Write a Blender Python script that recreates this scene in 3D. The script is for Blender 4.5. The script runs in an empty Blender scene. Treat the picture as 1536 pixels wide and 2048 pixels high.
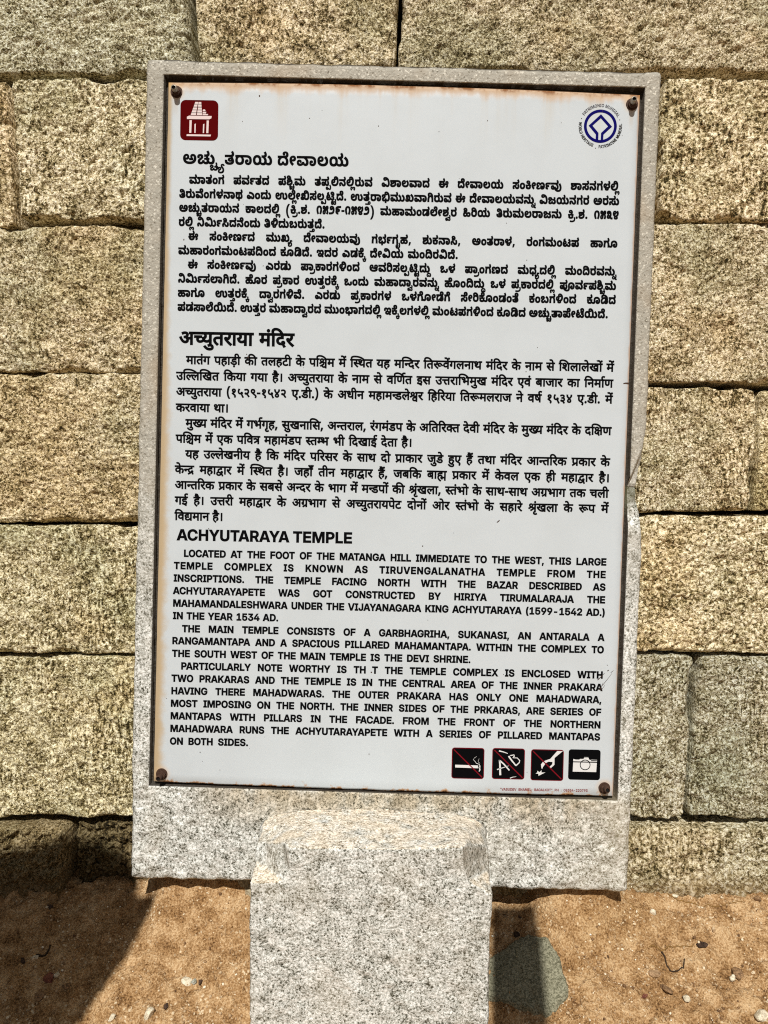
import bpy, bmesh, math, random
import numpy as np
from mathutils import Vector, Matrix, Euler
from mathutils.geometry import delaunay_2d_cdt
rad = math.radians
scene = bpy.context.scene
COL = scene.collection

# ------------------------------------------------------------------ camera
cd = bpy.data.cameras.new("camera")
cam = bpy.data.objects.new("camera", cd)
COL.objects.link(cam)
_r = Vector((0.99997877, 0.00641117, 0.00116309)); _u = Vector((-0.00184699, 0.10772232, 0.9941793)); _b = Vector((0.00624856, -0.99416035, 0.10773188))
_m = Matrix((_r, _u, _b)).transposed().to_4x4()
_m.translation = (-0.00536515, -1.06240016, 0.64961485)
cam.matrix_world = _m
cd.sensor_fit = 'VERTICAL'; cd.sensor_height = 24.0; cd.lens = 24.0 * 1620 / 2048
cd.clip_start = 0.01; cd.clip_end = 500
scene.camera = cam

# ------------------------------------------------------------------ light
SUN_DIR = Vector((0.08, 1.0, -1.15)).normalized()          # from the sun towards the wall
world = bpy.data.worlds.new("World"); scene.world = world; world.use_nodes = True
wn = world.node_tree; bg = wn.nodes["Background"]
sky = wn.nodes.new("ShaderNodeTexSky"); sky.sky_type = 'NISHITA'; sky.sun_disc = False
sky.sun_elevation = math.asin(-SUN_DIR.z); sky.sun_rotation = math.atan2(-SUN_DIR.x, -SUN_DIR.y)
hs = wn.nodes.new("ShaderNodeHueSaturation"); hs.inputs["Saturation"].default_value = 0.45
wn.links.new(sky.outputs[0], hs.inputs["Color"]); wn.links.new(hs.outputs[0], bg.inputs[0]); bg.inputs[1].default_value = 0.042
sl = bpy.data.lights.new("sun", 'SUN'); sl.energy = 4.8; sl.angle = rad(0.45); sl.color = (1.0, 0.97, 0.92)
sun = bpy.data.objects.new("sun", sl); COL.objects.link(sun)
sun.rotation_euler = SUN_DIR.to_track_quat('-Z', 'Y').to_euler(); sun.location = (0, -3, 4)
scene.view_settings.view_transform = 'Standard'; scene.view_settings.look = 'None'
scene.view_settings.gamma = 1.0; scene.view_settings.use_curve_mapping = False
scene.view_settings.exposure = 0.0
scene.render.engine = 'CYCLES'
scene.cycles.use_denoising = False
scene.cycles.filter_width = 1.1
scene.cycles.max_bounces = 6

# ------------------------------------------------------------------ frames of the place
LEAN, ROLL, ZC = rad(4.5), rad(1.6), 0.625
WALL_M = Matrix.Translation((0, 0, ZC)) @ Matrix.Rotation(-LEAN, 4, 'X')          # x along the wall, y into it, z up its batter
SIGN_M = WALL_M @ Matrix.Rotation(ROLL, 4, 'Y')                                   # the slab leans a little to one side
R2 = random.Random(7)

# ------------------------------------------------------------------ object helpers
def tag(o, label=None, cat=None, group=None, kind=None):
    if label: o['label'] = label
    if cat: o['category'] = cat
    if group: o['group'] = group
    if kind: o['kind'] = kind
    return o

def empty(name, mat):
    o = bpy.data.objects.new(name, None); COL.objects.link(o)
    o.empty_display_size = 0.05
    o.matrix_world = mat
    return o

def link(name, me, mat, parent=None, smooth=True):
    o = bpy.data.objects.new(name, me); COL.objects.link(o)
    if mat: me.materials.append(mat)
    if parent is not None: o.parent = parent
    if smooth:
        me.polygons.foreach_set('use_smooth', np.ones(len(me.polygons), bool))
    return o

def mesh_np(name, V, Fq):
    """V (n,3), Fq (m,k) with k = 3 or 4"""
    me = bpy.data.meshes.new(name)
    V = np.asarray(V, np.float32); Fq = np.asarray(Fq, np.int32); k = Fq.shape[1]
    me.vertices.add(len(V)); me.vertices.foreach_set('co', V.ravel())
    me.loops.add(Fq.size); me.loops.foreach_set('vertex_index', Fq.ravel())
    me.polygons.add(len(Fq)); me.polygons.foreach_set('loop_start', np.arange(0, Fq.size, k, dtype=np.int32))
    me.update(calc_edges=True)
    me.validate()
    return me

def grid_faces(nr, nc, flip=False):
    i = np.arange(nr * nc).reshape(nr, nc)
    a, b, c, d = i[:-1, :-1], i[:-1, 1:], i[1:, 1:], i[1:, :-1]
    q = np.stack([a, b, c, d], -1).reshape(-1, 4)
    return q[:, ::-1] if flip else q

def bm_mesh(name, bm):
    me = bpy.data.meshes.new(name); bm.to_mesh(me); bm.free(); return me

# value noise ------------------------------------------------------
def _h(ix, iy, s):
    n = (ix.astype(np.int64) * 374761393 + iy.astype(np.int64) * 668265263 + s * 974711) & 0xffffffff
    n = ((n ^ (n >> 13)) * 1274126177) & 0xffffffff
    n = ((n ^ (n >> 16)) * 2246822519) & 0xffffffff
    return ((n ^ (n >> 15)) & 0xffff) / 65535.0
def vn(x, y, s=0):
    x = np.asarray(x, float); y = np.asarray(y, float)
    ix, iy = np.floor(x), np.floor(y); fx, fy = x - ix, y - iy
    fx = fx * fx * fx * (fx * (fx * 6 - 15) + 10); fy = fy * fy * fy * (fy * (fy * 6 - 15) + 10)
    a, b, c, d = _h(ix, iy, s), _h(ix + 1, iy, s), _h(ix, iy + 1, s), _h(ix + 1, iy + 1, s)
    return (a + (b - a) * fx) * (1 - fy) + (c + (d - c) * fx) * fy - .5
def fbm(x, y, s=0, o=4, g=.5):
    r = 0; a = 1
    for i in range(o):
        r = r + a * vn(x, y, s + 31 * i); x = x * 2.03 + 17.1; y = y * 2.03 + 5.7; a *= g
    return r

# ------------------------------------------------------------------ material helpers
class NT:
    def __init__(s, name):
        s.m = bpy.data.materials.new(name); s.m.use_nodes = True; s.t = s.m.node_tree
        s.b = s.t.nodes["Principled BSDF"]
    def n(s, ty, **kw):
        x = s.t.nodes.new(ty)
        for k, v in kw.items(): setattr(x, k, v)
        return x
    def put(s, sock, v):
        if hasattr(v, 'is_output'): s.t.links.new(v, sock)
        elif isinstance(v, (tuple, list)) and len(v) == 3 and sock.type == 'RGBA': sock.default_value = (*v, 1)
        else: sock.default_value = v
    def m_(s, op, a, b=0.0, c=None, clamp=False):
        x = s.n("ShaderNodeMath", operation=op, use_clamp=clamp); s.put(x.inputs[0], a); s.put(x.inputs[1], b)
        if c is not None: s.put(x.inputs[2], c)
        return x.outputs[0]
    def smooth(s, v, lo, hi):                     # 0 below lo, 1 above hi
        x = s.n("ShaderNodeMapRange", interpolation_type='SMOOTHSTEP'); s.put(x.inputs[0], v); s.put(x.inputs[1], lo); s.put(x.inputs[2], hi)
        return x.outputs[0]
    def mix(s, f, a, b, mode='MIX'):
        x = s.n("ShaderNodeMix", data_type='RGBA', blend_type=mode); s.put(x.inputs[0], f); s.put(x.inputs[6], a); s.put(x.inputs[7], b)
        return x.outputs[2]
    def co(s, out='Object', scale=(1, 1, 1), rnd=False, rot=(0, 0, 0)):
        c = s.n("ShaderNodeTexCoord").outputs[out]
        if rnd:
            r = s.n("ShaderNodeObjectInfo").outputs['Random']
            v = s.n("ShaderNodeVectorMath", operation='MULTIPLY_ADD')
            cb = s.n("ShaderNodeCombineXYZ"); [s.put(cb.inputs[i], s.m_('MULTIPLY', r, k)) for i, k in enumerate((31., 17., 53.))]
            v.inputs[1].default_value = (1, 1, 1); s.put(v.inputs[0], c); s.put(v.inputs[2], cb.outputs[0]); c = v.outputs[0]
        mp = s.n("ShaderNodeMapping"); s.put(mp.inputs[0], c); mp.inputs[3].default_value = scale; mp.inputs[2].default_value = rot
        return mp.outputs[0]
    def noise(s, vec, scale, det=3., rough=.55, dist=0.):
        x = s.n("ShaderNodeTexNoise"); s.put(x.inputs['Vector'], vec); x.inputs['Scale'].default_value = scale; x.inputs['Detail'].default_value = det
        x.inputs['Roughness'].default_value = rough; x.inputs['Distortion'].default_value = dist
        return x.outputs[0]
    def voro(s, vec, scale, out='Color', feat='F1', rnd=1.0):
        x = s.n("ShaderNodeTexVoronoi", feature=feat); s.put(x.inputs['Vector'], vec); x.inputs['Scale'].default_value = scale; x.inputs['Randomness'].default_value = rnd
        return x.outputs[out]
    def ramp(s, f, stops, interp='LINEAR'):
        x = s.n("ShaderNodeValToRGB"); s.put(x.inputs[0], f); cr = x.color_ramp; cr.interpolation = interp
        while len(cr.elements) < len(stops): cr.elements.new(.5)
        for e, (p, c) in zip(cr.elements, stops): e.position = p; e.color = (*c, 1)
        return x.outputs[0]
    def bump(s, h, dist, strength=1.0, prev=None):
        x = s.n("ShaderNodeBump"); s.put(x.inputs['Height'], h); x.inputs['Distance'].default_value = dist; x.inputs['Strength'].default_value = strength
        if prev is not None: s.put(x.inputs['Normal'], prev)
        return x.outputs[0]
    def out(s, color, rough=.8, normal=None, spec=.3, metal=0.):
        s.put(s.b.inputs['Base Color'], color); s.put(s.b.inputs['Roughness'], rough); s.b.inputs['Specular IOR Level'].default_value = spec
        s.put(s.b.inputs['Metallic'], metal)
        if normal is not None: s.put(s.b.inputs['Normal'], normal)
        return s.m

def mat_rough_granite():
    N = NT("rough_granite"); c0 = N.co(rnd=True); rnd = N.n("ShaderNodeObjectInfo").outputs['Random']
    # every block has its own grain size
    vs = N.n("ShaderNodeVectorMath", operation='SCALE'); N.put(vs.inputs[0], c0); N.put(vs.inputs['Scale'], N.m_('ADD', .78, N.m_('MULTIPLY', rnd, .5))); c = vs.outputs[0]
    big = N.noise(c, 6., 4., .6); mid = N.noise(c, 34., 4., .65); gr = N.noise(c, 270., 3., .6, .5); fine = N.noise(c, 660., 2., .6)
    mp = N.n("ShaderNodeMapping"); N.put(mp.inputs[0], c); mp.inputs[3].default_value = (1, 1, .22); mp.inputs[2].default_value = (0, .35, 0)
    streak = N.noise(mp.outputs[0], 230., 2., .5)
    r2 = N.m_('FRACT', N.m_('MULTIPLY', rnd, 7.31))
    chis = N.m_('MULTIPLY', N.smooth(r2, .35, .8), N.smooth(N.noise(c, 9., 2.), .42, .58))
    v = N.m_('ADD', N.m_('MULTIPLY', gr, .70), N.m_('ADD', N.m_('MULTIPLY', fine, .30), N.m_('MULTIPLY', N.m_('SUBTRACT', mid, .5), .30)))
    v = N.m_('ADD', v, N.m_('MULTIPLY', N.m_('MULTIPLY', N.m_('SUBTRACT', streak, .5), chis), .55))
    col = N.ramp(v, [(.35, (.026, .020, .006)), (.42, (.145, .114, .048)), (.48, (.435, .365, .235)), (.535, (.69, .62, .47)), (.605, (1.0, .96, .86))])
    col = N.mix(N.smooth(big, .46, .68), col, N.mix(1., col, (.80, .84, .80), 'MULTIPLY'))
    tan = N.m_('MULTIPLY', N.smooth(N.noise(c, 4.5, 3.), .52, .66), .5)
    col = N.mix(tan, col, N.mix(1., col, (.98, .85, .68), 'MULTIPLY'))
    col = N.mix(N.m_('MULTIPLY', N.smooth(mid, .58, .75), .5), col, N.mix(1., col, (.62, .56, .42), 'MULTIPLY'))
    # soil splashed onto the lowest course
    sx = N.n("ShaderNodeSeparateXYZ"); N.put(sx.inputs[0], N.n("ShaderNodeTexCoord").outputs['Object'])
    soil = N.m_('SUBTRACT', 1., N.smooth(N.m_('ADD', sx.outputs[2], N.m_('MULTIPLY', mid, -.06)), .040, .085))
    col = N.mix(N.m_('MULTIPLY', soil, .6), col, (.30, .19, .09))
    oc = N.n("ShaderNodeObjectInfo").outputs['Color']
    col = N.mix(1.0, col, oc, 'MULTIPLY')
    nb = N.bump(N.m_('ADD', gr, N.m_('MULTIPLY', N.m_('MULTIPLY', streak, chis), .8)), .0050, 1.); nb = N.bump(fine, .0012, .8, nb)
    return N.out(col, .88, nb, .2)

def mat_joint():
    N = NT("joint_shadow_stone"); c = N.co()
    return N.out(N.ramp(N.noise(c, 60., 4.), [(.3, (.02, .014, .007)), (.7, (.07, .05, .03))]), .95, None, .1)

def mat_grey_granite(name, rim=False, warm=0.0):
    N = NT(name); c = N.co()
    a = N.noise(c, 330., 3., .6, .3); b = N.noise(c, 760., 2., .6); big = N.noise(c, 14., 3.); mid = N.noise(c, 75., 3., .6)
    v = N.m_('ADD', N.m_('MULTIPLY', a, .62), N.m_('MULTIPLY', b, .38))
    v = N.m_('ADD', v, N.m_('MULTIPLY', N.m_('SUBTRACT', mid, .5), .26))
    col = N.ramp(v, [(.34, (.016, .015, .009)), (.41, (.11, .107, .078)), (.455, (.38, .378, .335)), (.53, (.56, .562, .52)), (.60, (.84, .835, .79))])
    col = N.mix(N.m_('MULTIPLY', N.smooth(big, .45, .7), .35), col, N.mix(.5, col, (.42, .34, .22)))
    nb = N.bump(a, .0022, .7)
    rough = .7
    if rim:
        # the dressed rim is smoother and duller than the hammered foot of the slab
        sx = N.n("ShaderNodeSeparateXYZ"); N.put(sx.inputs[0], N.n("ShaderNodeTexCoord").outputs['Object'])
        z = N.m_('ADD', sx.outputs[2], N.m_('MULTIPLY', N.m_('SUBTRACT', big, .5), .25))
        up = N.smooth(z, -.36, .12)
        ex, ez = sx.outputs[0], sx.outputs[2]
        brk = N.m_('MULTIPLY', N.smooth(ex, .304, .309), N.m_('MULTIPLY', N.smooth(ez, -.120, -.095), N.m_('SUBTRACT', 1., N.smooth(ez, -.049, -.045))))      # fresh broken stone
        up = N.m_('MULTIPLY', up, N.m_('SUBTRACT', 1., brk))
        stain_shade = N.m_('MULTIPLY', brk, N.smooth(N.m_('ADD', ez, N.m_('MULTIPLY', mid, .03)), -.075, -.042))  # greenish stain with shade painted in beneath the broken lip
        sp = N.voro(c, 520., 'Color'); spx = N.n("ShaderNodeSeparateColor"); N.put(spx.inputs[0], sp)
        sm = N.ramp(spx.outputs[0], [(0., (.10, .085, .06)), (.045, (.15, .13, .09)), (.06, (.32, .30, .25)), (.88, (.39, .365, .305)), (.93, (.62, .59, .50)), (1., (.74, .71, .61))])
        sm = N.mix(.35, sm, N.ramp(mid, [(.35, (.27, .25, .2)), (.65, (.44, .41, .34))]))
        sm = N.mix(N.smooth(N.noise(c, 9., 3.), .5, .75), sm, N.mix(.4, sm, (.36, .25, .14)))
        col = N.mix(up, col, sm)
        dk = N.m_('MULTIPLY', N.smooth(sx.outputs[1], -.0036, -.0012), N.m_('MULTIPLY', N.smooth(sx.outputs[2], -.4622, -.4616), N.m_('SUBTRACT', 1., N.smooth(N.m_('ABSOLUTE', sx.outputs[0]), .3096, .3102))))          # near-black colour inside the recess round the sheet
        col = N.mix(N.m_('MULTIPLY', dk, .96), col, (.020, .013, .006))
        col = N.mix(N.m_('MULTIPLY', stain_shade, .75), col, (.10, .10, .05))
        # rust washed off the sheet onto the stone beneath it
        x, zz = sx.outputs[0], sx.outputs[2]
        below = N.m_('MULTIPLY', N.smooth(zz, -.535, -.458), N.m_('SUBTRACT', 1., N.smooth(zz, -.458, -.44)))
        st = N.noise(N.co(scale=(1, 1, .45)), 24., 5., .7)
        f = N.m_('MULTIPLY', N.m_('MULTIPLY', below, N.smooth(st, .25, .58)), .85)
        f = N.m_('MULTIPLY', f, N.m_('SUBTRACT', 1., N.smooth(N.m_('ABSOLUTE', N.m_('ADD', x, -.03)), .20, .31)))
        col = N.mix(f, col, N.mix(1., col, (.62, .50, .34), 'MULTIPLY'))
        corner = N.m_('MULTIPLY', N.smooth(x, .20, .33), N.m_('SUBTRACT', 1., N.smooth(zz, -.47, -.44)))
        col = N.mix(N.m_('MULTIPLY', corner, .30), col, (.40, .33, .20))
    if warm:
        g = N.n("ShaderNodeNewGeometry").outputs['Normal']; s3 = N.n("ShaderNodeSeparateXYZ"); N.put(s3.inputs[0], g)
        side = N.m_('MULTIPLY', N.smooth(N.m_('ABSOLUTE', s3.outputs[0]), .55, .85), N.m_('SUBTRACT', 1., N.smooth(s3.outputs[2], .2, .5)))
        col = N.mix(N.m_('MULTIPLY', side, .55), col, N.mix(1., col, (.55, .50, .42), 'MULTIPLY'))        # shade painted into the sideways-facing corner breaks
        dust_light = N.m_('MULTIPLY', N.smooth(s3.outputs[2], .45, .9), N.smooth(N.noise(c, 40., 4., .6), .25, .6))  # dust, plus sunlit brightness painted into the upward faces
        col = N.mix(N.m_('MULTIPLY', dust_light, warm), col, N.mix(1.0, N.mix(.25, col, (.72, .62, .50)), (1.38, 1.20, 1.00), 'MULTIPLY'))
    return N.out(col, rough, nb, .3)

def mat_sand():
    N = NT("reddish_sand"); c = N.co('Generated') if False else N.co('Object')
    big = N.noise(c, 5., 4.); mid = N.noise(c, 42., 4., .6); gr = N.noise(c, 420., 3., .65)
    col = N.ramp(N.m_('ADD', N.m_('MULTIPLY', mid, .45), N.m_('MULTIPLY', gr, .55)), [(.35, (.085, .038, .011)), (.44, (.27, .145, .056)), (.505, (.405, .242, .110)), (.60, (.61, .42, .23))])
    col = N.mix(N.m_('MULTIPLY', N.smooth(big, .45, .7), .5), col, N.mix(1., col, (.80, .76, .66), 'MULTIPLY'))
    vc = N.n("ShaderNodeSeparateColor"); N.put(vc.inputs[0], N.voro(c, 430., 'Color'))
    f = N.smooth(vc.outputs[0], .925, .96); d = N.m_('SUBTRACT', 1., N.smooth(vc.outputs[1], .04, .09))
    clump = N.smooth(N.noise(c, 26., 3.), .44, .60)
    col = N.mix(N.m_('MULTIPLY', f, N.m_('MULTIPLY', clump, .85)), col, (.74, .60, .40))
    nb = N.bump(mid, .008, .8); nb = N.bump(gr, .0034, .9, nb)
    return N.out(col, .92, nb, .2)

def mat_grit():
    N = NT("grit"); r = N.n("ShaderNodeNewGeometry").outputs['Random Per Island']
    col = N.ramp(r, [(0., (.09, .045, .02)), (.07, (.20, .11, .05)), (.20, (.30, .185, .09)), (.50, (.40, .27, .15)), (.74, (.52, .39, .24)), (.90, (.70, .58, .40)), (1., (.82, .76, .62))])
    c = N.co(); nb = N.bump(N.noise(c, 700., 2.), .0008, .6)
    return N.out(col, .85, nb, .3)

def mat_stone(name, a, b, scale=220.):
    N = NT(name); c = N.co(rnd=True)
    col = N.ramp(N.m_('ADD', N.m_('MULTIPLY', N.noise(c, scale, 4., .65), .7), N.m_('MULTIPLY', N.noise(c, scale * 4, 2.), .3)), [(.41, a), (.585, b)])
    return N.out(col, .85, N.bump(N.noise(c, scale, 3.), .002, .6), .25)

def mat_plain(name, col, rough=.6, spec=.3, metal=0., var=.15, scale=60.):
    N = NT(name); c = N.co()
    k = N.noise(c, scale, 4.)
    return N.out(N.mix(N.m_('MULTIPLY', N.smooth(k, .35, .7), var * 2), col, tuple(min(1, x * 1.6 + .01) for x in col)), rough, None, spec, metal)

def mat_print(name, col, rough=.8):
    N = NT(name); c = N.co('Object')
    w = N.noise(c, 900., 2.)
    return N.out(N.mix(N.m_('MULTIPLY', N.smooth(w, .70, .78), .3), col, tuple(min(1, x * 1.4 + .004) for x in col)), rough, None, .03)

PW, PH = .61, .9148
BOLTS = [(-.2937, .4447), (.2945, .4445), (-.2937, -.4464), (.2923, -.4464)]
def mat_enamel():
    N = NT("weathered_white_enamel"); tc = N.n("ShaderNodeTexCoord").outputs['Object']
    sx = N.n("ShaderNodeSeparateXYZ"); N.put(sx.inputs[0], tc); x, z = sx.outputs[0], sx.outputs[2]
    c = N.co(); dl = N.m_('ADD', x, PW / 2); dr = N.m_('SUBTRACT', PW / 2, x); bow = N.m_('SUBTRACT', 1., N.m_('MULTIPLY', N.m_('MULTIPLY', x, x), 10.75))
    dt = N.m_('SUBTRACT', N.m_('ADD', PH / 2, N.m_('MULTIPLY', bow, .0038)), z); db = N.m_('ADD', z, N.m_('ADD', PH / 2, N.m_('MULTIPLY', bow, .0026)))
    drip = N.noise(N.co(scale=(1, 1, .07)), 34., 4., .65); blot = N.noise(c, 55., 4., .65); blot2 = N.noise(c, 16., 3.)
    col = N.mix(N.m_('MULTIPLY', N.smooth(blot2, .4, .7), .35), (.50, .540, .562), (.455, .488, .502))
    # long faint rust runs below the top edge
    run = N.m_('MULTIPLY', N.smooth(drip, .48, .78), N.m_('SUBTRACT', 1., N.smooth(dt, .004, .10)))
    col = N.mix(N.m_('MULTIPLY', run, .38), col, (.45, .36, .22))
    e = N.m_('ADD', -.0085, N.m_('ADD', N.m_('MULTIPLY', drip, .030), N.m_('MULTIPLY', blot, .016)))
    e = N.m_('MAXIMUM', e, .0015)
    top = N.m_('SUBTRACT', 1., N.smooth(N.m_('DIVIDE', dt, e), .25, 1.15))
    col = N.mix(N.m_('MULTIPLY', top, .75), col, (.44, .26, .11))
    col = N.mix(N.m_('MULTIPLY', N.m_('SUBTRACT', 1., N.smooth(N.m_('DIVIDE', dt, e), .1, .45)), N.smooth(blot, .42, .62)), col, (.20, .085, .03))
    lowf = N.smooth(z, .30, -.05)
    lw = N.m_('ADD', .0035, N.m_('MULTIPLY', N.m_('MULTIPLY', blot, .012), N.m_('ADD', .4, N.m_('MULTIPLY', lowf, .9))))
    left = N.m_('SUBTRACT', 1., N.smooth(N.m_('DIVIDE', dl, lw), .35, 1.5))
    col = N.mix(N.m_('MULTIPLY', left, .75), col, (.42, .27, .09))
    rw = N.m_('ADD', .0004, N.m_('MULTIPLY', blot, .0045))
    right = N.m_('SUBTRACT', 1., N.smooth(N.m_('DIVIDE', dr, rw), .3, 1.4))
    col = N.mix(N.m_('MULTIPLY', right, .7), col, (.42, .22, .09))
    bw = N.m_('ADD', .0006, N.m_('MULTIPLY', N.smooth(blot, .42, .75), .0080))
    bot = N.m_('SUBTRACT', 1., N.smooth(N.m_('DIVIDE', db, bw), .5, 1.6))
    col = N.mix(N.m_('MULTIPLY', bot, .9), col, (.42, .21, .07))
    bot2 = N.m_('SUBTRACT', 1., N.smooth(N.m_('DIVIDE', db, bw), .25, .7))
    col = N.mix(bot2, col, (.055, .02, .008))
    edge = N.m_('MINIMUM', N.m_('MINIMUM', dl, dr), N.m_('MINIMUM', dt, db))
    col = N.mix(N.m_('SUBTRACT', 1., N.smooth(edge, .0004, .0012)), col, (.16, .07, .025))
    for (bx, bz) in BOLTS:
        v = N.n("ShaderNodeVectorMath", operation='DISTANCE'); N.put(v.inputs[0], tc); v.inputs[1].default_value = (bx, 0, bz + .001)
        h = N.m_('SUBTRACT', 1., N.smooth(N.m_('ADD', v.outputs['Value'], N.m_('MULTIPLY', blot, .008)), .008, .0185))
        col = N.mix(N.m_('MULTIPLY', h, .55), col, (.58, .38, .20))
    for (bx, bz) in BOLTS:
        rx = N.m_('SUBTRACT', 1., N.smooth(N.m_('ABSOLUTE', N.m_('ADD', N.m_('SUBTRACT', x, bx), N.m_('MULTIPLY', N.m_('SUBTRACT', blot, .5), .006))), .001, .0045))
        rz = N.m_('MULTIPLY', N.smooth(z, bz - .038, bz - .010), N.m_('SUBTRACT', 1., N.smooth(z, bz - .004, bz)))
        col = N.mix(N.m_('MULTIPLY', N.m_('MULTIPLY', rx, rz), .30), col, (.40, .26, .12))
    sc = N.smooth(N.noise(c, 420., 2., .5), .745, .77)
    col = N.mix(N.m_('MULTIPLY', sc, .35), col, (.30, .27, .22))
    rust = N.m_('MAXIMUM', N.m_('MAXIMUM', top, left), N.m_('MAXIMUM', right, bot))
    nb = N.bump(N.noise(c, 22., 2.), .0006, .35)
    return N.out(col, N.m_('ADD', .30, N.m_('MULTIPLY', rust, .35)), nb, .2)

M_WALL = mat_rough_granite(); M_JOINT = mat_joint()
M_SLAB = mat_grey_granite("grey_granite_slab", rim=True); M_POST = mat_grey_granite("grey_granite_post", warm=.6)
M_SAND = mat_sand(); M_GRIT = mat_grit(); M_ENAMEL = mat_enamel()
M_BLACK = mat_print("black_enamel", (.0025, .0025, .003)); M_WHITE = mat_print("white_enamel", (.62, .62, .61)); M_MAROON = mat_print("maroon_enamel", (.075, .0005, .001))
M_PINK = mat_print("pale_pink_enamel", (.66, .54, .52)); M_BLUE = mat_print("navy_enamel", (.004, .003, .10)); M_RED = mat_print("dark_red_enamel", (.16, .006, .012)); M_REDTXT = mat_print("red_lettering", (.20, .025, .02)); M_GREYTXT = mat_print("worn_grey_lettering", (.10, .10, .11))
M_GREYBAND = mat_print("grey_enamel", (.30, .28, .27))
M_RUST = mat_plain("rusty_steel", (.045, .020, .010), .75, .4, .2, .4, 400.); M_STUD = mat_plain("worn_steel_stud", (.30, .27, .22), .45, .5, .7, .2, 400.); M_HOLE = mat_plain("stud_hollow", (.008, .007, .006), .9, .1)

# ------------------------------------------------------------------ sand bank (one sheet, rising gently to the wall)
def ground_z(X, Y):
    k = np.clip((.02 - Y) / .2, 0, None)
    z = -.085 * np.minimum(k, 1) - .04 * np.clip((k - 1) / 2, 0, 1)
    w = np.exp(-np.clip(np.abs(X) - .9, 0, None) * 1.2) * np.exp(-np.clip(-.6 - Y, 0, None) * 1.2)
    n = (fbm(X * 9, Y * 9, 3, 3) * .012 + fbm(X * 34, Y * 34, 8, 3) * .0060) * (1 - .7 * np.exp(-((Y - .012) / .05) ** 2))
    n = n + (np.maximum(fbm(X * 70, Y * 70, 5, 2), .12) - .12) * -.012
    fine = fbm(X * 110, Y * 110, 12, 3, .65) * .0040
    sg = lambda q: 1 / (1 + np.exp(-q))
    heap = .088 * sg((X - .205) / .009) * sg((.298 - X) / .009) + .072 * sg((X + .325) / .008) * sg((-.190 - X) / .012)      # sand heaped under the two ends of the slab
    foot = np.exp(-((Y - .012) / .05) ** 2) * (.003 + heap + .004 * vn(X * 22, Y * 0, 91))
    dip = .024 * np.exp(-((X + .029) / .20) ** 4) / (1 + np.exp((Y + .125) / .010))
    return z + n * w + fine * w + foot * w - dip * w

def build_ground():
    far = np.geomspace(.03, 40, 26)
    xs = np.concatenate([-.62 - far[::-1], np.arange(-.62, .6201, .0026), .62 + far])
    ys = np.concatenate([-.30 - far[::-1], np.arange(-.30, .0601, .0026), .06 + far])
    X, Y = np.meshgrid(xs, ys)
    V = np.stack([X, Y, ground_z(X, Y)], -1).reshape(-1, 3)
    o = link("ground", mesh_np("ground", V, grid_faces(len(ys), len(xs))), M_SAND)
    tag(o, "reddish sandy ground banked up against the foot of the stone wall", "ground", kind="structure")
build_ground()

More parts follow.
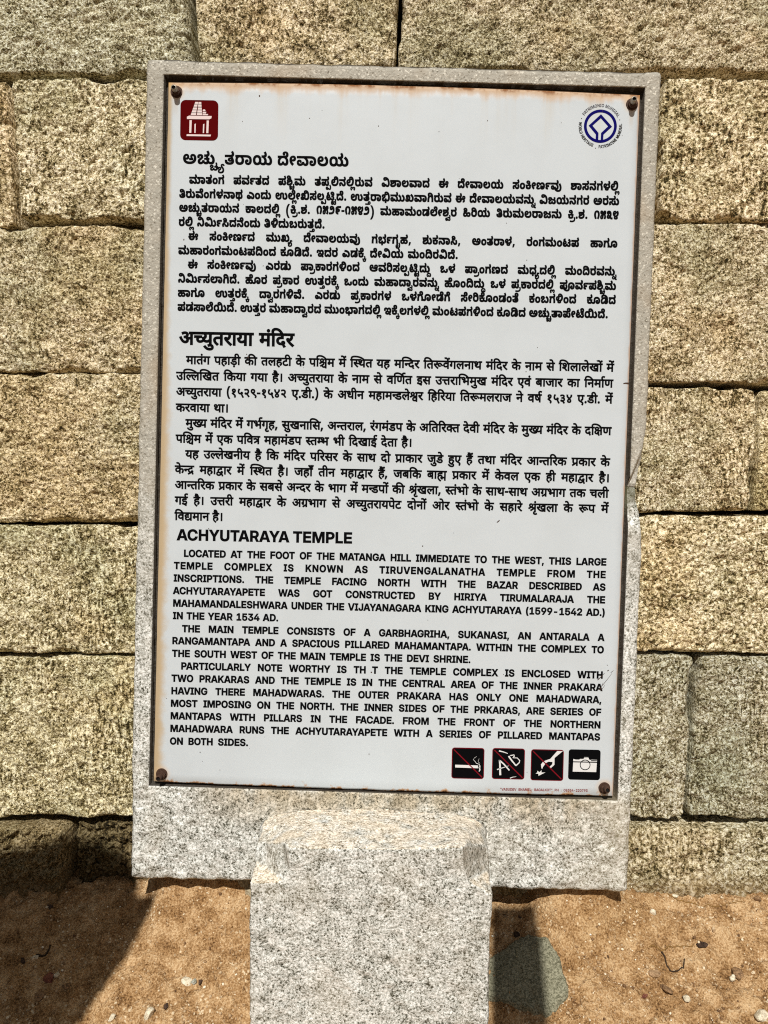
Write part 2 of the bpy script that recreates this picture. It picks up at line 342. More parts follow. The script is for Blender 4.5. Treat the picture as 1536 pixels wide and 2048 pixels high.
# ------------------------------------------------------------------ granite wall
def block_mesh(quad, seed, base, cell, rough=1.0, aniso=None, nicks=()):
    Q = np.array(quad, float)                        # TL TR BR BL in the wall's x, z
    w = max(np.linalg.norm(Q[1] - Q[0]), np.linalg.norm(Q[2] - Q[3])); h = max(np.linalg.norm(Q[3] - Q[0]), np.linalg.norm(Q[2] - Q[1]))
    nc, nr = max(8, int(w / cell)), max(8, int(h / cell))
    s, t = np.meshgrid(np.linspace(0, 1, nc), np.linspace(0, 1, nr))
    def gap(p, k): return .0009 + np.abs(fbm(p * 14, p * 0 + k, seed + k, 5, .65)) * .0056
    cr = .010                                         # corners are worn round
    ds, dt = s * w, t * h
    def corner(a, b): return cr * np.exp(-a / .008) * .30
    L, Rr = .0006 + gap(dt, 1) + corner(dt, 0) + corner(h - dt, 0), .0006 + gap(dt, 2) + corner(dt, 0) + corner(h - dt, 0)
    T, B = gap(ds, 3) + corner(ds, 0) + corner(w - ds, 0), gap(ds, 4) + corner(ds, 0) + corner(w - ds, 0)
    s2 = L / w + (1 - (L + Rr) / w) * s; t2 = T / h + (1 - (T + B) / h) * t
    P = ((1 - s2) * (1 - t2))[..., None] * Q[0] + (s2 * (1 - t2))[..., None] * Q[1] + (s2 * t2)[..., None] * Q[2] + ((1 - s2) * t2)[..., None] * Q[3]
    x, z = P[..., 0], P[..., 1]
    d = np.minimum(np.minimum(s2 * w, (1 - s2) * w), np.minimum(t2 * h, (1 - t2) * h))
    ox, oz = seed * 3.7, seed * 1.3
    n = fbm(x * 7 + ox, z * 7 + oz, seed, 3) * .0042 + fbm(x * 28 + ox, z * 28 + oz, seed + 5, 3, .55) * .0040 * rough
    a = (seed * 1.7) % 3.1
    xa, za = x * math.cos(a) + z * math.sin(a), -x * math.sin(a) + z * math.cos(a)
    n = n + fbm(xa * 80 + ox, za * 120 + oz, seed + 9, 3, .7) * .0044 * rough + np.minimum(vn(x * 210 + ox, z * 210 + oz, seed + 19), .12) * .0042 * rough
    if aniso is not None:                             # rows of chisel marks along an edge
        z0, hgt = aniso
        m = np.exp(-((z - z0) / hgt) ** 2)
        n = n + m * fbm(x * 105, z * 16, seed + 70, 2) * .004
    chip = np.clip(.013 - d - .017 * (vn(x * 24 + ox, z * 24, seed + 40) + .5), 0, None) * 1.7
    n = n - .0045 * np.exp(-d / .0022) - chip - .0012 * np.exp(-d / .010)
    for (nx, nz, rx, rz) in nicks:                    # broken corners
        q = np.hypot((x - nx) / rx, (z - nz) / rz) + .25 * fbm(x * 90, z * 90, seed + 80, 3)
        n = n - .045 * np.clip((1 - q) / .35, 0, 1)
    y = -base - n                                     # towards the viewer is -y
    pad = lambda A: np.pad(A, 1, mode='edge')
    X, Z, Y = pad(x), pad(z), pad(y)
    back = -base + .15
    Y[0, :] = Y[-1, :] = back; Y[:, 0] = Y[:, -1] = back
    return mesh_np("granite_block", np.stack([X, Y, Z], -1).reshape(-1, 3), grid_faces(nr + 2, nc + 2, flip=True))

BL = [  # corners TL TR BR BL, tint, forward offset, chisel row
    ([(-1.0, .83), (-.300, .83), (-.272, .506), (-1.0, .508)], (.90, .93, .84), 0, None),
    ([(-.294, .83), (.020, .83), (.003, .514), (-.266, .506)], (.95, .87, .72), 0, None),
    ([(.020, .83), (1.0, .83), (1.0, .505), (.003, .512)], (.97, .91, .78), 0, None),
    ([(-1.0, .505), (-.527, .505), (-.521, .299), (-1.0, .298)], (1.0, .88, .70), 0, None),
    ([(-.527, .505), (-.05, .505), (-.05, .309), (-.520, .309)], (1.02, .97, .82), 0, (.49, .04)),
    ([(-.05, .505), (.365, .505), (.359, .308), (-.05, .309)], (1.0, .9, .75), 0, None),
    ([(.365, .503), (1.0, .503), (1.0, .306), (.359, .307)], (1.02, .92, .74), .002, None),
    ([(-1.0, .299), (.0, .309), (.0, .100), (-1.0, .099)], (1.0, .94, .80), 0, None),
    ([(.0, .309), (1.0, .306), (1.0, .081), (.0, .090)], (1.0, .93, .79), 0, None),
    ([(-1.0, .099), (-.1, .104), (-.1, -.108), (-1.0, -.111)], (.98, .92, .76), 0, None),
    ([(-.1, .099), (.506, .081), (.497, -.0925), (-.1, -.10)], (1.05, 1.0, .86), 0, None),
    ([(.506, .081), (1.0, .080), (1.0, -.093), (.497, -.0925)], (1.0, .92, .72), .002, None),
    ([(-1.0, -.111), (.05, -.108), (.05, -.291), (-1.0, -.297)], (1.0, .96, .78), 0, (-.14, .03)),
    ([(.05, -.095), (1.0, -.093), (1.0, -.290), (.05, -.290)], (1.0, .95, .80), 0, None),
    ([(-1.0, -.297), (-.1, -.292), (-.1, -.528), (-1.0, -.530)], (1.0, .97, .78), 0, None),
    ([(-.1, -.290), (.425, -.290), (.412, -.524), (-.1, -.527)], (.78, .79, .73), 0, (-.48, .05)),
    ([(.425, -.290), (1.0, -.290), (1.0, -.529), (.412, -.524)], (.74, .76, .70), .001, (-.33, .05)),
    ([(-1.0, -.531), (-.453, -.531), (-.454, -.76), (-1.0, -.76)], (.46, .39, .26), .012, None),  # dark tint: stain plus the undercut's shade painted in
    ([(-.453, -.531), (.0, -.530), (.0, -.76), (-.454, -.76)], (.24, .20, .125), -.016, None),  # darkest tint: stain and overhang shade put into the block's colour
    ([(.0, -.528), (1.0, -.531), (1.0, -.76), (.0, -.76)], (.76, .75, .66), .010, (-.56, .045)),
]
NICKS = {6: [(.358, .400, .012, .026), (.358, .310, .026, .013)], 15: [(.418, -.528, .020, .016)], 16: [(.408, -.528, .018, .014)], 10: [(.502, -.095, .010, .018)], 3: [(-.519, .298, .014, .010)], 4: [(-.527, .506, .012, .008)], 9: [(-.36, -.112, .05, .005)], 17: [(-.452, -.62, .012, .05)]}
def build_wall():
    zb = -.70
    root = empty("stone_wall", WALL_M @ Matrix.Translation((0, 0, zb)))
    tag(root, "old wall of large rough hewn yellowish granite blocks behind the sign", "wall")
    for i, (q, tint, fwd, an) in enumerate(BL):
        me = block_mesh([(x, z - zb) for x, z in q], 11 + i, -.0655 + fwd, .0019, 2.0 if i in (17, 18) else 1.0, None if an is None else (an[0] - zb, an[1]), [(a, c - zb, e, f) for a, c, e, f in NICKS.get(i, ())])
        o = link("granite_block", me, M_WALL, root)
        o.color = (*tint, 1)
    bm = bmesh.new()
    bmesh.ops.create_cube(bm, size=1)
    for v in bm.verts: v.co = Vector((v.co.x * 1.98, .17 + (v.co.y + .5) * .30, (.825 - zb) * (v.co.z + .5) - .04))
    bmesh.ops.bevel(bm, geom=bm.edges[:], offset=.004, segments=2, affect='EDGES')
    link("wall_core", bm_mesh("wall_core", bm), M_JOINT, root, False)
build_wall()

# ------------------------------------------------------------------ granite slab that carries the sign
OUT = np.array([(-.3322, .4843), (.3299, .4846), (.3279, -.5842), (-.3321, -.5872)])   # TL TR BR BL
POCKET = (-.3095, .3095, -.4615, .4650)                                               # xmin xmax zmin zmax
SLAB_F = .004
def build_slab():
    e = .0003
    def lines(a, b, step, extra):
        L = np.arange(a, b + step / 2, step)
        L = np.array([l for l in L if all(abs(l - x) > step * .45 for x in extra)] + [x + k for x in extra for k in (-e, e)])
        return np.sort(L)
    xs = lines(-.334, .334, .0024, POCKET[:2]); zs = lines(-.592, .488, .0024, POCKET[2:])
    X, Z = np.meshgrid(xs, zs)
    # move outer rows onto the real, slightly crooked outline
    t = (Z + .592) / 1.080
    xl = OUT[3, 0] + (OUT[0, 0] - OUT[3, 0]) * t; xr = OUT[2, 0] + (OUT[1, 0] - OUT[2, 0]) * t
    s = (X + .334) / .668
    zb = OUT[3, 1] + (OUT[2, 1] - OUT[3, 1]) * s; zt = OUT[0, 1] + (OUT[1, 1] - OUT[0, 1]) * s
    wob = .0008
    # the broken arris on the right edge
    def bite(z): return np.where(z > -.046, .026 * np.clip((.075 - z) / .121, 0, 1) ** 2.6 + .0012 * fbm(z * 90, z * 0, 57, 3), 0)
    sil = .008 * np.exp(-(((Z + .050) / .042) ** 2))
    wl = fbm(Z * 40, Z * 0 + 3, 51, 4) * wob * 2; wr = fbm(Z * 40, Z * 0 + 7, 52, 4) * wob * 2; wt = fbm(X * 40, X * 0 + 9, 53, 4) * wob * 2; wb = fbm(X * 30, X * 0 + 1, 54, 4) * wob * .7
    kx = np.clip((np.abs(X) - .3097) / (.334 - .3097), 0, 1); kz = np.where(Z > 0, np.clip((Z - .4653) / (.488 - .4653), 0, 1), np.clip((-Z - .4618) / (.592 - .4618), 0, 1))
    xo = np.where(X < 0, xl + wl, xr + wr - sil); zo = np.where(Z > 0, zt + wt, zb + wb)
    X2 = X + kx * (np.where(X < 0, xo + .334, xo - .334)); Z2 = Z + kz * np.where(Z > 0, zo - .488, zo + .592)
    # round the four outer corners
    cx, cz = np.where(X2 < 0, xo, xo), zo
    rx, rz = np.abs(X2 - np.where(X2 < 0, xl, xr)), np.abs(Z2 - np.where(Z2 > 0, zt, zb))
    rr = .006
    inside = (rx < rr) & (rz < rr)
    qx, qz = rr - rx, rr - rz; ln = np.maximum(np.hypot(qx, qz), 1e-9); mx = np.maximum(qx, qz); f = np.where(inside, mx / ln, 1)
    X2 = np.where(inside, X2 + np.sign(X2) * (-(qx - qx * f)), X2); Z2 = np.where(inside, Z2 + np.sign(Z2) * (-(qz - qz * f)), Z2)
    d = np.minimum(np.where(X < 0, X2 - xl, xr - X2), np.minimum(zt - Z2, Z2 - zb)); d = np.clip(d, 0, None)
    low = 1 / (1 + np.exp((Z2 + .43) / .012))
    n = fbm(X2 * 60, Z2 * 60, 60, 3) * (.0006 + .0026 * low) + fbm(X2 * 190, Z2 * 190, 61, 2) * (.0004 + .0014 * low)
    n = n - .0036 * np.exp(-d / .0022) * (1 + .8 * vn(X2 * 50, Z2 * 50, 66)) - .004 * low * np.exp(-d / .005) * (.5 + .6 * vn(X2 * 70, Z2 * 70, 67))
    dr = xr - X2
    b = bite(Z2)
    hit = np.clip((b - dr) / .006, 0, 1); hit = hit * hit * (3 - 2 * hit)
    under = np.clip((Z2 + .110) / .050, 0, 1); under = np.where(Z2 < -.046, under * under * (3 - 2 * under), 0) * (X2 > .2)
    n = n - hit * (.010 + .004 * fbm(X2 * 80, Z2 * 80, 68, 3)) - under * (.0135 + .005 * fbm(X2 * 90, Z2 * 90, 69, 3))
    inp = (X > POCKET[0]) & (X < POCKET[1]) & (Z > POCKET[2]) & (Z < POCKET[3])
    ragged = fbm(X2 * 120, Z2 * 120, 77, 3) * .0016
    n = np.where(inp, -.0115 + ragged, n)
    Y = -SLAB_F - n
    pad = lambda A: np.pad(A, 1, mode='edge')
    Xp, Yp, Zp = pad(X2), pad(Y), pad(Z2)
    bk = -SLAB_F + .054
    Yp[0, :] = Yp[-1, :] = bk; Yp[:, 0] = Yp[:, -1] = bk
    nr, nc = Xp.shape
    V = np.stack([Xp, Yp, Zp], -1).reshape(-1, 3); Fq = grid_faces(nr, nc, flip=False)
    # back face from the border ring
    me = mesh_np("granite_slab", V, Fq)
    bm = bmesh.new(); bm.from_mesh(me); bmesh.ops.holes_fill(bm, edges=[ed for ed in bm.edges if ed.is_boundary], sides=0); bm.to_mesh(me); bm.free()
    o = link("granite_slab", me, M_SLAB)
    o.matrix_world = SIGN_M
    tag(o, "upright grey granite slab with a sunk recess, leaning on the wall and holding the sign", "stone slab")
build_slab()

# ------------------------------------------------------------------ stone built by cutting, then remeshed and roughened
def remeshed(bm, voxel, disp, seed, freq=40., smooth=1):
    me = bm_mesh("tmp", bm); o = bpy.data.objects.new("tmp", me); COL.objects.link(o)
    md = o.modifiers.new("r", 'REMESH'); md.mode = 'VOXEL'; md.voxel_size = voxel
    if smooth:
        ms = o.modifiers.new("s", 'SMOOTH'); ms.factor = .5; ms.iterations = smooth
    dg = bpy.context.evaluated_depsgraph_get(); dg.update()
    me2 = bpy.data.meshes.new_from_object(o.evaluated_get(dg))
    bpy.data.objects.remove(o)
    n = len(me2.vertices); co = np.empty(n * 3, np.float32); no = np.empty(n * 3, np.float32)
    me2.vertices.foreach_get('co', co); me2.vertices.foreach_get('normal', no); co = co.reshape(-1, 3); no = no.reshape(-1, 3)
    a = fbm(co[:, 0] * freq + co[:, 2] * freq * .7, co[:, 1] * freq - co[:, 2] * freq * .7, seed, 4, .6) + fbm(co[:, 0] * freq * .9 - co[:, 1] * freq, co[:, 2] * freq, seed + 3, 4, .6)
    co = co + no * (a * disp)[:, None]
    me2.vertices.foreach_set('co', co.ravel()); me2.update()
    return me2

def hull(points):
    bm = bmesh.new()
    for p in points: bm.verts.new(p)
    r = bmesh.ops.convex_hull(bm, input=bm.verts)
    for g in [x for x in r['geom_interior'] + r['geom_unused'] if isinstance(x, bmesh.types.BMVert)]:
        if g.is_valid: bm.verts.remove(g)
    return bm

def build_post():
    YF, YB = -.151, .004
    bm = bmesh.new()
    # profile of the front and of the back: shoulders, low crowned top
    pf = [(-.1702, .122), (-.165, .130), (-.122, .1504), (-.0154, .1492), (.0823, .1518), (.112, .130), (.1185, .120), (.1125, -.36), (-.179, -.36)]
    pb = [(-.1752, .122), (-.170, .1290), (-.122, .1405), (-.0166, .1428), (.0757, .1368), (.118, .1245), (.1235, .117), (.1170, -.36), (-.182, -.36)]
    fr = [bm.verts.new((x, YF, z)) for x, z in pf]
    bk = [bm.verts.new((x, YB, z)) for x, z in pb]
    bm.faces.new(fr); bm.faces.new(bk[::-1])
    n = len(fr)
    for i in range(n): bm.faces.new((fr[i], bk[i], bk[(i + 1) % n], fr[(i + 1) % n]))
    bmesh.ops.recalc_face_normals(bm, faces=bm.faces)
    me = bm_mesh("post", bm); o = bpy.data.objects.new("tmp_post", me); COL.objects.link(o)
    cutters = []
    def cut(pts):
        c = bpy.data.objects.new("tmp_cut", bm_mesh("c", hull(pts))); COL.objects.link(c); cutters.append(c)
        md = o.modifiers.new("b", 'BOOLEAN'); md.operation = 'DIFFERENCE'; md.object = c; md.solver = 'EXACT'
    # chipped front corners: a raking cut with a sloping ledge below
    cut([(-.110, YF - .02, .20), (-.1135, YF - .02, .106), (-.1705, -.055, .20), (-.1685, -.108, .108), (-.25, YF - .02, .20), (-.25, YF - .02, .104), (-.25, -.055, .20), (-.25, -.108, .106)])
    cut([(.073, YF - .02, .20), (.074, YF - .02, .115), (.1235, -.058, .20), (.1180, -.108, .098), (.20, YF - .02, .20), (.20, YF - .02, .052), (.20, -.058, .20), (.20, -.108, .050)])
    # room for the slab that stands in the post
    dg = bpy.context.evaluated_depsgraph_get(); dg.update()
    m2 = bpy.data.meshes.new_from_object(o.evaluated_get(dg))
    bpy.data.objects.remove(o)
    for c in cutters: bpy.data.objects.remove(c)
    b2 = bmesh.new(); b2.from_mesh(m2)
    # everything above the slab's foot stays in front of the slab face
    me2 = remeshed(b2, .0024, .0015, 90, 60., 0)
    n = len(me2.vertices); co = np.empty(n * 3, np.float32); me2.vertices.foreach_get('co', co); co = co.reshape(-1, 3)
    lim = -.0535 + (co[:, 2] - .045) * math.tan(LEAN)
    co[:, 1] = np.where(co[:, 2] > .036, np.minimum(co[:, 1], lim + .0030), co[:, 1])
    # the right and left faces are rough broken stone
    me2.vertices.foreach_set('co', co.ravel()); me2.update()
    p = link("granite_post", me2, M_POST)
    tag(p, "short squared granite post with chipped top corners, standing before the foot of the slab", "stone post")
build_post()

# ------------------------------------------------------------------ lettering data: outlines of the letters and where each stands
GLYPH_ROWS = [
[0,1,75,187,28,36,0,50,9,26,20,1,18,0,7,-6,11,-10,7,-7,0,-8,0,-8,-5,1,-6,0,-4,6,-7,12,-5,5,-1,1,-25,-105,0,1,26,47,0,-6,3,-8,7,-4,8,1,4,0,8,14,14,30,9,27,0,30,0,40,-14,22,-24,1,-14,0,-26,-44,-34,-78,-17,-55,0,-58,0,-76,19,-38,33,1,21,0,18,24,25,42,13,29,0,22,0,30,-10,16,-16,1,-10,0,-13,-18,-16,-32,-8,-21,0,-14,0,-24,4,-18,6,-7,4,15,23,4,-3,12,-6,14,-3,11,0,14,0,12,6,1,6,0,6,-8,5,-7,0,-12,0,-16,-14,1,-15,1,-4,0,-7,12,-14,24,-12,44,-7],
[0,3,75,245,-3,-22,0,-30,6,-22,11,-9,9,29,2,-14,-11,-28,-12,-32,-5,-19,0,-24,0,-32,10,-16,15,1,10,0,8,8,14,26,13,23,8,14,6,12,8,1,4,0,2,-4,3,-6,2,-5,0,-8,0,-8,-5,1,-4,0,-3,2,-5,3,-3,-55,-8,-4,5,-6,11,1,6,0,9,18,15,36,8,27,0,30,0,34,-10,14,-14,1,-7,0,-8,-10,-13,-24,-13,-19,-8,-16,-6,-12,-8,1,-4,0,-4,12,-4,11,0,18,0,18,11,1,11,57,0,2,-12,16,-10,17,0,12,0,12,7,1,5,0,5,-10,8,-14,4,-7,1,49,11,14,-3,24,-10,14,-13,1,-9,0,-11,-20,-16,-36,-9,24,193,56,1,23,35,0,6,2,10,5,1,3,0,3,-8,5,-5,2,37,3,29,-1,4,-3,4,-6,1,-4,0,-2,-2,-5,-1,-2,37,0,1,-23,-5,0,-6,0,-12,0,-5,1,-21,-1,22,193,94,1,29,31,0,20,0,18,2,5,1,4,2,4,4,1,3,0,6,-12,12,-11,6,51,15,20,-13,16,-20,1,-11,0,-5,-6,-14,-11,-5,-10,-6,-38,-6,-35,0],
[0,1,23,33,-3,-32,0,-48,14,-23,15,37,20,14,-9,24,-10,19,0,18,0,20,12,1,12,0,11,-16,19,-30,15,-15,5,45,25,22,-8,38,-21,24,-29,1,-18,0,-16,-20,-23,-40,-14],
[0,2,69,-87,-83,-22,0,-24,12,1,8,0,8,14,11,23,6,8,3,8,3,1,2,0,2,-6,1,-3,0,-6,0,-6,-2,1,-2,0,-1,0,-3,3,-1,-35,-5,-4,3,-2,7,1,3,0,8,26,11,27,0,20,0,22,-6,8,-9,1,-4,0,-5,-6,-7,-14,-7,-13,-4,-12,-3,-6,-3,1,-2,0,-2,6,-2,7,0,12,0,10,7,3,6,39,0,2,-6,10,-7,11,0,8,0,10,4,1,5,0,5,-14,7,-9,1,15,15,14,-2,24,-9,14,-11,1,-9,0,-13,-30,-13,-25,0,-14,0,-22,4,-16,9,-7,7,33,2,-12,-9,-20,-9,-22,-4,22,-23,-42,1,19,29,0,-5,-2,8,5,6,9,1,6,0,4,-4,11,-7,7,43,6,6,-8,8,-13,1,-6,0,-7,-8,-10,-5,-4,-7,2,39,0,1,-19,-29,1,-17,-1],
[0,1,78,87,-116,-26,0,-32,8,-14,13,1,6,0,6,6,8,14,8,15,4,10,4,6,3,1,2,0,2,-4,2,-5,0,-6,0,-6,-3,1,-2,0,-1,2,-3,1,-1,-35,-6,-2,3,-4,8,1,3,0,9,26,10,27,0,20,0,22,-6,8,-9,1,-5,0,-5,-6,-7,-12,-7,-11,-4,-12,-4,-6,-4,1,-3,0,-2,6,-4,14,-2,11,0,20,0,20,7,10,9,1,5,0,7,-10,11,-16,11,-14,10,-10,11,1,6,0,9,14,10,24,5,15,0,20,0,28,-11,5,-12,-39,-3,-2,3,-2,3,-6,2,-1,0,-4,0,-6,-3,1,-2,0,-3,10,-8,16,-10,16,-12,10,-15,1,-9,0,-7,-8,-15,-20,-12,-38,-8],
[0,2,77,143,-3,-38,0,-48,8,-30,13,-12,18,1,10,0,3,2,7,1,4,65,-3,-2,-2,0,-3,1,-2,0,-4,4,-8,12,-7,26,-5,23,0,16,0,22,3,14,6,6,8,1,5,0,3,-6,7,-3,2,0,1,-2,2,-1,0,-6,2,-12,2,-5,0,-8,0,-6,-3,1,-2,0,-2,6,-3,7,0,6,0,10,3,6,7,1,5,0,7,-10,10,-14,6,-9,3,51,10,18,-6,24,-17,1,-11,0,-1,0,-4,-13,-6,-8,-7,-16,-12,-28,-8,-21,0,-30,0,-30,15,1,10,0,7,12,11,28,8,23,0,14,0,20,-3,15,-4,2,2,2,2,1,-1,26,-4,28,-22,1,-14,0,-12,-18,-17,-30,-11,-44,-6,22,15,94,1,29,135,0,20,0,16,2,5,1,4,2,4,4,1,3,0,6,-12,12,-9,6,49,15,20,-13,16,-19,1,-12,0,-6,-8,-13,-9,-5,-10,-6,-36,-6,-35,0],
[0,2,23,133,-3,-38,0,-52,14,-26,25,1,18,0,12,10,17,24,14,19,5,9,-8,-59,0,1,29,195,0,1,-30,-9,0,3,6,14,-4,20,-12,12,-17,1,-12,0,-18,-26,-25,-52,-14,15,133,28,16,0,24,8,10,14,1,9,0,11,-12,16,-22,8,-15,0,-18,0,-22,-9,-12,-15,1,-10,0,-16,28,-16],
[0,1,49,187,54,0,-17,-22,-26,-44,-14,-29,0,-26,0,-38,10,-20,18,1,13,0,9,14,14,24,8,17,0,20,0,20,-9,1,-9,0,-6,-14,-9,-11,0,-8,0,-14,3,-3,3,11,6,0,-2,-2,-4,1,-3,0,-5,12,-9,17,0,12,0,18,7,8,12,1,10,0,11,-12,16,-13,5,-6,2,-20,4,-28,2,-21,0,-119,0,1,29,121,0,36,0,44,-3,32,-7,13,-5,22,-8,20,-27],
[0,5,18,129,-3,-32,0,-44,11,-26,19,-10,24,1,12,0,18,24,28,50,17,39,0,30,0,44,-11,26,-19,10,-23,1,-12,0,-20,-26,-28,-48,-16,16,129,28,14,0,20,7,12,15,1,11,0,11,-12,16,-20,8,-15,0,-14,0,-20,-6,-12,-15,1,-12,0,-11,12,-16,22,-8,24,289,-3,-32,0,-46,13,-21,13,29,26,16,-11,26,-11,19,0,18,0,20,12,1,12,0,11,-16,17,-24,14,-15,5,43,16,22,-8,36,-18,22,-22,1,-16,0,-12,-12,-19,-22,-14,-34,-8,23,429,-3,-30,0,-48,13,-21,13,29,26,16,-11,26,-11,19,0,18,0,20,12,1,12,0,11,-16,19,-30,15,-15,5,45,25,22,-8,38,-21,24,-29,1,-18,0,-16,-20,-23,-40,-14,22,381,130,0,-6,-8,-13,-9,-5,-10,-6,-36,-6,-35,0,-39,0,1,29,31,0,20,0,16,2,5,1,4,2,4,4,1,3,0,6,-12,12,-9,6,49,15,20,-13,16,-19],
[0,2,70,93,-3,-36,0,-40,25,1,23,0,12,10,21,24,16,19,6,11,-6,-61,0,1,29,167,0,22,0,20,3,5,2,4,3,4,6,1,4,0,6,-12,8,-9,0,-12,0,-14,-6,1,-7,0,-1,0,-3,3,-2,-19,14,2,2,10,2,5,0,8,0,16,-7,1,-5,0,-7,-16,-6,-15,0,-16,0,-20,10,1,9,0,8,16,14,34,8,25,0,28,0,36,-11,18,-19,1,-12,0,-8,-10,-16,-11,-6,-8,-3,-20,-6,-15,-1,19,4,16,-6,22,-16,10,-21,1,-12,0,-23,-40,-25,-35,0,-20,0,-26,6,-22,11,-9,9,31,2,-14,-11,-24,-12,-28,-5,24,103,27,12,0,14,11,3,11,55,0,2,-12,14,-10,11,0,10,0,12,10,1,10,0,10,-8,16,-18,13,-28,8,-17,0,-5,0,-18,0,-28,-7,-18,-13,-10,-17,1,-9,0,-11,12,-10],
[0,1,40,185,89,0,-12,-18,-15,-34,-9,-23,0,-22,0,-34,9,-9,5,15,23,6,-4,10,-5,14,-3,9,0,14,0,14,6,1,6,0,6,-10,5,-5,0,-8,0,-14,-6,-8,-12,1,-8,1,-4,0,-13,18,-19,26,-12,15,-5,-41,-25,-22,8,-36,22,-22,27,1,17,0,17,24,25,44,13,29,0,26,0,32,-10,18,-16],
[0,2,60,99,-3,-28,0,-38,11,-20,19,1,12,0,11,16,16,32,10,23,0,28,0,30,-14,1,-11,0,-3,-4,-8,-1,-2,-43,1,0,2,0,2,1,1,0,3,-4,4,-5,0,-6,0,-8,-5,1,-5,0,-7,20,-7,21,0,22,0,22,11,3,11,57,0,0,-12,16,-10,11,0,12,0,10,10,1,8,0,7,-10,14,-16,13,-24,11,-15,4,71,5,18,-6,28,-16,16,-20,1,-13,0,-17,-20,-20,-34,-10,-21,0,-20,0,-28,6,-22,11,-9,9,25,-2,-12,-9,-28,-10,-30,-5,4,13,94,1,29,253,0,1,-29],
[0,1,54,161,-3,-46,0,-66,18,-34,33,1,21,0,18,24,25,44,14,29,0,22,0,32,-10,16,-16,1,-11,0,-11,-18,-16,-32,-9,-23,0,-14,0,-26,5,-20,7,-7,4,17,22,4,-4,12,-6,14,-3,11,0,14,0,14,6,1,6,0,6,-10,5,-5,0,-8,0,-14,-7,-8,-14,1,-11,0,-12,18,-19,36,-10,29,0,24,0,34,8,18,16,1,11,0,13,-24,20,-19,6,45,24,30,-10,36,-32,1,-22,0,-18,-28,-29,-62,-18],
[0,4,60,99,-3,-28,0,-38,11,-20,19,1,12,0,11,16,16,32,10,23,0,28,0,30,-14,1,-11,0,-3,-4,-8,-1,-2,-43,1,0,2,0,2,1,1,0,3,-4,4,-5,0,-6,0,-8,-5,1,-5,0,-7,20,-7,21,0,22,0,22,11,3,11,57,0,0,-12,16,-10,11,0,12,0,10,10,1,8,0,7,-10,14,-16,13,-24,11,-15,4,73,6,16,-7,28,-16,16,-20,1,-13,0,-17,-20,-20,-34,-10,-21,0,-20,0,-28,6,-22,11,-9,9,25,-2,-12,-9,-28,-10,-30,-5,22,13,94,1,29,201,0,18,0,18,2,5,1,4,2,2,4,1,3,0,6,-12,12,-9,6,49,15,22,-13,16,-19,1,-12,0,-6,-8,-13,-9,-5,-12,-6,-36,-6,-35,0,24,373,-3,-30,0,-48,13,-21,13,31,26,14,-11,26,-11,19,0,18,0,20,12,1,12,0,11,-14,17,-26,14,-15,5,45,14,22,-7,36,-17,20,-22,1,-16,0,-12,-12,-19,-22,-14,-34,-8,4,337,94,1,29,79,0,1,-29],
[0,2,16,119,-3,-32,0,-48,13,-26,26,1,19,0,18,24,26,48,14,35,0,34,0,46,-14,24,-26,1,-18,0,-19,-26,-26,-46,-13,13,119,26,20,0,20,15,1,15,0,14,-20,15,-19,0,-14,0,-16,-6,-10,-13,1,-10,0,-14,20,-16],
[0,1,51,137,94,-10,0,-14,-5,-12,-9,-1,-6,-4,-6,-4,-14,-2,-19,1,-11,1,-24,-69,0,1,28,0,16,10,28,24,22,23,6,13,-6,-67,0,1,29,125,0,20,0,16,2,5,1,4,2,4,4,1,3,0,6,-12,12,-11,6,51,15,20,-13,16,-19,1,-12,0,-8,-12,-14,-24,-10,-21,-2,11,4,22,-8,20,-23,6,-26,1,-14,1,-29,-67,0,1,24,0,12,-2,18,-4,15,-3,6,-6,9,-18,10],
[0,3,58,99,-3,-28,0,-38,11,-20,19,1,12,0,11,16,16,32,10,23,0,28,0,30,-14,1,-11,0,-3,-4,-8,-1,-2,-43,1,0,2,0,2,1,1,0,3,-4,4,-5,0,-6,0,-8,-5,1,-5,0,-7,20,-7,21,0,22,0,22,11,3,10,57,0,0,-11,16,-10,11,0,8,0,10,5,4,7,1,3,0,9,-12,18,-9,7,61,12,14,-11,14,-24,1,-13,0,-15,-20,-19,-34,-9,-21,0,-20,0,-28,6,-22,11,-9,9,25,-2,-12,-9,-28,-10,-30,-5,12,177,57,-16,0,-16,9,1,7,0,7,18,9,15,0,16,0,18,-8,1,-8,0,-7,-18,-9,22,13,94,1,29,201,0,18,0,18,2,5,1,4,2,2,4,1,3,0,6,-12,12,-9,6,49,15,22,-13,16,-19,1,-12,0,-6,-8,-13,-9,-5,-12,-6,-36,-6,-35,0],
[0,2,60,99,-3,-28,0,-38,11,-20,19,1,12,0,11,16,16,32,10,23,0,28,0,30,-14,1,-11,0,-3,-4,-8,-1,-2,-43,1,0,2,0,2,1,1,0,3,-4,4,-5,0,-6,0,-8,-5,1,-5,0,-7,20,-7,21,0,22,0,22,11,3,11,57,0,0,-12,16,-10,11,0,12,0,10,10,1,8,0,7,-10,14,-16,13,-24,11,-15,4,73,6,16,-7,28,-16,16,-20,1,-13,0,-17,-20,-20,-34,-10,-21,0,-20,0,-28,6,-22,11,-9,9,25,-2,-12,-9,-28,-10,-30,-5,22,13,94,1,29,201,0,18,0,18,2,5,1,4,2,2,4,1,3,0,6,-12,12,-9,6,49,15,22,-13,16,-19,1,-12,0,-6,-8,-13,-9,-5,-12,-6,-36,-6,-35,0],
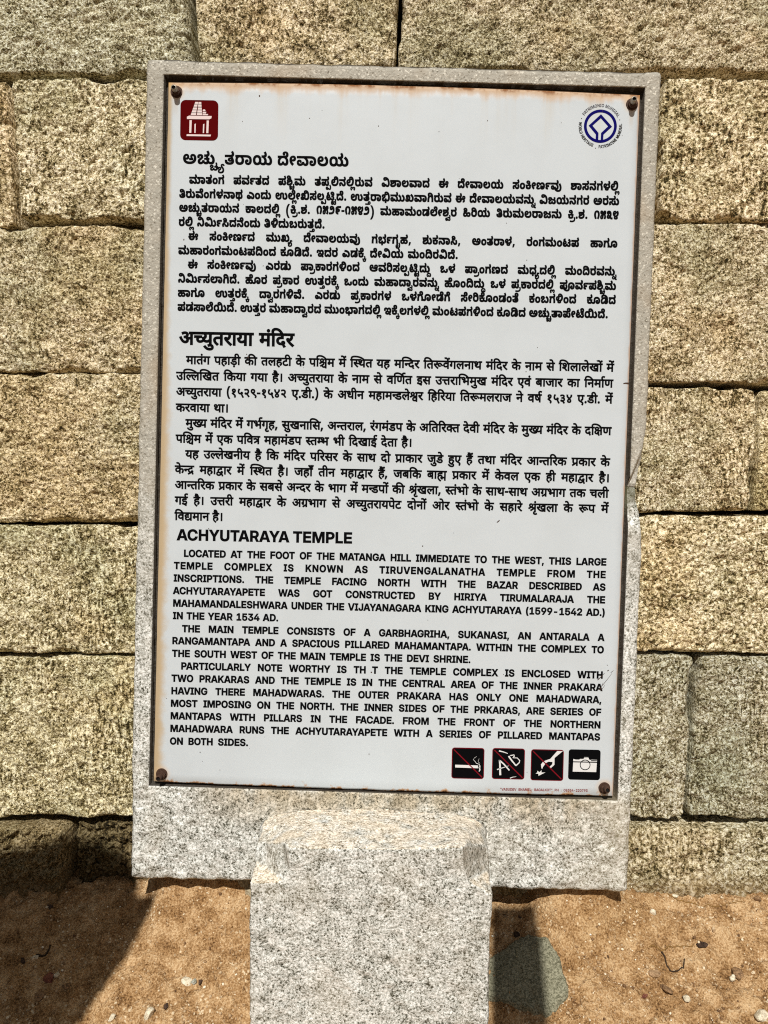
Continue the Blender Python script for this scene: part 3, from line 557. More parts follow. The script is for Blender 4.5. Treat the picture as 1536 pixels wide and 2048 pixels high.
[0,1,52,219,94,-101,0,-14,0,-12,-1,-1,-1,-6,-1,-4,-4,1,-2,0,-3,4,-3,5,-1,4,-1,10,-1,11,0,49,0,1,-30,-45,0,-6,0,-10,0,-6,-1,-1,0,-4,-1,-4,-3,1,-3,0,-3,6,-4,12,-1,9,0,11,0,1,-30,-13,0,-16,0,-32,3,-26,8,-14,13,1,9,0,7,8,11,22,10,19,3,-3,-7,-22,5,-26,15,1,13,0,8,14,12,13,4,10,4,22,3,32,2,25,0,95,0],
[0,2,48,93,-3,-36,0,-40,25,1,23,0,12,10,21,24,16,19,6,11,-6,-61,0,1,29,173,0,20,0,16,2,5,1,4,2,4,4,1,3,0,6,-12,12,-11,6,51,15,20,-13,16,-19,1,-12,0,-6,-8,-13,-9,-5,-6,-4,-14,-4,-16,-2,-7,-1,17,4,14,-6,22,-16,10,-20,1,-12,0,-23,-40,-25,-35,0,-20,0,-26,6,-22,11,-9,9,31,2,-14,-11,-24,-12,-28,-5,24,103,27,12,0,14,11,3,11,55,0,2,-12,14,-10,11,0,10,0,12,10,1,10,0,10,-8,16,-18,13,-28,8,-17,0,-5,0,-18,0,-28,-7,-18,-13,-10,-17,1,-9,0,-11,12,-10],
[0,1,102,115,-3,-30,0,-46,9,-26,17,1,12,0,10,16,14,34,9,25,4,24,4,26,7,8,12,1,10,1,6,0,6,-6,15,-14,14,-18,8,-9,0,-10,0,-10,-4,1,-4,0,-5,12,-4,9,0,12,0,12,9,3,6,43,-5,-8,-18,-42,-14,-25,0,-18,0,-32,7,-18,13,1,10,0,15,42,18,33,0,26,0,40,-11,28,-20,14,-28,1,-17,0,-4,-2,-7,-4,-6,-1,-3,-6,-8,-20,-13,-32,-9,-25,-5,-14,-2,-14,-3,-6,-4,1,-2,0,-2,6,-5,16,-2,15,0,26,0,36,8,18,13,1,8,0,8,-16,14,-11,5,-2,1,-4,1,-1,0,-8,3,-20,2,-9,0,-16,0,-10,-3,1,-3,0,-1,2,-2,1,-1,-61,-10,-4,4,-4,8,1,5,0,3,6,10,20,10,34,6,29,0,14,0,26,-3,13,-2,2,0,6,0,6,-1,3,0,26,-5,34,-18,16,-21,1,-13,0,-16,-32,-25,-62,-15],
[0,3,60,99,-3,-28,0,-38,11,-20,19,1,12,0,11,16,16,32,10,23,0,28,0,30,-14,1,-11,0,-3,-4,-8,-1,-2,-43,1,0,2,0,2,1,1,0,3,-4,4,-5,0,-6,0,-8,-5,1,-5,0,-7,20,-7,21,0,22,0,22,11,3,11,57,0,0,-12,16,-10,11,0,12,0,10,10,1,8,0,7,-10,14,-16,13,-24,11,-15,4,73,6,16,-7,28,-16,16,-20,1,-13,0,-17,-20,-20,-34,-10,-21,0,-20,0,-28,6,-22,11,-9,9,25,-2,-12,-9,-28,-10,-30,-5,22,13,94,1,29,201,0,18,0,18,2,5,1,4,2,2,4,1,3,0,6,-12,12,-9,6,49,15,22,-13,16,-19,1,-12,0,-6,-8,-13,-9,-5,-12,-6,-36,-6,-35,0,23,371,-3,-32,0,-48,15,-23,14,37,21,12,-10,26,-10,19,0,18,0,20,12,1,12,0,11,-18,19,-28,15,-15,5,43,25,22,-8,40,-21,22,-29,1,-18,0,-16,-20,-23,-40,-14],
[0,1,58,-83,-74,-28,0,-30,16,1,13,0,13,26,13,23,0,18,0,20,-9,1,-8,0,-3,-4,-5,1,-2,-31,1,2,1,0,2,1,1,0,2,-2,2,-3,0,-2,0,-6,-4,1,-3,0,-5,12,-6,13,0,12,0,12,4,4,6,3,3,39,0,2,-6,10,-7,11,0,6,0,10,5,4,9,1,7,0,12,-16,22,-11,9,41,9,8,-7,14,-16,10,-19,1,-10,0,-14,-14,-18,-26,-8,-17,0,-16,0,-22,4,-16,10,-7,6,29,0,-8,-6,-18,-9,-22,-5],
[0,1,80,157,-3,-44,0,-64,18,-34,33,1,21,0,18,24,25,44,14,29,0,22,0,30,-9,18,-17,1,-11,0,-11,-18,-16,-32,-9,-23,0,-14,0,-26,5,-20,7,-7,4,17,22,4,-4,12,-6,16,-3,9,0,14,0,14,6,1,6,0,6,-10,5,-5,0,-8,0,-14,-7,-8,-14,1,-11,0,-12,16,-19,38,-10,29,0,28,0,40,13,22,27,1,19,0,15,-8,24,-14,17,-18,9,-9,0,-8,0,-10,-4,1,-5,0,-4,10,-4,9,0,12,0,12,9,5,7,43,-6,-8,-13,-22,-14,-30,-6,-15,0,-12,0,-26,4,-20,8,-12,11,1,8,0,15,40,18,37,0,28,0,44,-13,30,-24,14,-32,1,-19,0,-22,-20,-34,-40,-23,-60,-12],
[0,1,67,199,-3,-20,0,-30,6,-26,14,-13,12,-4,3,-6,5,-6,2,-1,0,-6,0,-6,-5,1,-4,0,-6,8,-11,7,-6,-57,-12,-8,8,-14,19,1,9,0,11,16,16,34,10,25,0,20,0,36,-10,17,-14,8,-6,10,-8,12,-3,7,0,10,0,10,9,1,8,0,11,-16,19,-30,15,-17,5,-137,0,1,29,159,0,20,0,16,2,5,1,4,2,4,4,1,3,0,6,-12,12,-9,6,49,15,20,-13,16,-19,1,-12,0,-6,-8,-13,-9,-5,-12,-6,-34,-6,-27,0,-9,0,43,6,18,-7,28,-16,14,-21,1,-12,0,-24,-42,-23],
[0,1,44,-97,-13,14,0,20,-4,16,-9,11,-7,-29,0,12,9,26,11,21,0,18,0,24,-8,12,-13,1,-8,0,-9,-10,-14,-16,-11,-9,-4,-31,14,10,5,14,11,1,7,0,4,-8,6,-7,0,-8,0,-10,-9,1,-8,-39,0,0,8,-8,9,-9,0,-6,0,-8,-6,1,-4,0,-7,14,-11,9,-5,-31,-14,-14,7,-22,18,1,13,0,8,14,13,24,8],
[0,2,40,133,-3,-38,0,-52,14,-26,25,1,18,0,12,10,17,24,14,19,5,9,-8,-59,0,1,29,123,0,20,0,16,2,5,1,4,2,4,4,1,3,0,6,-12,12,-11,6,51,15,20,-13,16,-19,1,-12,0,-6,-8,-12,-7,-6,-8,-3,-18,-6,-17,-2,19,6,12,-5,20,-13,10,-17,1,-12,0,-18,-26,-25,-52,-14,15,133,28,16,0,24,8,10,14,1,9,0,11,-12,16,-22,8,-15,0,-18,0,-22,-9,-12,-15,1,-10,0,-16,28,-16],
[0,1,86,97,-3,-26,0,-38,11,-22,19,1,12,0,11,18,16,32,10,23,0,28,0,28,-14,1,-11,0,-3,-4,-8,-1,-2,-43,1,0,2,2,2,1,1,0,3,-6,4,-5,0,-4,0,-8,-5,1,-5,0,-7,18,-7,21,0,24,0,20,11,3,11,57,0,0,-12,18,-10,15,0,6,0,12,3,8,7,6,12,1,10,0,19,-18,34,-32,25,-42,15,-21,0,-10,0,-12,-4,1,-5,0,-4,12,-4,7,0,12,0,14,10,3,6,53,-5,-4,-11,-24,-16,-34,-7,-19,0,-22,0,-34,7,-18,14,1,10,0,10,16,15,38,8,29,0,42,0,66,-17,46,-31,24,-41,1,-25,0,-16,-10,-22,-18,-15,-24,-8,-26,-4,-13,0,-18,0,-28,6,-22,11,-9,9,25,-2,-14,-9,-26,-10,-32,-5],
[0,2,65,115,-3,-30,0,-46,9,-26,17,1,12,0,10,18,14,32,10,25,3,14,3,16,4,8,5,1,3,0,4,-6,3,-6,2,-3,0,-4,0,-8,-2,-4,-3,1,-3,0,-2,2,-4,1,-1,-61,-11,-4,4,-4,8,1,4,0,7,18,11,38,6,25,0,20,0,32,-8,18,-13,1,-7,0,-9,-10,-12,-28,-9,-25,-5,-14,-2,-14,-3,-6,-3,1,-3,0,-2,6,-5,16,-2,15,0,26,0,34,8,18,15,1,10,0,12,-10,16,-18,11,-7,2,1,6,37,2,24,-6,28,-15,14,-19,1,-10,0,-18,-32,-28,-62,-16,7,13,94,1,29,199,0,1,-29,-73,0,-25,5,-37,-5],
[0,3,40,145,-3,-36,0,-52,13,-28,25,1,18,0,12,12,18,22,14,19,5,9,-8,-59,0,1,29,125,0,18,0,18,2,5,1,4,2,2,4,1,3,0,6,-12,12,-9,6,49,15,20,-13,16,-19,1,-12,0,-6,-6,-11,-7,-5,-6,-5,-20,-6,-19,-2,19,6,14,-5,18,-13,10,-17,1,-13,0,-17,-26,-25,-52,-14,21,145,28,18,0,24,7,10,14,1,10,0,3,0,5,-1,2,-2,8,-12,11,-22,6,-13,0,-14,0,-22,-6,-14,-12,-1,-8,0,-2,0,-4,1,-3,0,-16,26,-15,47,301,29,16,0,12,5,1,5,0,4,-14,8,-7,5,-3,9,-10,6,-16,14,1,8,0,8,14,13,30,7,21,0,32,0,34,-19,1,-14,0,-12,-20,-15,-34,-9,-44,-3,-23,0,-275,0,1,25,297,0,18,0,22,3,12,6,1,5,0,4,-8,5,-7,0,-4,0,-10,-4,1,-4,0,-5,12,-8,13,-7,9,-7,10,-6,18,-15,1,-8,0,-10,-18,-14,-34,-8,-27,-1],
[0,3,43,199,-3,-20,0,-30,6,-26,14,-13,12,-4,3,-6,5,-6,2,-1,0,-6,0,-6,-5,1,-4,0,-6,8,-11,7,-6,-57,-12,-8,8,-14,19,1,9,0,11,16,16,34,10,25,0,14,0,26,-5,22,-11,11,-9,8,-6,12,-7,10,-3,7,0,10,0,12,8,1,8,0,8,-10,17,-7,7,59,11,14,-10,12,-23,1,-12,0,-22,-44,-22,12,151,61,-16,0,-16,8,1,7,0,7,16,9,17,0,14,0,18,-9,1,-7,0,-7,-16,-8,22,13,94,1,29,161,0,20,0,16,2,5,1,4,2,4,4,1,3,0,6,-12,12,-11,6,51,15,20,-13,16,-19,1,-12,0,-6,-8,-13,-9,-5,-12,-6,-36,-6,-33,0],
[0,3,23,123,-3,-34,0,-44,10,-22,16,1,9,0,6,6,9,12,8,11,4,-3,-3,-31,-1,1,24,217,0,1,-24,-31,1,-5,3,10,-3,14,-8,8,-9,1,-7,0,-9,-20,-16,-44,-10,14,123,27,20,0,16,9,1,6,0,5,-8,8,-16,4,-11,0,-10,0,-16,-5,-8,-7,1,-5,0,-6,16,-9,40,77,69,9,8,18,3,28,10,16,13,1,8,1,2,0,6,-8,10,-14,7,-9,0,-8,0,-10,-4,1,-5,0,-3,6,-3,8,-2,7,0,12,0,20,6,9,6,17,-18,-8,-4,-18,-6,-22,-4,-13,0,-22,0,-30,7,-16,12,1,9,0,13,38,16,35,0,28,0,38,-12,20,-19,1,-12,0,-13,-18,-19,-15,-7],
[0,1,102,251,-3,-40,0,-40,21,1,17,0,16,34,18,27,0,24,0,26,-13,1,-11,0,-3,-2,-7,-1,-2,-39,1,0,1,2,2,1,1,0,3,-6,3,-1,0,-4,0,-6,-4,1,-4,0,-5,14,-6,15,0,16,0,20,7,8,14,1,11,1,2,0,11,-10,16,-22,10,-17,0,-18,0,-24,-12,-3,-9,-55,0,-2,10,-16,11,-15,0,-14,0,-14,-7,1,-5,0,-3,6,-4,5,-2,4,-2,12,-2,11,0,7,0,1,-25,-7,0,-10,0,-14,-2,-3,-2,-4,-2,-4,-3,1,-2,0,-4,12,-6,13,0,10,0,16,3,9,3,29,-24,-18,-5,-34,-5,-19,0,-42,0,-38,19,1,14,0,8,14,13,30,10,23,2,-1,-11,-20,3,-26,11,-16,15,1,9,0,10,20,16,36,10,29,0,30,0,40,-14,15,-12,-25,-1,10,8,28,12,34,7,23,0,38,0,48,-18,24,-30,1,-19,0,-13,-12,-23,-26,-17,-40,-9],
[0,1,25,-129,11,12,-7,28,-11,34,-6,23,0,26,0,32,10,14,19,1,13,0,18,-26,35,-23,16,61,17,28,-21,28,-41,1,-23,0,-16,-16,-26,-32,-19,-52,-10,-33,0,-28,0,-48,7,-42,16,-23,12],
[0,2,87,153,-3,-22,0,-36,6,-18,11,1,8,0,6,10,9,9,3,17,-7,-30,2,-44,14,-24,21,1,14,0,12,18,19,36,11,27,0,18,0,28,-7,18,-14,1,-11,0,-9,-14,-14,-28,-8,-19,0,-20,0,-28,4,-7,3,3,18,8,-3,20,-3,11,0,12,0,12,5,1,5,0,5,-8,4,-5,0,-10,0,-12,-8,1,-9,0,-6,8,-9,18,-7,34,-4,25,0,34,1,36,9,1,9,0,7,-16,8,-11,2,-19,0,1,29,7,0,18,0,18,2,5,1,4,2,2,4,1,3,0,6,-12,12,-9,6,49,15,22,-13,16,-19,1,-12,0,-12,-26,-18,-19,-3,3,7,12,-2,20,-10,10,-12,1,-8,0,-9,-12,-13,-26,-10,-32,-6,-21,-1,17,8,8,-4,10,-9,1,-7,0,-10,-36,-14,12,153,19,8,0,10,4,1,4,0,3,-10,4,-7,1,-8,-1,-10,-4,1,-3,0,-4,10,-4],
[0,1,100,139,-3,-36,0,-50,8,-28,13,-12,18,1,10,0,3,0,7,3,4,63,-3,0,-2,0,-3,1,-2,0,-4,4,-8,12,-7,24,-5,23,0,16,0,24,3,14,6,6,8,1,5,0,3,-8,7,-1,2,-2,1,-2,2,-6,2,-12,2,-5,0,-8,0,-8,-3,1,-2,0,-2,8,-3,7,0,4,0,10,3,6,12,1,12,0,11,-10,19,-20,15,-28,9,-15,0,-8,0,-12,-5,1,-4,0,-5,12,-3,9,0,12,0,12,9,3,7,45,-6,-8,-13,-24,-15,-28,-6,-15,0,-20,0,-30,7,-20,14,1,10,0,16,44,18,37,0,28,0,48,-11,38,-19,18,-28,1,-17,0,-7,-4,-12,-3,-5,-2,-2,-8,-3,-6,-3,-1,-1,-12,-9,-30,-9,-21,0,-30,0,-30,15,1,11,0,7,12,12,28,7,23,0,14,0,22,-3,15,-3,5,1,24,-5,26,-20,1,-14,0,-12,-16,-18,-32,-11,-44,-6],
[0,2,60,99,-3,-28,0,-38,11,-20,19,1,12,0,11,16,16,32,10,23,0,28,0,30,-14,1,-11,0,-3,-4,-8,-1,-2,-43,1,0,2,0,2,1,1,0,3,-4,4,-5,0,-6,0,-8,-5,1,-5,0,-7,20,-7,21,0,22,0,22,11,3,11,57,0,0,-12,16,-10,11,0,12,0,10,10,1,8,0,7,-10,14,-16,13,-24,11,-15,4,73,6,18,-6,26,-16,16,-21,1,-13,0,-17,-20,-20,-34,-10,-21,0,-20,0,-28,6,-22,11,-9,9,25,-2,-12,-9,-28,-10,-30,-5,46,13,94,1,29,193,0,24,0,18,3,7,2,4,3,4,6,1,4,0,6,-14,8,-9,0,-10,0,-16,-6,1,-7,0,-1,2,-3,1,-2,-19,14,4,2,8,2,5,0,10,0,16,-7,1,-5,0,-7,-18,-6,-13,0,-18,0,-20,10,1,9,0,8,18,14,32,8,25,0,28,0,38,-11,18,-19,1,-12,0,-8,-12,-16,-11,-6,-6,-3,-20,-6,-36,-3,-29,0],
[0,1,49,199,-3,-20,0,-30,6,-26,14,-13,12,-4,3,-6,5,-6,2,-1,0,-6,0,-6,-5,1,-4,0,-6,8,-11,7,-6,-57,-12,-8,8,-14,19,1,9,0,11,16,16,34,10,25,0,20,0,36,-10,17,-14,8,-6,10,-8,12,-3,7,0,10,0,10,9,1,8,0,11,-16,19,-30,15,-17,5,-137,0,1,29,217,0,1,-29,-33,-1,27,6,18,-5,28,-17,14,-21,1,-12,0,-24,-42,-23],
[0,4,48,93,-3,-36,0,-40,25,1,23,0,12,10,21,24,16,19,6,11,-6,-61,0,1,29,175,0,18,0,18,2,5,1,4,2,2,4,1,3,0,6,-12,12,-9,6,49,15,20,-13,16,-19,1,-12,0,-6,-6,-13,-9,-5,-8,-4,-14,-4,-16,-2,-7,-1,17,4,16,-6,20,-16,10,-20,1,-12,0,-23,-40,-25,-35,0,-18,0,-28,6,-22,11,-9,9,31,2,-14,-11,-24,-12,-28,-5,24,105,27,10,0,14,10,3,9,55,0,2,-11,16,-8,9,0,12,0,12,10,1,10,0,10,-10,16,-18,13,-28,8,-17,0,-5,0,-18,0,-26,-7,-20,-13,-10,-17,1,-9,0,-11,12,-10,12,159,51,-16,0,-18,9,1,7,0,7,18,9,17,0,14,0,18,-9,1,-7,0,-7,-18,-9,4,125,-32,5,33,57,0,7,-33],
[0,1,62,245,-3,-18,0,-28,6,-22,11,-9,9,25,-2,-14,-9,-26,-10,-32,-5,-21,0,-26,0,-38,11,-22,19,1,12,0,11,18,16,32,10,23,0,28,0,28,-14,1,-11,0,-3,-4,-8,-1,-2,-43,1,0,2,2,2,1,1,0,3,-6,4,-5,0,-4,0,-8,-5,1,-5,0,-7,18,-7,21,0,24,0,20,11,3,11,57,0,0,-12,16,-10,11,0,14,0,8,10,1,7,0,13,-22,21,-42,13,-58,8,-33,0,9,31,44,-1,70,-9,52,-16,32,-21,16,-25,1,-13,0,-16,-18,-21,-34,-11],
[0,1,109,403,-3,-22,0,-36,5,-13,7,-8,4,-14,11,-6,14,1,9,1,27,0,10,-2,8,-3,2,-4,1,-6,2,-3,0,-6,0,-10,-3,-4,-7,1,-6,0,-5,2,-10,0,-10,1,-4,0,-20,-30,-24,-52,-11,-33,0,-42,0,-60,18,-32,31,1,22,0,18,24,26,44,14,29,0,22,0,32,-10,16,-16,1,-11,0,-11,-18,-16,-32,-9,-23,0,-12,0,-24,4,-20,7,-7,3,15,23,4,-4,12,-5,14,-3,9,0,14,0,14,6,1,6,0,6,-8,5,-7,0,-14,0,-16,-16,1,-15,1,-2,0,-8,6,-14,16,-12,28,-7,21,0,18,0,24,7,12,13,1,9,0,5,-2,10,0,11,1,6,0,11,18,17,38,10,29,0,16,0,32,-4,11,-5,10,-4,12,-10,6,-15,1,-10,1,-25,0,-8,4,-10,5,-3,4,-2,14,-3,9,0,14,0,16,6,8,11,1,8,0,11,-14,19,-26,17,-13,7,51,20,20,-9,32,-23,18,-26,1,-16,0,-17,-22,-24,-46,-14],
[0,2,55,165,-3,-50,0,-66,18,-34,33,1,21,0,18,24,25,44,14,29,0,22,0,32,-10,16,-16,1,-11,0,-11,-18,-16,-32,-9,-23,0,-14,0,-26,5,-20,7,-7,4,17,22,4,-4,12,-6,14,-3,11,0,14,0,14,6,1,6,0,6,-10,5,-5,0,-8,0,-14,-7,-8,-14,1,-11,0,-12,18,-19,38,-10,31,0,26,0,36,8,18,16,1,11,0,11,-24,18,-17,5,39,20,20,-7,32,-15,18,-19,1,-14,0,-18,-30,-29,-62,-18,46,189,94,1,29,9,0,24,0,18,3,5,2,4,3,4,6,1,4,0,6,-12,8,-11,0,-10,0,-14,-6,1,-7,0,-1,0,-3,3,-2,-21,14,4,2,10,2,5,0,8,0,16,-7,1,-5,0,-7,-16,-6,-15,0,-16,0,-20,10,1,9,0,8,16,14,34,8,25,0,28,0,36,-11,18,-19,1,-12,0,-8,-10,-16,-11,-6,-6,-3,-22,-6,-34,-3,-25,0],
[0,1,113,89,-3,-38,0,-40,17,1,16,0,9,16,14,32,7,23,0,18,0,26,-4,24,-7,15,-6,19,-1,12,-5,18,-7,20,-3,15,0,18,0,22,9,10,19,1,14,0,16,-12,30,-22,23,-28,14,-13,0,-8,0,-10,-4,1,-5,0,-4,10,-4,9,0,12,0,12,9,5,7,43,-7,-8,-15,-38,-17,-29,0,-12,0,-26,4,-20,7,-12,12,1,8,0,15,40,18,37,0,34,0,52,-16,38,-29,18,-39,1,-22,0,-26,-24,-32,-48,-15,-35,0,-22,0,-32,4,-28,9,-17,7,-2,0,-6,3,-3,1,-14,6,-26,9,-13,0,-10,0,-8,-4,1,-2,0,-3,10,-3,13,0,16,0,22,6,14,12,8,15,1,9,0,10,-8,15,-18,9,-13,0,-6,0,-18,-5,1,-5,0,-2,2,-4,5,-2,-5,-1,0,6,12,5,11,0,8,0,14,-7,1,-5,0,-8,-20,-8,-21,0,-22,0,-34,14,1,15,0,10,20,15,36,8,25,0,32,0,46,-14,24,-26,1,-18,0,-14,-14,-23,-11,-8,-20,-14,-48,-12],
[0,3,71,113,-3,-22,0,-36,7,-26,14,-14,21,1,14,0,18,24,25,42,13,29,0,18,0,28,-8,18,-15,1,-11,0,-9,-14,-15,-30,-9,-23,0,-14,0,-24,4,-11,4,9,21,8,-3,16,-2,13,0,10,0,10,5,1,4,0,5,-6,4,-7,0,-6,0,-14,-6,-8,-14,1,-11,1,-3,0,-6,6,-9,12,-5,14,-3,9,0,22,0,22,11,5,11,55,0,2,-10,16,-12,17,0,12,0,12,8,1,6,0,5,-8,9,-16,6,-9,1,41,18,20,-4,28,-14,12,-16,1,-10,0,-17,-38,-22,-39,0,-16,0,-32,5,-28,11,-11,11,31,1,-12,-10,-28,-12,-34,-6,15,83,93,-20,4,-20,16,1,8,0,6,16,13,36,8,31,1,5,-28,-12,-1,-8,-4,1,-3,0,-3,12,-5,7,-1,42,223,60,1,26,31,0,16,4,22,14,1,9,1,2,0,6,-8,10,-14,6,-9,0,-8,0,-10,-4,1,-4,0,-3,4,-3,10,-2,7,0,12,0,20,6,9,6,17,-18,-8,-4,-18,-6,-22,-4,-13,0,-22,0,-30,6,-16,13,1,9,0,13,36,16,37,0,26,0,40,-12,20,-20,1,-12,0,-11,-12,-17,-22,-13,-28,-10,-13,-3],
[0,2,64,-85,-83,-20,0,-26,10,-12,16,1,10,0,13,18,16,28,9,19,0,20,0,24,-12,1,-10,0,-9,-24,-12,-23,0,-16,0,-20,5,-7,3,11,14,4,-2,14,-5,13,0,8,0,8,3,1,3,0,2,-6,3,-3,0,-10,0,-12,-10,1,-11,0,-4,4,-8,10,-4,11,0,14,0,12,8,1,4,39,0,4,-5,10,-7,11,0,10,0,8,5,1,5,0,5,-16,9,-11,2,23,15,14,-3,22,-9,12,-12,1,-9,0,-9,-14,-13,-26,-6,-15,0,-22,0,-26,9,-11,11,29,1,-8,-8,-22,-9,-22,-4,20,-19,-39,1,20,11,0,10,0,10,1,5,1,2,2,2,4,1,2,0,6,-8,13,-5,6,41,7,8,-9,10,-16,1,-8,0,-10,-16,-13,-26,-6,-19,0],
[0,1,12,25,16,0,10,20,9,19,0,16,0,22,-9,1,-10,0,-9,-22,-10,-15,0,-16,0,-22,10],
[0,2,20,37,-38,0,-9,-10,-12,-9,-4,-12,-5,-34,-3,-25,0,-119,0,1,21,109,0,-5,-2,-2,3,-2,8,1,4,0,8,12,12,26,8,19,0,30,0,28,-17,14,-37,-39,0,-4,2,-6,3,-3,-7,2,11,0,14,0,14,6,1,6,0,5,-8,5,-9,0,-8,0,-8,-6],
[0,2,98,95,-3,-24,0,-32,10,-16,15,1,10,0,8,8,14,26,13,23,8,14,6,12,8,1,4,0,2,-4,3,-6,2,-5,0,-8,0,-8,-5,1,-4,0,-3,2,-5,3,-3,-55,-8,-4,5,-6,11,1,6,0,9,18,15,36,8,27,0,28,0,34,-10,16,-14,1,-7,0,-8,-10,-13,-24,-13,-19,-8,-16,-6,-12,-8,1,-4,0,-4,12,-4,11,0,18,0,18,11,1,11,57,0,2,-12,18,-10,15,0,10,0,16,7,10,17,1,16,0,17,-12,30,-22,24,-26,14,-13,0,-10,0,-10,-4,1,-5,0,-4,12,-4,9,0,12,0,12,9,3,7,45,-7,-8,-15,-38,-17,-29,0,-12,0,-26,4,-20,7,-14,12,1,8,0,15,42,18,37,0,32,0,52,-16,38,-30,20,-39,1,-23,0,-24,-20,-31,-44,-16,-33,0,-18,0,-30,6,-24,11,-9,10,31,1,-14,-11,-28,-12,-32,-5,4,139,-32,7,33,57,0,5,-33],
[0,1,90,251,-3,-22,0,-32,4,-28,9,-15,7,-2,0,-6,3,-3,1,-14,6,-26,9,-13,0,-10,0,-8,-4,1,-2,0,-3,10,-3,13,0,16,0,22,6,14,12,8,15,1,9,0,10,-8,15,-18,9,-13,0,-6,0,-18,-5,1,-5,0,-2,2,-4,5,-2,-5,-1,0,6,12,5,11,0,8,0,14,-7,1,-5,0,-8,-20,-8,-21,0,-22,0,-34,14,1,15,0,10,20,15,36,8,25,0,34,0,44,-14,24,-26,1,-18,0,-14,-14,-23,-11,-8,-20,-14,-48,-12,-31,0,-38,0,-40,17,1,16,0,9,16,14,32,7,23,0,18,0,26,-4,24,-7,15,-6,19,-1,12,-5,18,-7,18,-3,15,0,22,0,22,15,1,13,0,14,-24,23,-34,17,-15,6,45,25,28,-10,44,-25,24,-32,1,-19,0,-17,-24,-25,-46,-15],
[0,2,41,137,94,-10,0,-14,-5,-12,-9,-1,-6,-4,-6,-4,-14,-2,-19,1,-11,1,-24,-69,0,1,32,0,17,8,27,20,22,17,8,-5,-11,-10,6,-14,12,-6,13,1,7,0,13,24,17,38,8,23,0,36,0,52,-15,17,-13,16,-12,16,-28,6,-38,1,-27,1,-38,-67,0,1,24,0,12,-2,18,-4,15,-3,6,-6,9,-18,10,17,131,122,22,0,30,-8,15,-13,-6,11,-20,18,-32,11,-21,0,-16,0,-14,-8,1,-5,0,-5,8,-8,7,-2,-17,1,10,4,26,4],
[0,1,53,-61,-12,18,0,28,-7,20,-15,11,-12,6,-6,8,-8,12,-3,11,0,2,0,10,1,3,1,7,-19,-2,-1,-14,-2,-7,0,-16,0,-22,5,-14,12,-7,9,-8,9,-12,12,-14,5,-7,0,-10,0,-12,-6,1,-4,0,-4,6,-5,14,-3,13,0,20,0,28,10,12,17,1,9,0,9,-6,12,-5,6,41,8,8,-8,8,-17,1,-10,0,-14,-18,-21,-32,-14,-40,-6,-17,0,-26,0,-30,8,-16,14,1,9,0,13,34,16],
[0,2,72,239,-3,-28,0,-36,13,-15,14,31,1,-14,-11,-28,-12,-32,-5,-19,0,-24,0,-32,10,-16,15,1,10,0,8,8,14,26,13,23,8,14,6,12,8,1,4,0,2,-4,3,-6,2,-5,0,-8,0,-8,-5,1,-4,0,-3,2,-5,3,-3,-55,-8,-4,5,-6,11,1,6,0,9,18,15,36,8,27,0,30,0,34,-10,14,-14,1,-7,0,-8,-10,-13,-24,-13,-19,-8,-16,-6,-12,-8,1,-4,0,-4,12,-4,11,0,18,0,18,11,1,11,57,0,2,-12,16,-10,15,0,14,0,12,8,1,6,0,5,-4,10,-5,3,59,12,10,-7,8,-17,1,-9,0,-13,-20,-18,-38,-10,23,225,65,-26,0,-36,8,-22,12,-9,7,-1,12,27,9,12,-11,30,-12,17,0,14,0,14,8,1,7,0,3,-2,7,-3,4,59,7,4,-5,6,-12,1,-7,0,-11,-18,-17,-36,-9],
[0,3,38,123,-3,-34,0,-44,10,-20,16,1,9,0,6,4,9,14,8,11,4,-3,-3,-31,-1,1,24,77,0,6,2,8,4,1,3,0,3,-6,6,-5,2,37,2,25,-2,6,-3,4,-5,1,-3,0,-3,-2,-4,-1,-2,71,0,1,-24,-31,1,-5,3,10,-3,14,-8,8,-9,1,-7,0,-9,-20,-16,-44,-10,14,125,27,18,0,18,9,1,6,0,5,-10,8,-16,4,-9,0,-12,0,-16,-5,-8,-7,1,-5,0,-6,18,-9,4,15,94,1,29,155,0,1,-29],
[0,1,16,19,48,0,25,20,47,38,40,25,14,59,0,-22,-15,-36,-39,-20,-46,1,-27,0,-38,40,-63,39,-27,-57,0,-40,26,-42,66],
[0,1,21,61,-11,0,-19,-32,-25,-62,-12,-43,0,-20,0,-40,3,-15,3,11,22,12,-2,34,-3,19,0,50,0,44,19,1,15,0,7,-10,13,-3,4,43,9,12,-9,6,-18],
[0,2,65,115,-3,-30,0,-46,9,-26,17,1,12,0,10,18,14,32,10,25,3,14,3,16,4,8,5,1,3,0,4,-6,3,-6,2,-3,0,-4,0,-8,-2,-4,-3,1,-3,0,-2,2,-4,1,-1,-61,-11,-4,4,-4,8,1,4,0,7,18,11,38,6,25,0,20,0,32,-8,18,-13,1,-7,0,-8,-10,-13,-28,-9,-25,-5,-14,-2,-14,-3,-6,-3,1,-3,0,-2,6,-5,16,-2,15,0,26,0,34,8,18,15,1,10,0,12,-10,16,-18,11,-7,2,1,6,37,4,24,-5,30,-18,12,-19,1,-11,0,-17,-32,-28,-62,-16,26,13,94,1,29,135,0,20,0,16,2,5,1,4,2,4,4,1,3,0,6,-12,12,-9,6,49,15,20,-13,16,-19,1,-12,0,-6,-8,-13,-9,-5,-6,-4,-22,-6,-30,-2,-23,0,-19,0,-23,5,-39,-5],
[0,1,35,129,154,28,0,40,-10,28,-19,14,-27,1,-16,0,-17,-10,-30,-20,-27,-11,-11,-55,14,12,14,20,34,1,20,0,11,-6,16,-10,12,-16,6,-11,0,-14,0,-20,-10,-8,-20,1,-14,0,-19,14,-33,17,-17,-53,-14,-12,11,-20,26,-12,30,1,18,0,16,14,26,28,20,42,10],
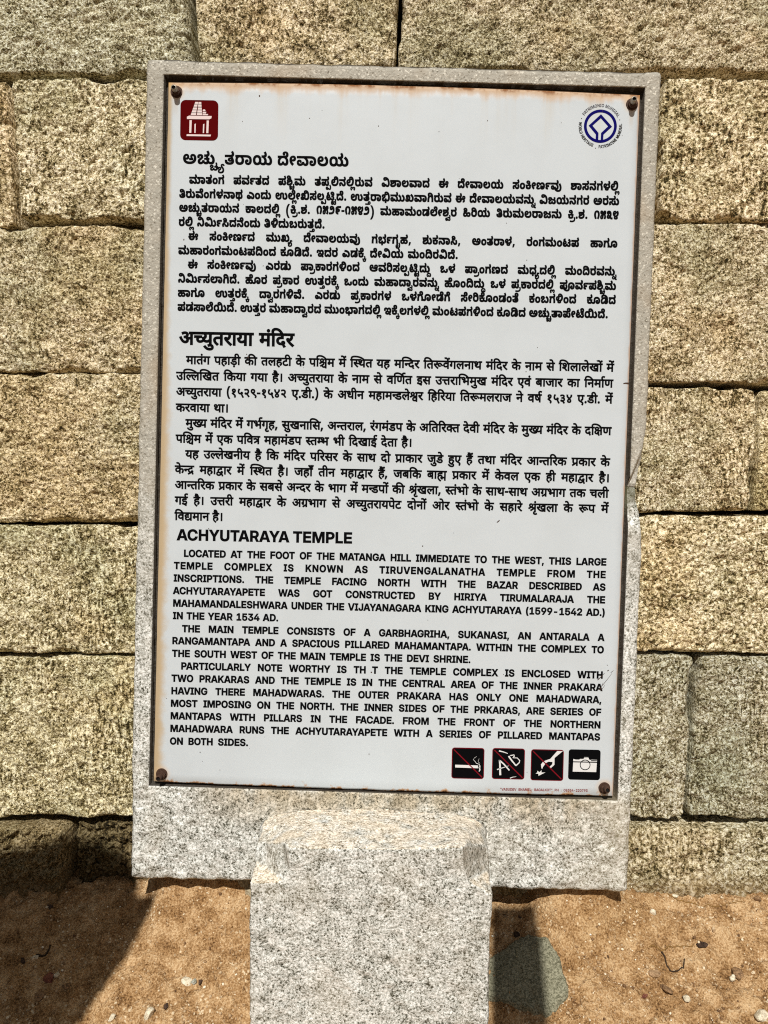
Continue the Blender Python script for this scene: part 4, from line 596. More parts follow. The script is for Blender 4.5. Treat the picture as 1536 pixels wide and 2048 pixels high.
[0,1,99,71,87,-16,0,-28,8,-16,15,1,11,0,11,16,15,28,7,15,0,20,0,28,-10,18,-22,8,-36,1,-27,0,-21,-18,-28,-32,-13,-21,0,-20,0,-26,9,-14,16,1,10,0,10,10,16,26,15,40,12,29,4,45,7,14,2,18,6,12,10,1,6,0,4,-4,4,-3,0,-4,0,-4,-4,1,-4,0,-4,2,-8,12,-11,9,-8,10,-9,14,-17,8,-17,1,-9,0,-13,-18,-20,-11,-8,-55,18,10,5,14,13,1,9,0,7,-4,12,-8,12,-5,7,-2,2,0,4,1,2,-8,9,-12,19,1,9,0,9,14,13,24,8,19,0,18,0,24,-8,12,-15,1,-10,0,-10,-10,-17,-26,-13,-17,-5,-53,-9,-32,-3,-34,-11,-14,-13,1,-7,0,-3,4,-4,4,-2,5,0,6,0,6,6,4,14,1,15,0,17,-2,26,-4,17,-8,9,-5,0,-4,0,-4,-4,1,-3,0,-4,8,-5,7,-1],
[0,1,50,131,154,34,0,48,-17,26,-33,1,-24,0,-20,-22,-32,-19,-10,-12,-6,-34,-8,-44,-4,-29,0,-61,0,1,31,55,0,22,0,30,2,20,5,7,3,16,6,10,21,1,14,0,13,-8,21,-20,12,-13,0,-14,0,-16,-8,1,-6,0,-3,2,-4,6,-3,3,0,4,0,4,4,1,4,41,1,2,-1,0,-4,1,-3,0,-6,-10,-12,-22,-9,-21,0,-18,0,-28,9,-14,16,1,11,0,19,46,21],
[0,1,65,203,75,0,-14,-34,-16,-33,0,-24,0,-36,10,-17,9,-14,7,-16,19,1,11,0,13,18,17,17,7,12,5,32,6,46,3,33,0,67,0,1,-31,-73,0,-20,0,-28,-1,-18,-3,-5,-4,-6,-3,-8,-9,1,-5,0,-3,2,-7,3,-3,2,-6,16,-8,15,0,6,0,8,1,2,3,1,2,0,3,-6,4,-7,0,-12,0,-20,-9,-3,-9,-2,-3,0,-5,1,-4,0,-8,12,-9,20,-4,11,0,11,0,1,-31,-5,0,-30,0,-50,12,-28,22,1,17,0,10,16,19,15,7,16,9,40,10,25,0,28,0,38,-16],
[0,1,4,17,49,1,28,115,0,1,-28],
[0,2,71,135,-3,-30,0,-36,8,-14,14,1,7,0,8,16,13,15,3,19,-9,-26,5,-42,17,-24,25,1,18,0,14,20,22,40,12,27,0,20,0,28,-7,14,-16,1,-10,0,-9,-14,-16,-30,-10,-25,0,-18,0,-22,5,-7,3,9,22,8,-3,14,-2,13,0,10,0,10,2,4,5,1,3,0,4,-8,5,-5,0,-2,0,-8,-2,-8,-5,-4,-9,1,-6,0,-7,6,-13,14,-11,24,-9,19,-2,14,4,22,10,12,15,1,9,0,8,-8,17,-11,8,51,18,12,-7,16,-15,8,-18,1,-10,0,-16,-20,-24,-38,-16,-23,-6,17,7,12,-3,20,-13,1,-9,0,-13,-38,-15,13,133,23,10,0,10,4,1,4,0,3,-10,5,-9,1,-6,-1,-8,-3,-6,-3,1,-3,0,-3,10,-4],
[0,1,16,169,46,0,-26,-20,-47,-38,-39,-23,-15,-57,0,22,16,36,39,20,46,1,26,0,39,-42,63,-35,26,59,0,40,-25,42,-67],
[0,4,47,99,-3,-42,0,-44,23,1,20,0,19,44,23,39,0,18,0,22,-5,14,-8,5,-6,-11,-2,2,1,0,3,1,3,0,5,-6,9,-12,7,-20,5,-13,1,73,4,10,-2,14,-7,8,-11,1,-7,0,-3,-2,-6,-1,-3,-5,7,4,4,14,7,24,4,17,0,34,0,42,-23,1,-19,0,-19,-42,-24,-41,0,-22,0,-28,5,-22,9,-7,7,23,0,-8,-6,-22,-10,-28,-5,13,107,24,14,0,14,9,1,7,0,7,-14,8,-13,0,-10,0,-12,-4,-6,-6,1,-5,0,-8,14,-8,13,225,24,14,0,14,9,1,7,0,5,-6,6,-12,4,-7,0,-16,0,-14,-8,1,-7,0,-8,14,-8,4,15,94,1,29,241,0,1,-29],
[0,2,70,93,-3,-36,0,-40,25,1,23,0,12,12,21,24,16,19,6,11,-6,-63,0,1,29,185,0,20,0,16,2,5,1,4,2,4,4,1,3,0,6,-12,12,-11,6,51,15,20,-13,16,-19,1,-12,0,-6,-8,-13,-9,-5,-6,-4,-16,-4,-14,-2,-7,-1,3,9,16,-2,24,-10,12,-14,1,-8,0,-4,-2,-7,-1,-3,-2,-1,-10,-1,-1,-1,-12,-6,-26,-9,-19,0,-14,0,-26,5,-14,12,1,8,0,12,30,12,25,0,12,0,20,-5,7,-2,22,-6,24,-20,1,-15,0,-13,-22,-19,-36,-10,-23,0,-32,0,-38,13,-13,13,31,2,-14,-11,-24,-12,-28,-5,39,103,27,12,0,14,10,3,9,55,0,2,-10,16,-9,15,0,10,0,14,4,8,8,1,8,0,6,-4,10,-8,6,-7,0,-6,0,-6,-2,1,-3,0,-3,8,-3,7,0,6,0,8,2,4,6,1,4,0,5,-8,9,-18,6,-28,4,-19,0,-13,0,-18,0,-30,-7,-22,-12,-10,-17,1,-10,0,-11,12,-10],
[0,2,55,-89,-83,-30,0,-28,16,1,14,0,12,26,14,23,0,18,0,20,-9,1,-9,0,-3,-4,-5,1,-2,-31,1,2,1,0,3,0,2,-2,3,-3,0,-4,0,-4,-4,1,-4,0,-5,12,-5,13,0,12,0,12,4,4,5,3,3,39,0,2,-6,10,-6,11,0,8,0,10,5,1,5,0,9,-22,10,-11,3,33,10,10,-3,20,-9,14,-13,1,-9,0,-14,-30,-14,-25,0,-14,0,-22,5,-16,9,-7,6,29,0,-8,-6,-18,-9,-22,-5,20,-57,-32,1,20,49,0,12,0,10,1,3,1,2,1,2,3,1,2,0,5,-8,10,-5,4,39,8,12,-9,8,-15,1,-7,0,-9,-20,-11,-30,-4,-15,0],
[0,5,15,97,-3,-42,0,-42,23,1,20,0,20,44,21,41,0,24,0,30,-5,20,-11,9,-8,3,-31,-6,-8,-20,-13,-34,-8,13,105,24,16,0,14,9,1,7,0,7,-14,8,-13,0,-10,0,-12,-4,-8,-6,1,-5,0,-8,16,-8,15,233,-3,-22,0,-32,6,-20,12,-7,8,-1,30,8,10,22,13,34,6,23,0,40,0,42,-23,1,-19,0,-19,-42,-24,12,225,24,14,0,14,9,1,7,0,7,-14,8,-13,0,-14,0,-14,-8,1,-7,0,-8,14,-8,46,99,77,-22,0,-36,4,-13,3,21,18,10,-2,22,-3,15,0,14,0,16,4,8,9,1,6,1,2,0,7,-8,10,-14,6,-9,0,-8,0,-10,-4,1,-4,0,-3,6,-4,8,-1,7,0,12,0,20,6,9,6,17,-18,-8,-4,-18,-6,-22,-4,-13,0,-22,0,-32,6,-14,13,1,9,0,12,38,17,35,0,26,0,40,-12,20,-20,1,-13,0,-14,-20,-17,-40,-9],
[0,2,44,133,-3,-38,0,-52,14,-26,28,1,21,0,15,18,24,32,16,38,8,21,0,16,0,24,-4,16,-7,7,-5,5,0,-6,6,-14,13,-18,9,-24,6,-13,0,-18,0,-14,-8,1,-5,0,-5,8,-8,7,-2,-41,-18,-16,8,-16,20,1,10,0,13,24,17,38,8,25,0,32,0,50,-14,17,-12,16,-9,18,-24,8,-29,1,-16,0,-25,-28,-30,-52,-15,15,133,28,16,0,24,8,10,14,1,10,0,10,-12,16,-22,8,-15,0,-18,0,-22,-9,-12,-15,1,-10,0,-16,28,-16],
[0,1,80,87,77,24,0,30,-13,15,-9,15,-5,8,-7,16,-9,16,-5,11,0,8,0,12,1,7,2,15,-30,-8,-2,-20,-3,-13,0,-18,0,-28,8,-24,13,-7,8,-7,6,-10,9,-18,10,-11,0,-4,0,-8,-4,1,-4,0,-5,10,-4,9,0,18,0,22,15,10,23,1,13,0,21,-20,22,-21,0,-14,0,-14,-6,1,-5,0,-3,6,-4,3,0,4,0,2,1,2,3,1,2,39,1,2,-1,0,-4,1,-2,0,-7,-12,-12,-22,-7,-15,0,-20,0,-26,9,-12,15,1,10,0,11,20,16,36,9,25,0,30,0,40,-11,26,-18,10,-25,1,-14,0,-11,-6,-21,-14,-18,-11,-7,-14,-11,-42,-11,-29,0,-32,0,-40,18,1,18,0,16,36,18],
[0,1,69,197,-3,-18,0,-32,6,-26,14,-13,12,-2,3,-6,5,-6,2,-3,0,-6,0,-6,-5,1,-4,0,-6,8,-11,9,-6,-57,-12,-10,8,-14,19,1,9,0,11,16,16,34,10,25,0,22,0,34,-10,17,-14,8,-6,12,-8,10,-3,7,0,8,0,16,5,10,13,1,14,0,19,-16,34,-32,26,-40,14,-21,0,-10,0,-12,-4,1,-5,0,-4,10,-4,9,0,12,0,14,10,3,6,53,-4,-6,-12,-22,-16,-34,-7,-21,0,-20,0,-34,7,-18,14,1,11,0,9,18,14,38,9,29,0,42,0,64,-18,44,-31,24,-41,1,-24,0,-25,-26,-28,-44,-12],
[0,2,86,97,-3,-26,0,-38,11,-22,19,1,12,0,11,18,16,32,10,23,0,28,0,28,-14,1,-11,0,-3,-4,-8,-1,-2,-43,1,0,2,2,2,1,1,0,3,-6,4,-5,0,-4,0,-8,-5,1,-5,0,-7,18,-7,21,0,24,0,20,11,3,11,57,0,0,-12,18,-10,15,0,6,0,12,3,8,7,6,12,1,10,0,19,-18,34,-32,25,-42,15,-21,0,-10,0,-12,-4,1,-5,0,-4,12,-4,7,0,12,0,14,10,3,6,53,-4,-6,-12,-22,-16,-34,-7,-21,0,-20,0,-34,7,-18,14,1,10,0,10,18,14,36,9,31,0,40,0,66,-17,46,-31,24,-41,1,-25,0,-16,-10,-22,-18,-15,-24,-8,-26,-4,-13,0,-18,0,-28,6,-22,11,-9,9,25,-2,-14,-9,-26,-10,-32,-5,23,387,-3,-32,0,-48,14,-23,15,37,20,12,-9,26,-10,19,0,18,0,20,12,1,12,0,11,-18,19,-28,15,-15,5,45,25,22,-8,38,-21,24,-29,1,-18,0,-16,-20,-23,-40,-14],
[0,2,43,197,-3,-18,0,-32,6,-26,14,-13,12,-2,3,-6,5,-6,2,-3,0,-6,0,-6,-5,1,-4,0,-6,8,-11,9,-6,-57,-12,-10,8,-14,19,1,9,0,11,16,16,34,10,25,0,14,0,26,-5,22,-11,13,-10,6,-5,12,-7,10,-3,7,0,12,0,10,8,1,8,0,8,-8,17,-9,7,59,11,14,-10,12,-23,1,-12,0,-22,-42,-22,46,123,76,-20,0,-38,5,-13,3,21,18,10,-2,22,-3,15,0,14,0,16,4,8,9,1,6,1,2,0,7,-8,10,-14,6,-9,0,-8,0,-10,-4,1,-4,0,-3,6,-4,8,-1,7,0,12,0,20,6,9,6,17,-18,-8,-4,-18,-6,-22,-4,-13,0,-22,0,-30,6,-16,13,1,9,0,12,38,17,35,0,26,0,40,-12,20,-20,1,-13,0,-13,-22,-19,-38,-9],
[0,1,91,199,-3,-20,0,-30,6,-26,14,-13,12,-4,3,-6,5,-6,2,-1,0,-6,0,-6,-5,1,-4,0,-6,8,-11,7,-6,-57,-12,-8,8,-14,19,1,9,0,11,16,16,34,10,25,0,20,0,36,-10,17,-14,8,-6,10,-8,12,-3,7,0,10,0,10,9,1,8,0,11,-16,19,-30,15,-17,5,-137,0,1,29,153,0,22,0,20,3,5,2,6,3,4,6,1,4,0,6,-14,8,-9,0,-12,0,-14,-6,1,-7,0,-1,2,-3,1,-2,-19,14,2,2,10,2,5,0,8,0,16,-7,1,-5,0,-7,-16,-6,-15,0,-16,0,-20,10,1,9,0,8,16,14,34,8,25,0,28,0,36,-11,18,-19,1,-12,0,-8,-10,-16,-11,-6,-6,-3,-20,-6,-38,-3,-29,0,-7,0,65,6,18,-6,26,-17,16,-21,1,-12,0,-24,-42,-23],
[0,2,93,153,-3,-22,0,-36,6,-18,11,1,8,0,6,10,9,9,3,17,-7,-30,2,-44,14,-24,21,1,14,0,12,18,19,36,11,27,0,16,0,28,-7,20,-14,1,-11,0,-9,-14,-14,-28,-8,-19,0,-20,0,-28,4,-7,3,3,18,8,-3,20,-3,11,0,12,0,12,5,1,5,0,5,-8,4,-5,0,-10,0,-12,-8,1,-9,0,-6,8,-9,18,-7,34,-4,25,0,30,1,34,11,16,18,1,13,0,10,-8,18,-14,15,-20,8,-11,0,-8,0,-12,-4,1,-5,0,-4,12,-4,9,0,12,0,12,9,3,7,43,-6,-6,-13,-24,-14,-30,-6,-15,0,-12,0,-24,4,-20,8,-12,12,1,8,0,14,38,18,37,0,30,0,46,-12,32,-21,16,-27,1,-14,0,-18,-18,-25,-30,-16,-36,-9,-19,-1,17,8,8,-4,10,-9,1,-7,0,-10,-36,-14,12,153,19,8,0,10,4,1,4,0,3,-10,4,-7,1,-8,-1,-10,-4,1,-3,0,-4,10,-4],
[0,1,75,243,-3,-20,0,-30,5,-22,12,-11,10,31,1,-14,-11,-28,-12,-32,-5,-19,0,-24,0,-32,10,-16,15,1,10,0,8,8,14,26,13,23,8,14,6,12,8,1,4,0,2,-4,3,-6,2,-5,0,-8,0,-8,-5,1,-4,0,-3,2,-5,3,-3,-55,-8,-4,5,-6,11,1,6,0,9,18,15,36,8,27,0,30,0,34,-10,14,-14,1,-7,0,-8,-10,-13,-24,-13,-19,-8,-16,-6,-12,-8,1,-4,0,-4,12,-4,11,0,18,0,18,11,1,11,57,0,2,-12,18,-10,13,0,14,0,20,12,1,12,0,11,-18,19,-28,15,-15,5,43,25,22,-8,38,-21,24,-29,1,-18,0,-16,-18,-23,-40,-14],
[0,1,78,7,-92,-28,0,-32,8,-14,12,1,7,0,5,6,8,16,8,15,5,8,3,8,4,1,2,0,1,-6,2,-5,0,-6,0,-4,-2,1,-2,0,-2,2,-3,1,-1,-35,-6,-2,3,-4,8,1,4,0,8,26,11,27,0,18,0,22,-6,10,-10,1,-5,0,-4,-6,-8,-14,-6,-11,-4,-10,-4,-8,-5,1,-3,0,-2,8,-3,14,-2,11,0,18,0,22,6,8,10,1,5,0,6,-10,12,-14,10,-16,10,-10,11,1,7,0,8,16,11,24,4,15,0,20,0,28,-10,3,-12,-39,-3,0,2,-4,4,-4,1,-3,0,-4,0,-4,-3,1,-2,0,-3,10,-8,16,-10,16,-12,10,-15,1,-9,0,-7,-8,-14,-22,-13,-36,-7],
[0,3,74,95,-3,-24,0,-32,10,-16,15,1,10,0,8,8,14,26,13,23,8,14,6,12,8,1,4,0,2,-4,3,-6,2,-5,0,-8,0,-8,-5,1,-4,0,-3,2,-5,3,-3,-55,-8,-4,5,-6,11,1,6,0,9,18,15,36,8,27,0,30,0,34,-10,14,-14,1,-7,0,-8,-10,-13,-24,-13,-19,-8,-16,-6,-12,-8,1,-4,0,-4,12,-4,11,0,18,0,18,11,1,11,57,0,2,-12,18,-10,15,0,14,0,18,12,1,11,0,12,-16,18,-28,14,-15,5,43,15,24,-7,38,-18,22,-24,1,-15,0,-16,-20,-24,-40,-13,-29,0,-28,0,-34,11,-13,11,15,0,-14,-8,-26,-10,-28,-4,4,139,-32,7,33,57,0,5,-33,22,193,94,1,29,33,0,18,0,18,2,5,1,4,2,2,4,1,3,0,6,-12,12,-9,6,49,15,20,-13,18,-19,1,-12,0,-6,-8,-13,-9,-5,-12,-6,-36,-6,-35,0],
[0,1,51,-33,-93,-26,0,-38,11,-20,20,1,13,0,11,16,17,30,10,19,0,18,0,22,-8,10,-12,1,-6,0,-13,-28,-12,-23,0,-10,0,-20,3,-5,2,5,17,4,-2,14,-3,7,0,10,0,10,4,1,4,0,4,-6,4,-5,0,-6,0,-12,-4,-6,-9,1,-6,1,-2,0,-11,24,-11,23,0,14,0,28,5,16,17,1,15,0,12,-12,22,-9,10,39,9,10,-8,12,-17,6,-18,1,-9,0,-29,-52,-30],
[0,4,47,99,-3,-42,0,-44,23,1,20,0,19,44,23,39,0,18,0,22,-5,14,-8,5,-6,-11,-2,2,1,0,3,1,3,0,5,-6,9,-12,7,-20,5,-13,1,73,4,10,-2,14,-7,8,-11,1,-7,0,-3,-2,-6,-1,-3,-5,7,4,4,14,7,24,4,17,0,34,0,42,-23,1,-19,0,-19,-42,-24,-41,0,-22,0,-28,5,-22,9,-7,7,23,0,-8,-6,-22,-10,-28,-5,13,107,24,14,0,14,9,1,7,0,7,-14,8,-13,0,-10,0,-12,-4,-6,-6,1,-5,0,-8,14,-8,13,225,24,14,0,14,9,1,7,0,5,-6,6,-12,4,-7,0,-16,0,-14,-8,1,-7,0,-8,14,-8,22,15,94,1,29,195,0,20,0,16,2,5,1,4,2,4,4,1,3,0,6,-12,12,-11,6,51,15,20,-13,16,-19,1,-12,0,-6,-8,-13,-9,-5,-10,-6,-36,-6,-35,0],
[0,1,11,107,29,3,-2,-2,-8,-12,-20,-14,-19,-7,-8,-47,0,4,9,8,20,8,20,3,8],
[0,3,38,123,-3,-34,0,-44,10,-20,16,1,9,0,6,4,9,14,8,11,4,-3,-3,-31,-1,1,24,77,0,6,2,8,4,1,3,0,3,-6,6,-5,2,37,2,27,-2,4,-3,6,-5,1,-3,0,-3,-4,-4,-1,-2,71,0,1,-24,-31,1,-5,3,10,-3,14,-8,8,-9,1,-7,0,-9,-20,-16,-44,-10,14,125,27,18,0,18,9,1,6,0,5,-10,8,-16,4,-9,0,-12,0,-16,-5,-8,-7,1,-5,0,-6,18,-9,22,15,94,1,29,109,0,20,0,16,2,5,1,6,2,2,4,1,3,0,6,-12,12,-9,6,49,15,20,-13,16,-19,1,-12,0,-6,-8,-13,-9,-5,-10,-6,-36,-6,-35,0],
[0,3,71,113,-3,-22,0,-36,7,-26,14,-14,21,1,14,0,18,24,25,42,13,29,0,18,0,28,-8,18,-15,1,-11,0,-9,-14,-15,-30,-9,-23,0,-14,0,-24,4,-11,4,9,21,8,-3,16,-2,13,0,10,0,10,5,1,4,0,5,-6,4,-7,0,-6,0,-14,-6,-8,-14,1,-11,1,-3,0,-6,6,-9,12,-5,14,-3,9,0,22,0,22,11,5,11,55,0,2,-10,16,-12,17,0,12,0,12,8,1,6,0,5,-8,9,-16,6,-9,1,39,16,20,-3,28,-13,14,-16,1,-10,0,-17,-38,-22,-39,0,-16,0,-32,5,-28,11,-11,11,31,1,-12,-10,-28,-12,-34,-6,15,83,93,-20,4,-20,16,1,8,0,6,16,13,36,8,31,1,5,-28,-12,-1,-8,-4,1,-3,0,-3,12,-5,7,-1,23,223,60,1,26,15,0,12,0,14,2,5,2,4,1,2,5,1,2,0,6,-18,8,-17,3,25,29,40,-6,38,-24,1,-15,0,-11,-24,-19,-23,-5,-6,-1,-12,-2,-14,-1,-9,0],
[0,1,71,35,-3,-34,0,-48,15,-23,13,37,21,14,-9,26,-10,17,0,14,0,12,7,1,6,0,7,-2,10,0,9,1,5,0,18,30,24,56,13,37,0,38,0,52,-12,34,-20,16,-25,1,-15,0,-17,-22,-26,-44,-14,-29,0,-26,0,-38,10,-18,18,1,13,0,9,12,14,24,8,17,0,20,0,20,-9,1,-9,0,-6,-14,-9,-11,0,-6,0,-14,3,-5,3,13,6,-2,-2,-2,-4,1,-3,0,-5,12,-9,17,0,12,0,16,7,10,12,1,10,0,12,-18,20,-32,10,-23,0,-18,0,-26,-6,-16,-14,1,-10,0,-5,0,-10,2,-10,1,-6,0,-13,-20,-17,-34,-8],
[0,2,55,91,-3,-22,0,-34,11,-18,23,1,16,0,18,20,28,38,20,50,10,27,0,22,0,30,-6,24,-9,9,-7,3,1,-6,7,-18,14,-26,11,-32,7,-21,0,-24,0,-20,-7,1,-6,0,-5,8,-7,9,-4,-43,-17,-10,5,-14,13,-6,13,1,6,0,14,26,17,46,8,27,0,28,0,46,-7,32,-12,13,-8,20,-11,22,-30,10,-33,1,-15,0,-21,-18,-25,-34,-12,-23,0,-20,0,-26,6,-22,11,-9,9,31,2,-14,-11,-26,-12,-26,-5,24,103,27,12,0,14,11,3,11,55,0,2,-12,14,-10,11,0,10,0,12,10,1,10,0,10,-8,17,-18,12,-28,8,-17,0,-7,0,-16,0,-28,-7,-18,-13,-10,-17,1,-9,0,-11,12,-10],
[0,3,43,93,-3,-24,0,-34,11,-18,22,1,17,0,18,22,28,40,20,52,10,29,0,30,0,40,-8,28,-13,11,-8,25,-25,-5,-16,-12,-6,-26,-9,-19,0,-14,0,-26,5,-14,12,1,8,0,12,30,12,25,0,10,0,22,-5,7,-2,20,-5,26,-21,1,-15,0,-13,-22,-19,-36,-10,-23,0,-32,0,-38,13,-13,13,31,2,-14,-11,-24,-12,-28,-5,39,103,27,12,0,14,10,3,9,55,0,2,-10,16,-9,15,0,10,0,14,4,8,8,1,8,0,6,-4,10,-8,6,-7,0,-6,0,-6,-2,1,-3,0,-3,8,-3,7,0,6,0,8,2,4,6,1,4,0,5,-10,9,-18,6,-30,4,-19,0,-9,0,-18,0,-30,-7,-20,-12,-12,-17,1,-10,0,-11,12,-10,34,135,171,34,0,56,-10,27,-11,16,-6,24,-20,14,-25,1,-13,0,-10,-4,-17,-5,-6,-51,47,11,3,-8,8,-18,13,-13,5,-16,6,-36,6,-23,0,-18,0,-18,-3,-10,-6,1,-4,0,-5,6,-6,7,-3,-43,-17,-10,5,-12,12,-6,13,1,5,0,14,28,17,46,8],
[0,1,75,149,-3,-28,0,-40,9,-20,16,1,11,0,15,44,19,41,0,26,0,38,-7,32,-14,17,-10,14,-9,18,-22,7,-11,-65,-6,-4,15,-22,25,-34,14,-21,0,-12,0,-12,-5,1,-3,0,-5,12,-5,19,0,20,0,32,8,20,13,12,17,1,9,0,13,-16,12,-15,0,-10,0,-16,-9,-1,-11,-53,0,-2,12,-16,10,-9,0,-8,0,-10,-6,1,-6,0,-3,2,-7,3,-2,-59,-8,-4,4,-6,13,1,7,0,11,18,16,34,9,23,0,20,0,26,-6,20,-10,11,-8,-25,-1,12,9,24,11,26,5,19,0,26,0,40,-12,22,-25,1,-18,0,-10,-10,-20,-18,-18,-13,-6,-15,-2,-18,-8,-46,-10],
[0,3,38,123,-3,-34,0,-44,10,-20,16,1,9,0,6,4,9,14,8,11,4,-3,-3,-31,-1,1,24,77,0,6,2,8,4,1,3,0,3,-6,6,-5,2,37,2,27,-2,4,-3,6,-5,1,-3,0,-3,-4,-4,-1,-2,71,0,1,-24,-31,1,-5,3,10,-3,14,-8,8,-9,1,-7,0,-9,-20,-16,-44,-10,14,125,27,18,0,18,9,1,6,0,5,-10,8,-16,4,-9,0,-12,0,-16,-5,-8,-7,1,-5,0,-6,18,-9,46,15,94,1,29,103,0,22,0,20,3,5,2,6,3,2,6,1,4,0,6,-12,8,-9,0,-12,0,-14,-6,1,-7,0,-1,0,-3,3,-2,-19,14,2,2,10,2,5,0,8,0,16,-7,1,-5,0,-7,-16,-6,-15,0,-16,0,-20,10,1,9,0,8,16,14,34,8,25,0,28,0,36,-11,18,-19,1,-12,0,-8,-10,-16,-11,-6,-6,-3,-20,-6,-38,-3,-29,0],
[0,2,35,19,-83,-32,0,-32,15,1,10,0,7,8,9,11,4,-3,-3,-23,-1,1,19,65,0,-7,-2,8,5,6,9,1,6,0,5,-4,10,-7,7,43,6,8,-8,6,-13,1,-6,0,-7,-8,-10,-5,-4,-5,2,57,0,1,-19,-25,1,-1,3,10,-3,8,-10,1,-7,0,-10,-30,-15,12,19,-63,14,0,10,7,1,5,0,5,-12,6,-9,0,-12,0,-12,-6,1,-5,0,-6,10,-6],
[0,3,58,99,-3,-28,0,-38,11,-20,19,1,12,0,11,16,16,32,10,23,0,28,0,30,-14,1,-11,0,-3,-4,-8,-1,-2,-43,1,0,2,0,2,1,1,0,3,-4,4,-5,0,-6,0,-8,-5,1,-5,0,-7,20,-7,21,0,22,0,22,11,3,10,57,0,0,-11,16,-10,11,0,8,0,10,5,4,7,1,3,0,9,-12,18,-9,7,61,12,14,-11,14,-24,1,-13,0,-15,-20,-19,-34,-9,-21,0,-20,0,-28,6,-22,11,-9,9,25,-2,-12,-9,-28,-10,-30,-5,12,177,57,-16,0,-16,9,1,7,0,7,18,9,15,0,16,0,18,-8,1,-8,0,-7,-18,-9,4,13,94,1,29,247,0,1,-29],
[0,1,93,191,-3,-60,0,-78,19,-38,33,1,21,0,18,24,25,42,13,29,0,22,0,30,-10,16,-16,1,-10,0,-13,-18,-16,-32,-8,-21,0,-14,0,-24,4,-18,6,-7,4,15,23,4,-3,12,-6,14,-3,11,0,14,0,12,6,1,6,0,6,-8,5,-7,0,-12,0,-16,-14,1,-15,1,-4,0,-7,12,-14,24,-12,44,-7,33,0,32,0,42,6,20,10,1,5,0,5,-8,6,-7,1,-2,1,-6,3,-1,1,-22,4,-28,17,1,11,0,13,40,15,35,0,26,0,34,-9,18,-15,1,-9,0,-12,-22,-18,-17,-6,-16,-5,-32,-5,-25,0,-71,0,1,26,95,0,6,1,16,4,10,7,1,6,0,4,-10,6,-9,0,-6,0,-10,-5,1,-3,0,-6,20,-7,19,-5,4,-1,8,-2,7,-2,14,-5,14,-14,1,-8,0,-9,-18,-17,-40,-13,-58,-7],
[0,2,25,-87,-83,-18,0,-22,8,-12,14,1,9,0,13,24,19,42,11,27,0,26,0,42,-11,22,-19,1,-13,0,-9,-10,-14,-22,-8,-17,0,-14,0,-20,5,-14,9,-5,6,27,-1,-6,-5,-12,-9,-20,-5,22,-81,-63,6,0,8,6,1,6,39,0,2,-6,8,-6,7,0,6,0,10,5,1,6,0,7,-12,10,-22,6,-13,0,-3,0,-14,0,-22,-6,-12,-10,1,-7,0,-6,8,-5],
[0,1,72,239,-3,-28,0,-36,13,-15,14,31,1,-14,-11,-28,-12,-32,-5,-19,0,-24,0,-32,10,-16,15,1,10,0,8,8,14,26,13,23,8,14,6,12,8,1,4,0,2,-4,3,-6,2,-5,0,-8,0,-8,-5,1,-4,0,-3,2,-5,3,-3,-55,-8,-4,5,-6,11,1,6,0,9,18,15,36,8,27,0,30,0,34,-10,14,-14,1,-7,0,-8,-10,-13,-24,-13,-19,-8,-16,-6,-12,-8,1,-4,0,-4,12,-4,11,0,18,0,18,11,1,11,57,0,2,-12,16,-10,15,0,14,0,12,8,1,7,0,5,-6,11,-5,4,55,14,12,-8,12,-20,1,-10,0,-13,-20,-18,-38,-10],
[0,3,48,93,-3,-36,0,-40,25,1,23,0,12,10,21,24,16,19,6,11,-6,-61,0,1,29,173,0,20,0,16,2,5,1,4,2,4,4,1,3,0,6,-12,12,-11,6,51,15,20,-13,16,-19,1,-12,0,-6,-8,-13,-9,-5,-6,-4,-14,-4,-16,-2,-7,-1,17,4,14,-6,22,-16,10,-20,1,-12,0,-23,-40,-25,-35,0,-20,0,-26,6,-22,11,-9,9,31,2,-14,-11,-24,-12,-28,-5,24,103,27,12,0,14,11,3,11,55,0,2,-12,14,-10,11,0,10,0,12,10,1,10,0,10,-8,16,-18,13,-28,8,-17,0,-5,0,-18,0,-28,-7,-18,-13,-10,-17,1,-9,0,-11,12,-10,4,125,-32,5,33,57,0,7,-33],
[0,2,55,163,-3,-48,0,-66,18,-34,33,1,21,0,18,24,25,44,14,29,0,22,0,32,-10,16,-16,1,-11,0,-11,-18,-16,-32,-9,-23,0,-14,0,-26,5,-20,7,-7,4,17,22,4,-4,12,-6,14,-3,11,0,14,0,14,6,1,6,0,6,-10,5,-5,0,-8,0,-14,-7,-8,-14,1,-11,0,-12,18,-19,38,-10,31,0,26,0,36,8,18,16,1,11,0,14,-22,17,-15,6,47,17,20,-7,24,-16,14,-19,1,-13,0,-18,-30,-29,-64,-18,4,191,94,1,29,81,0,1,-29],
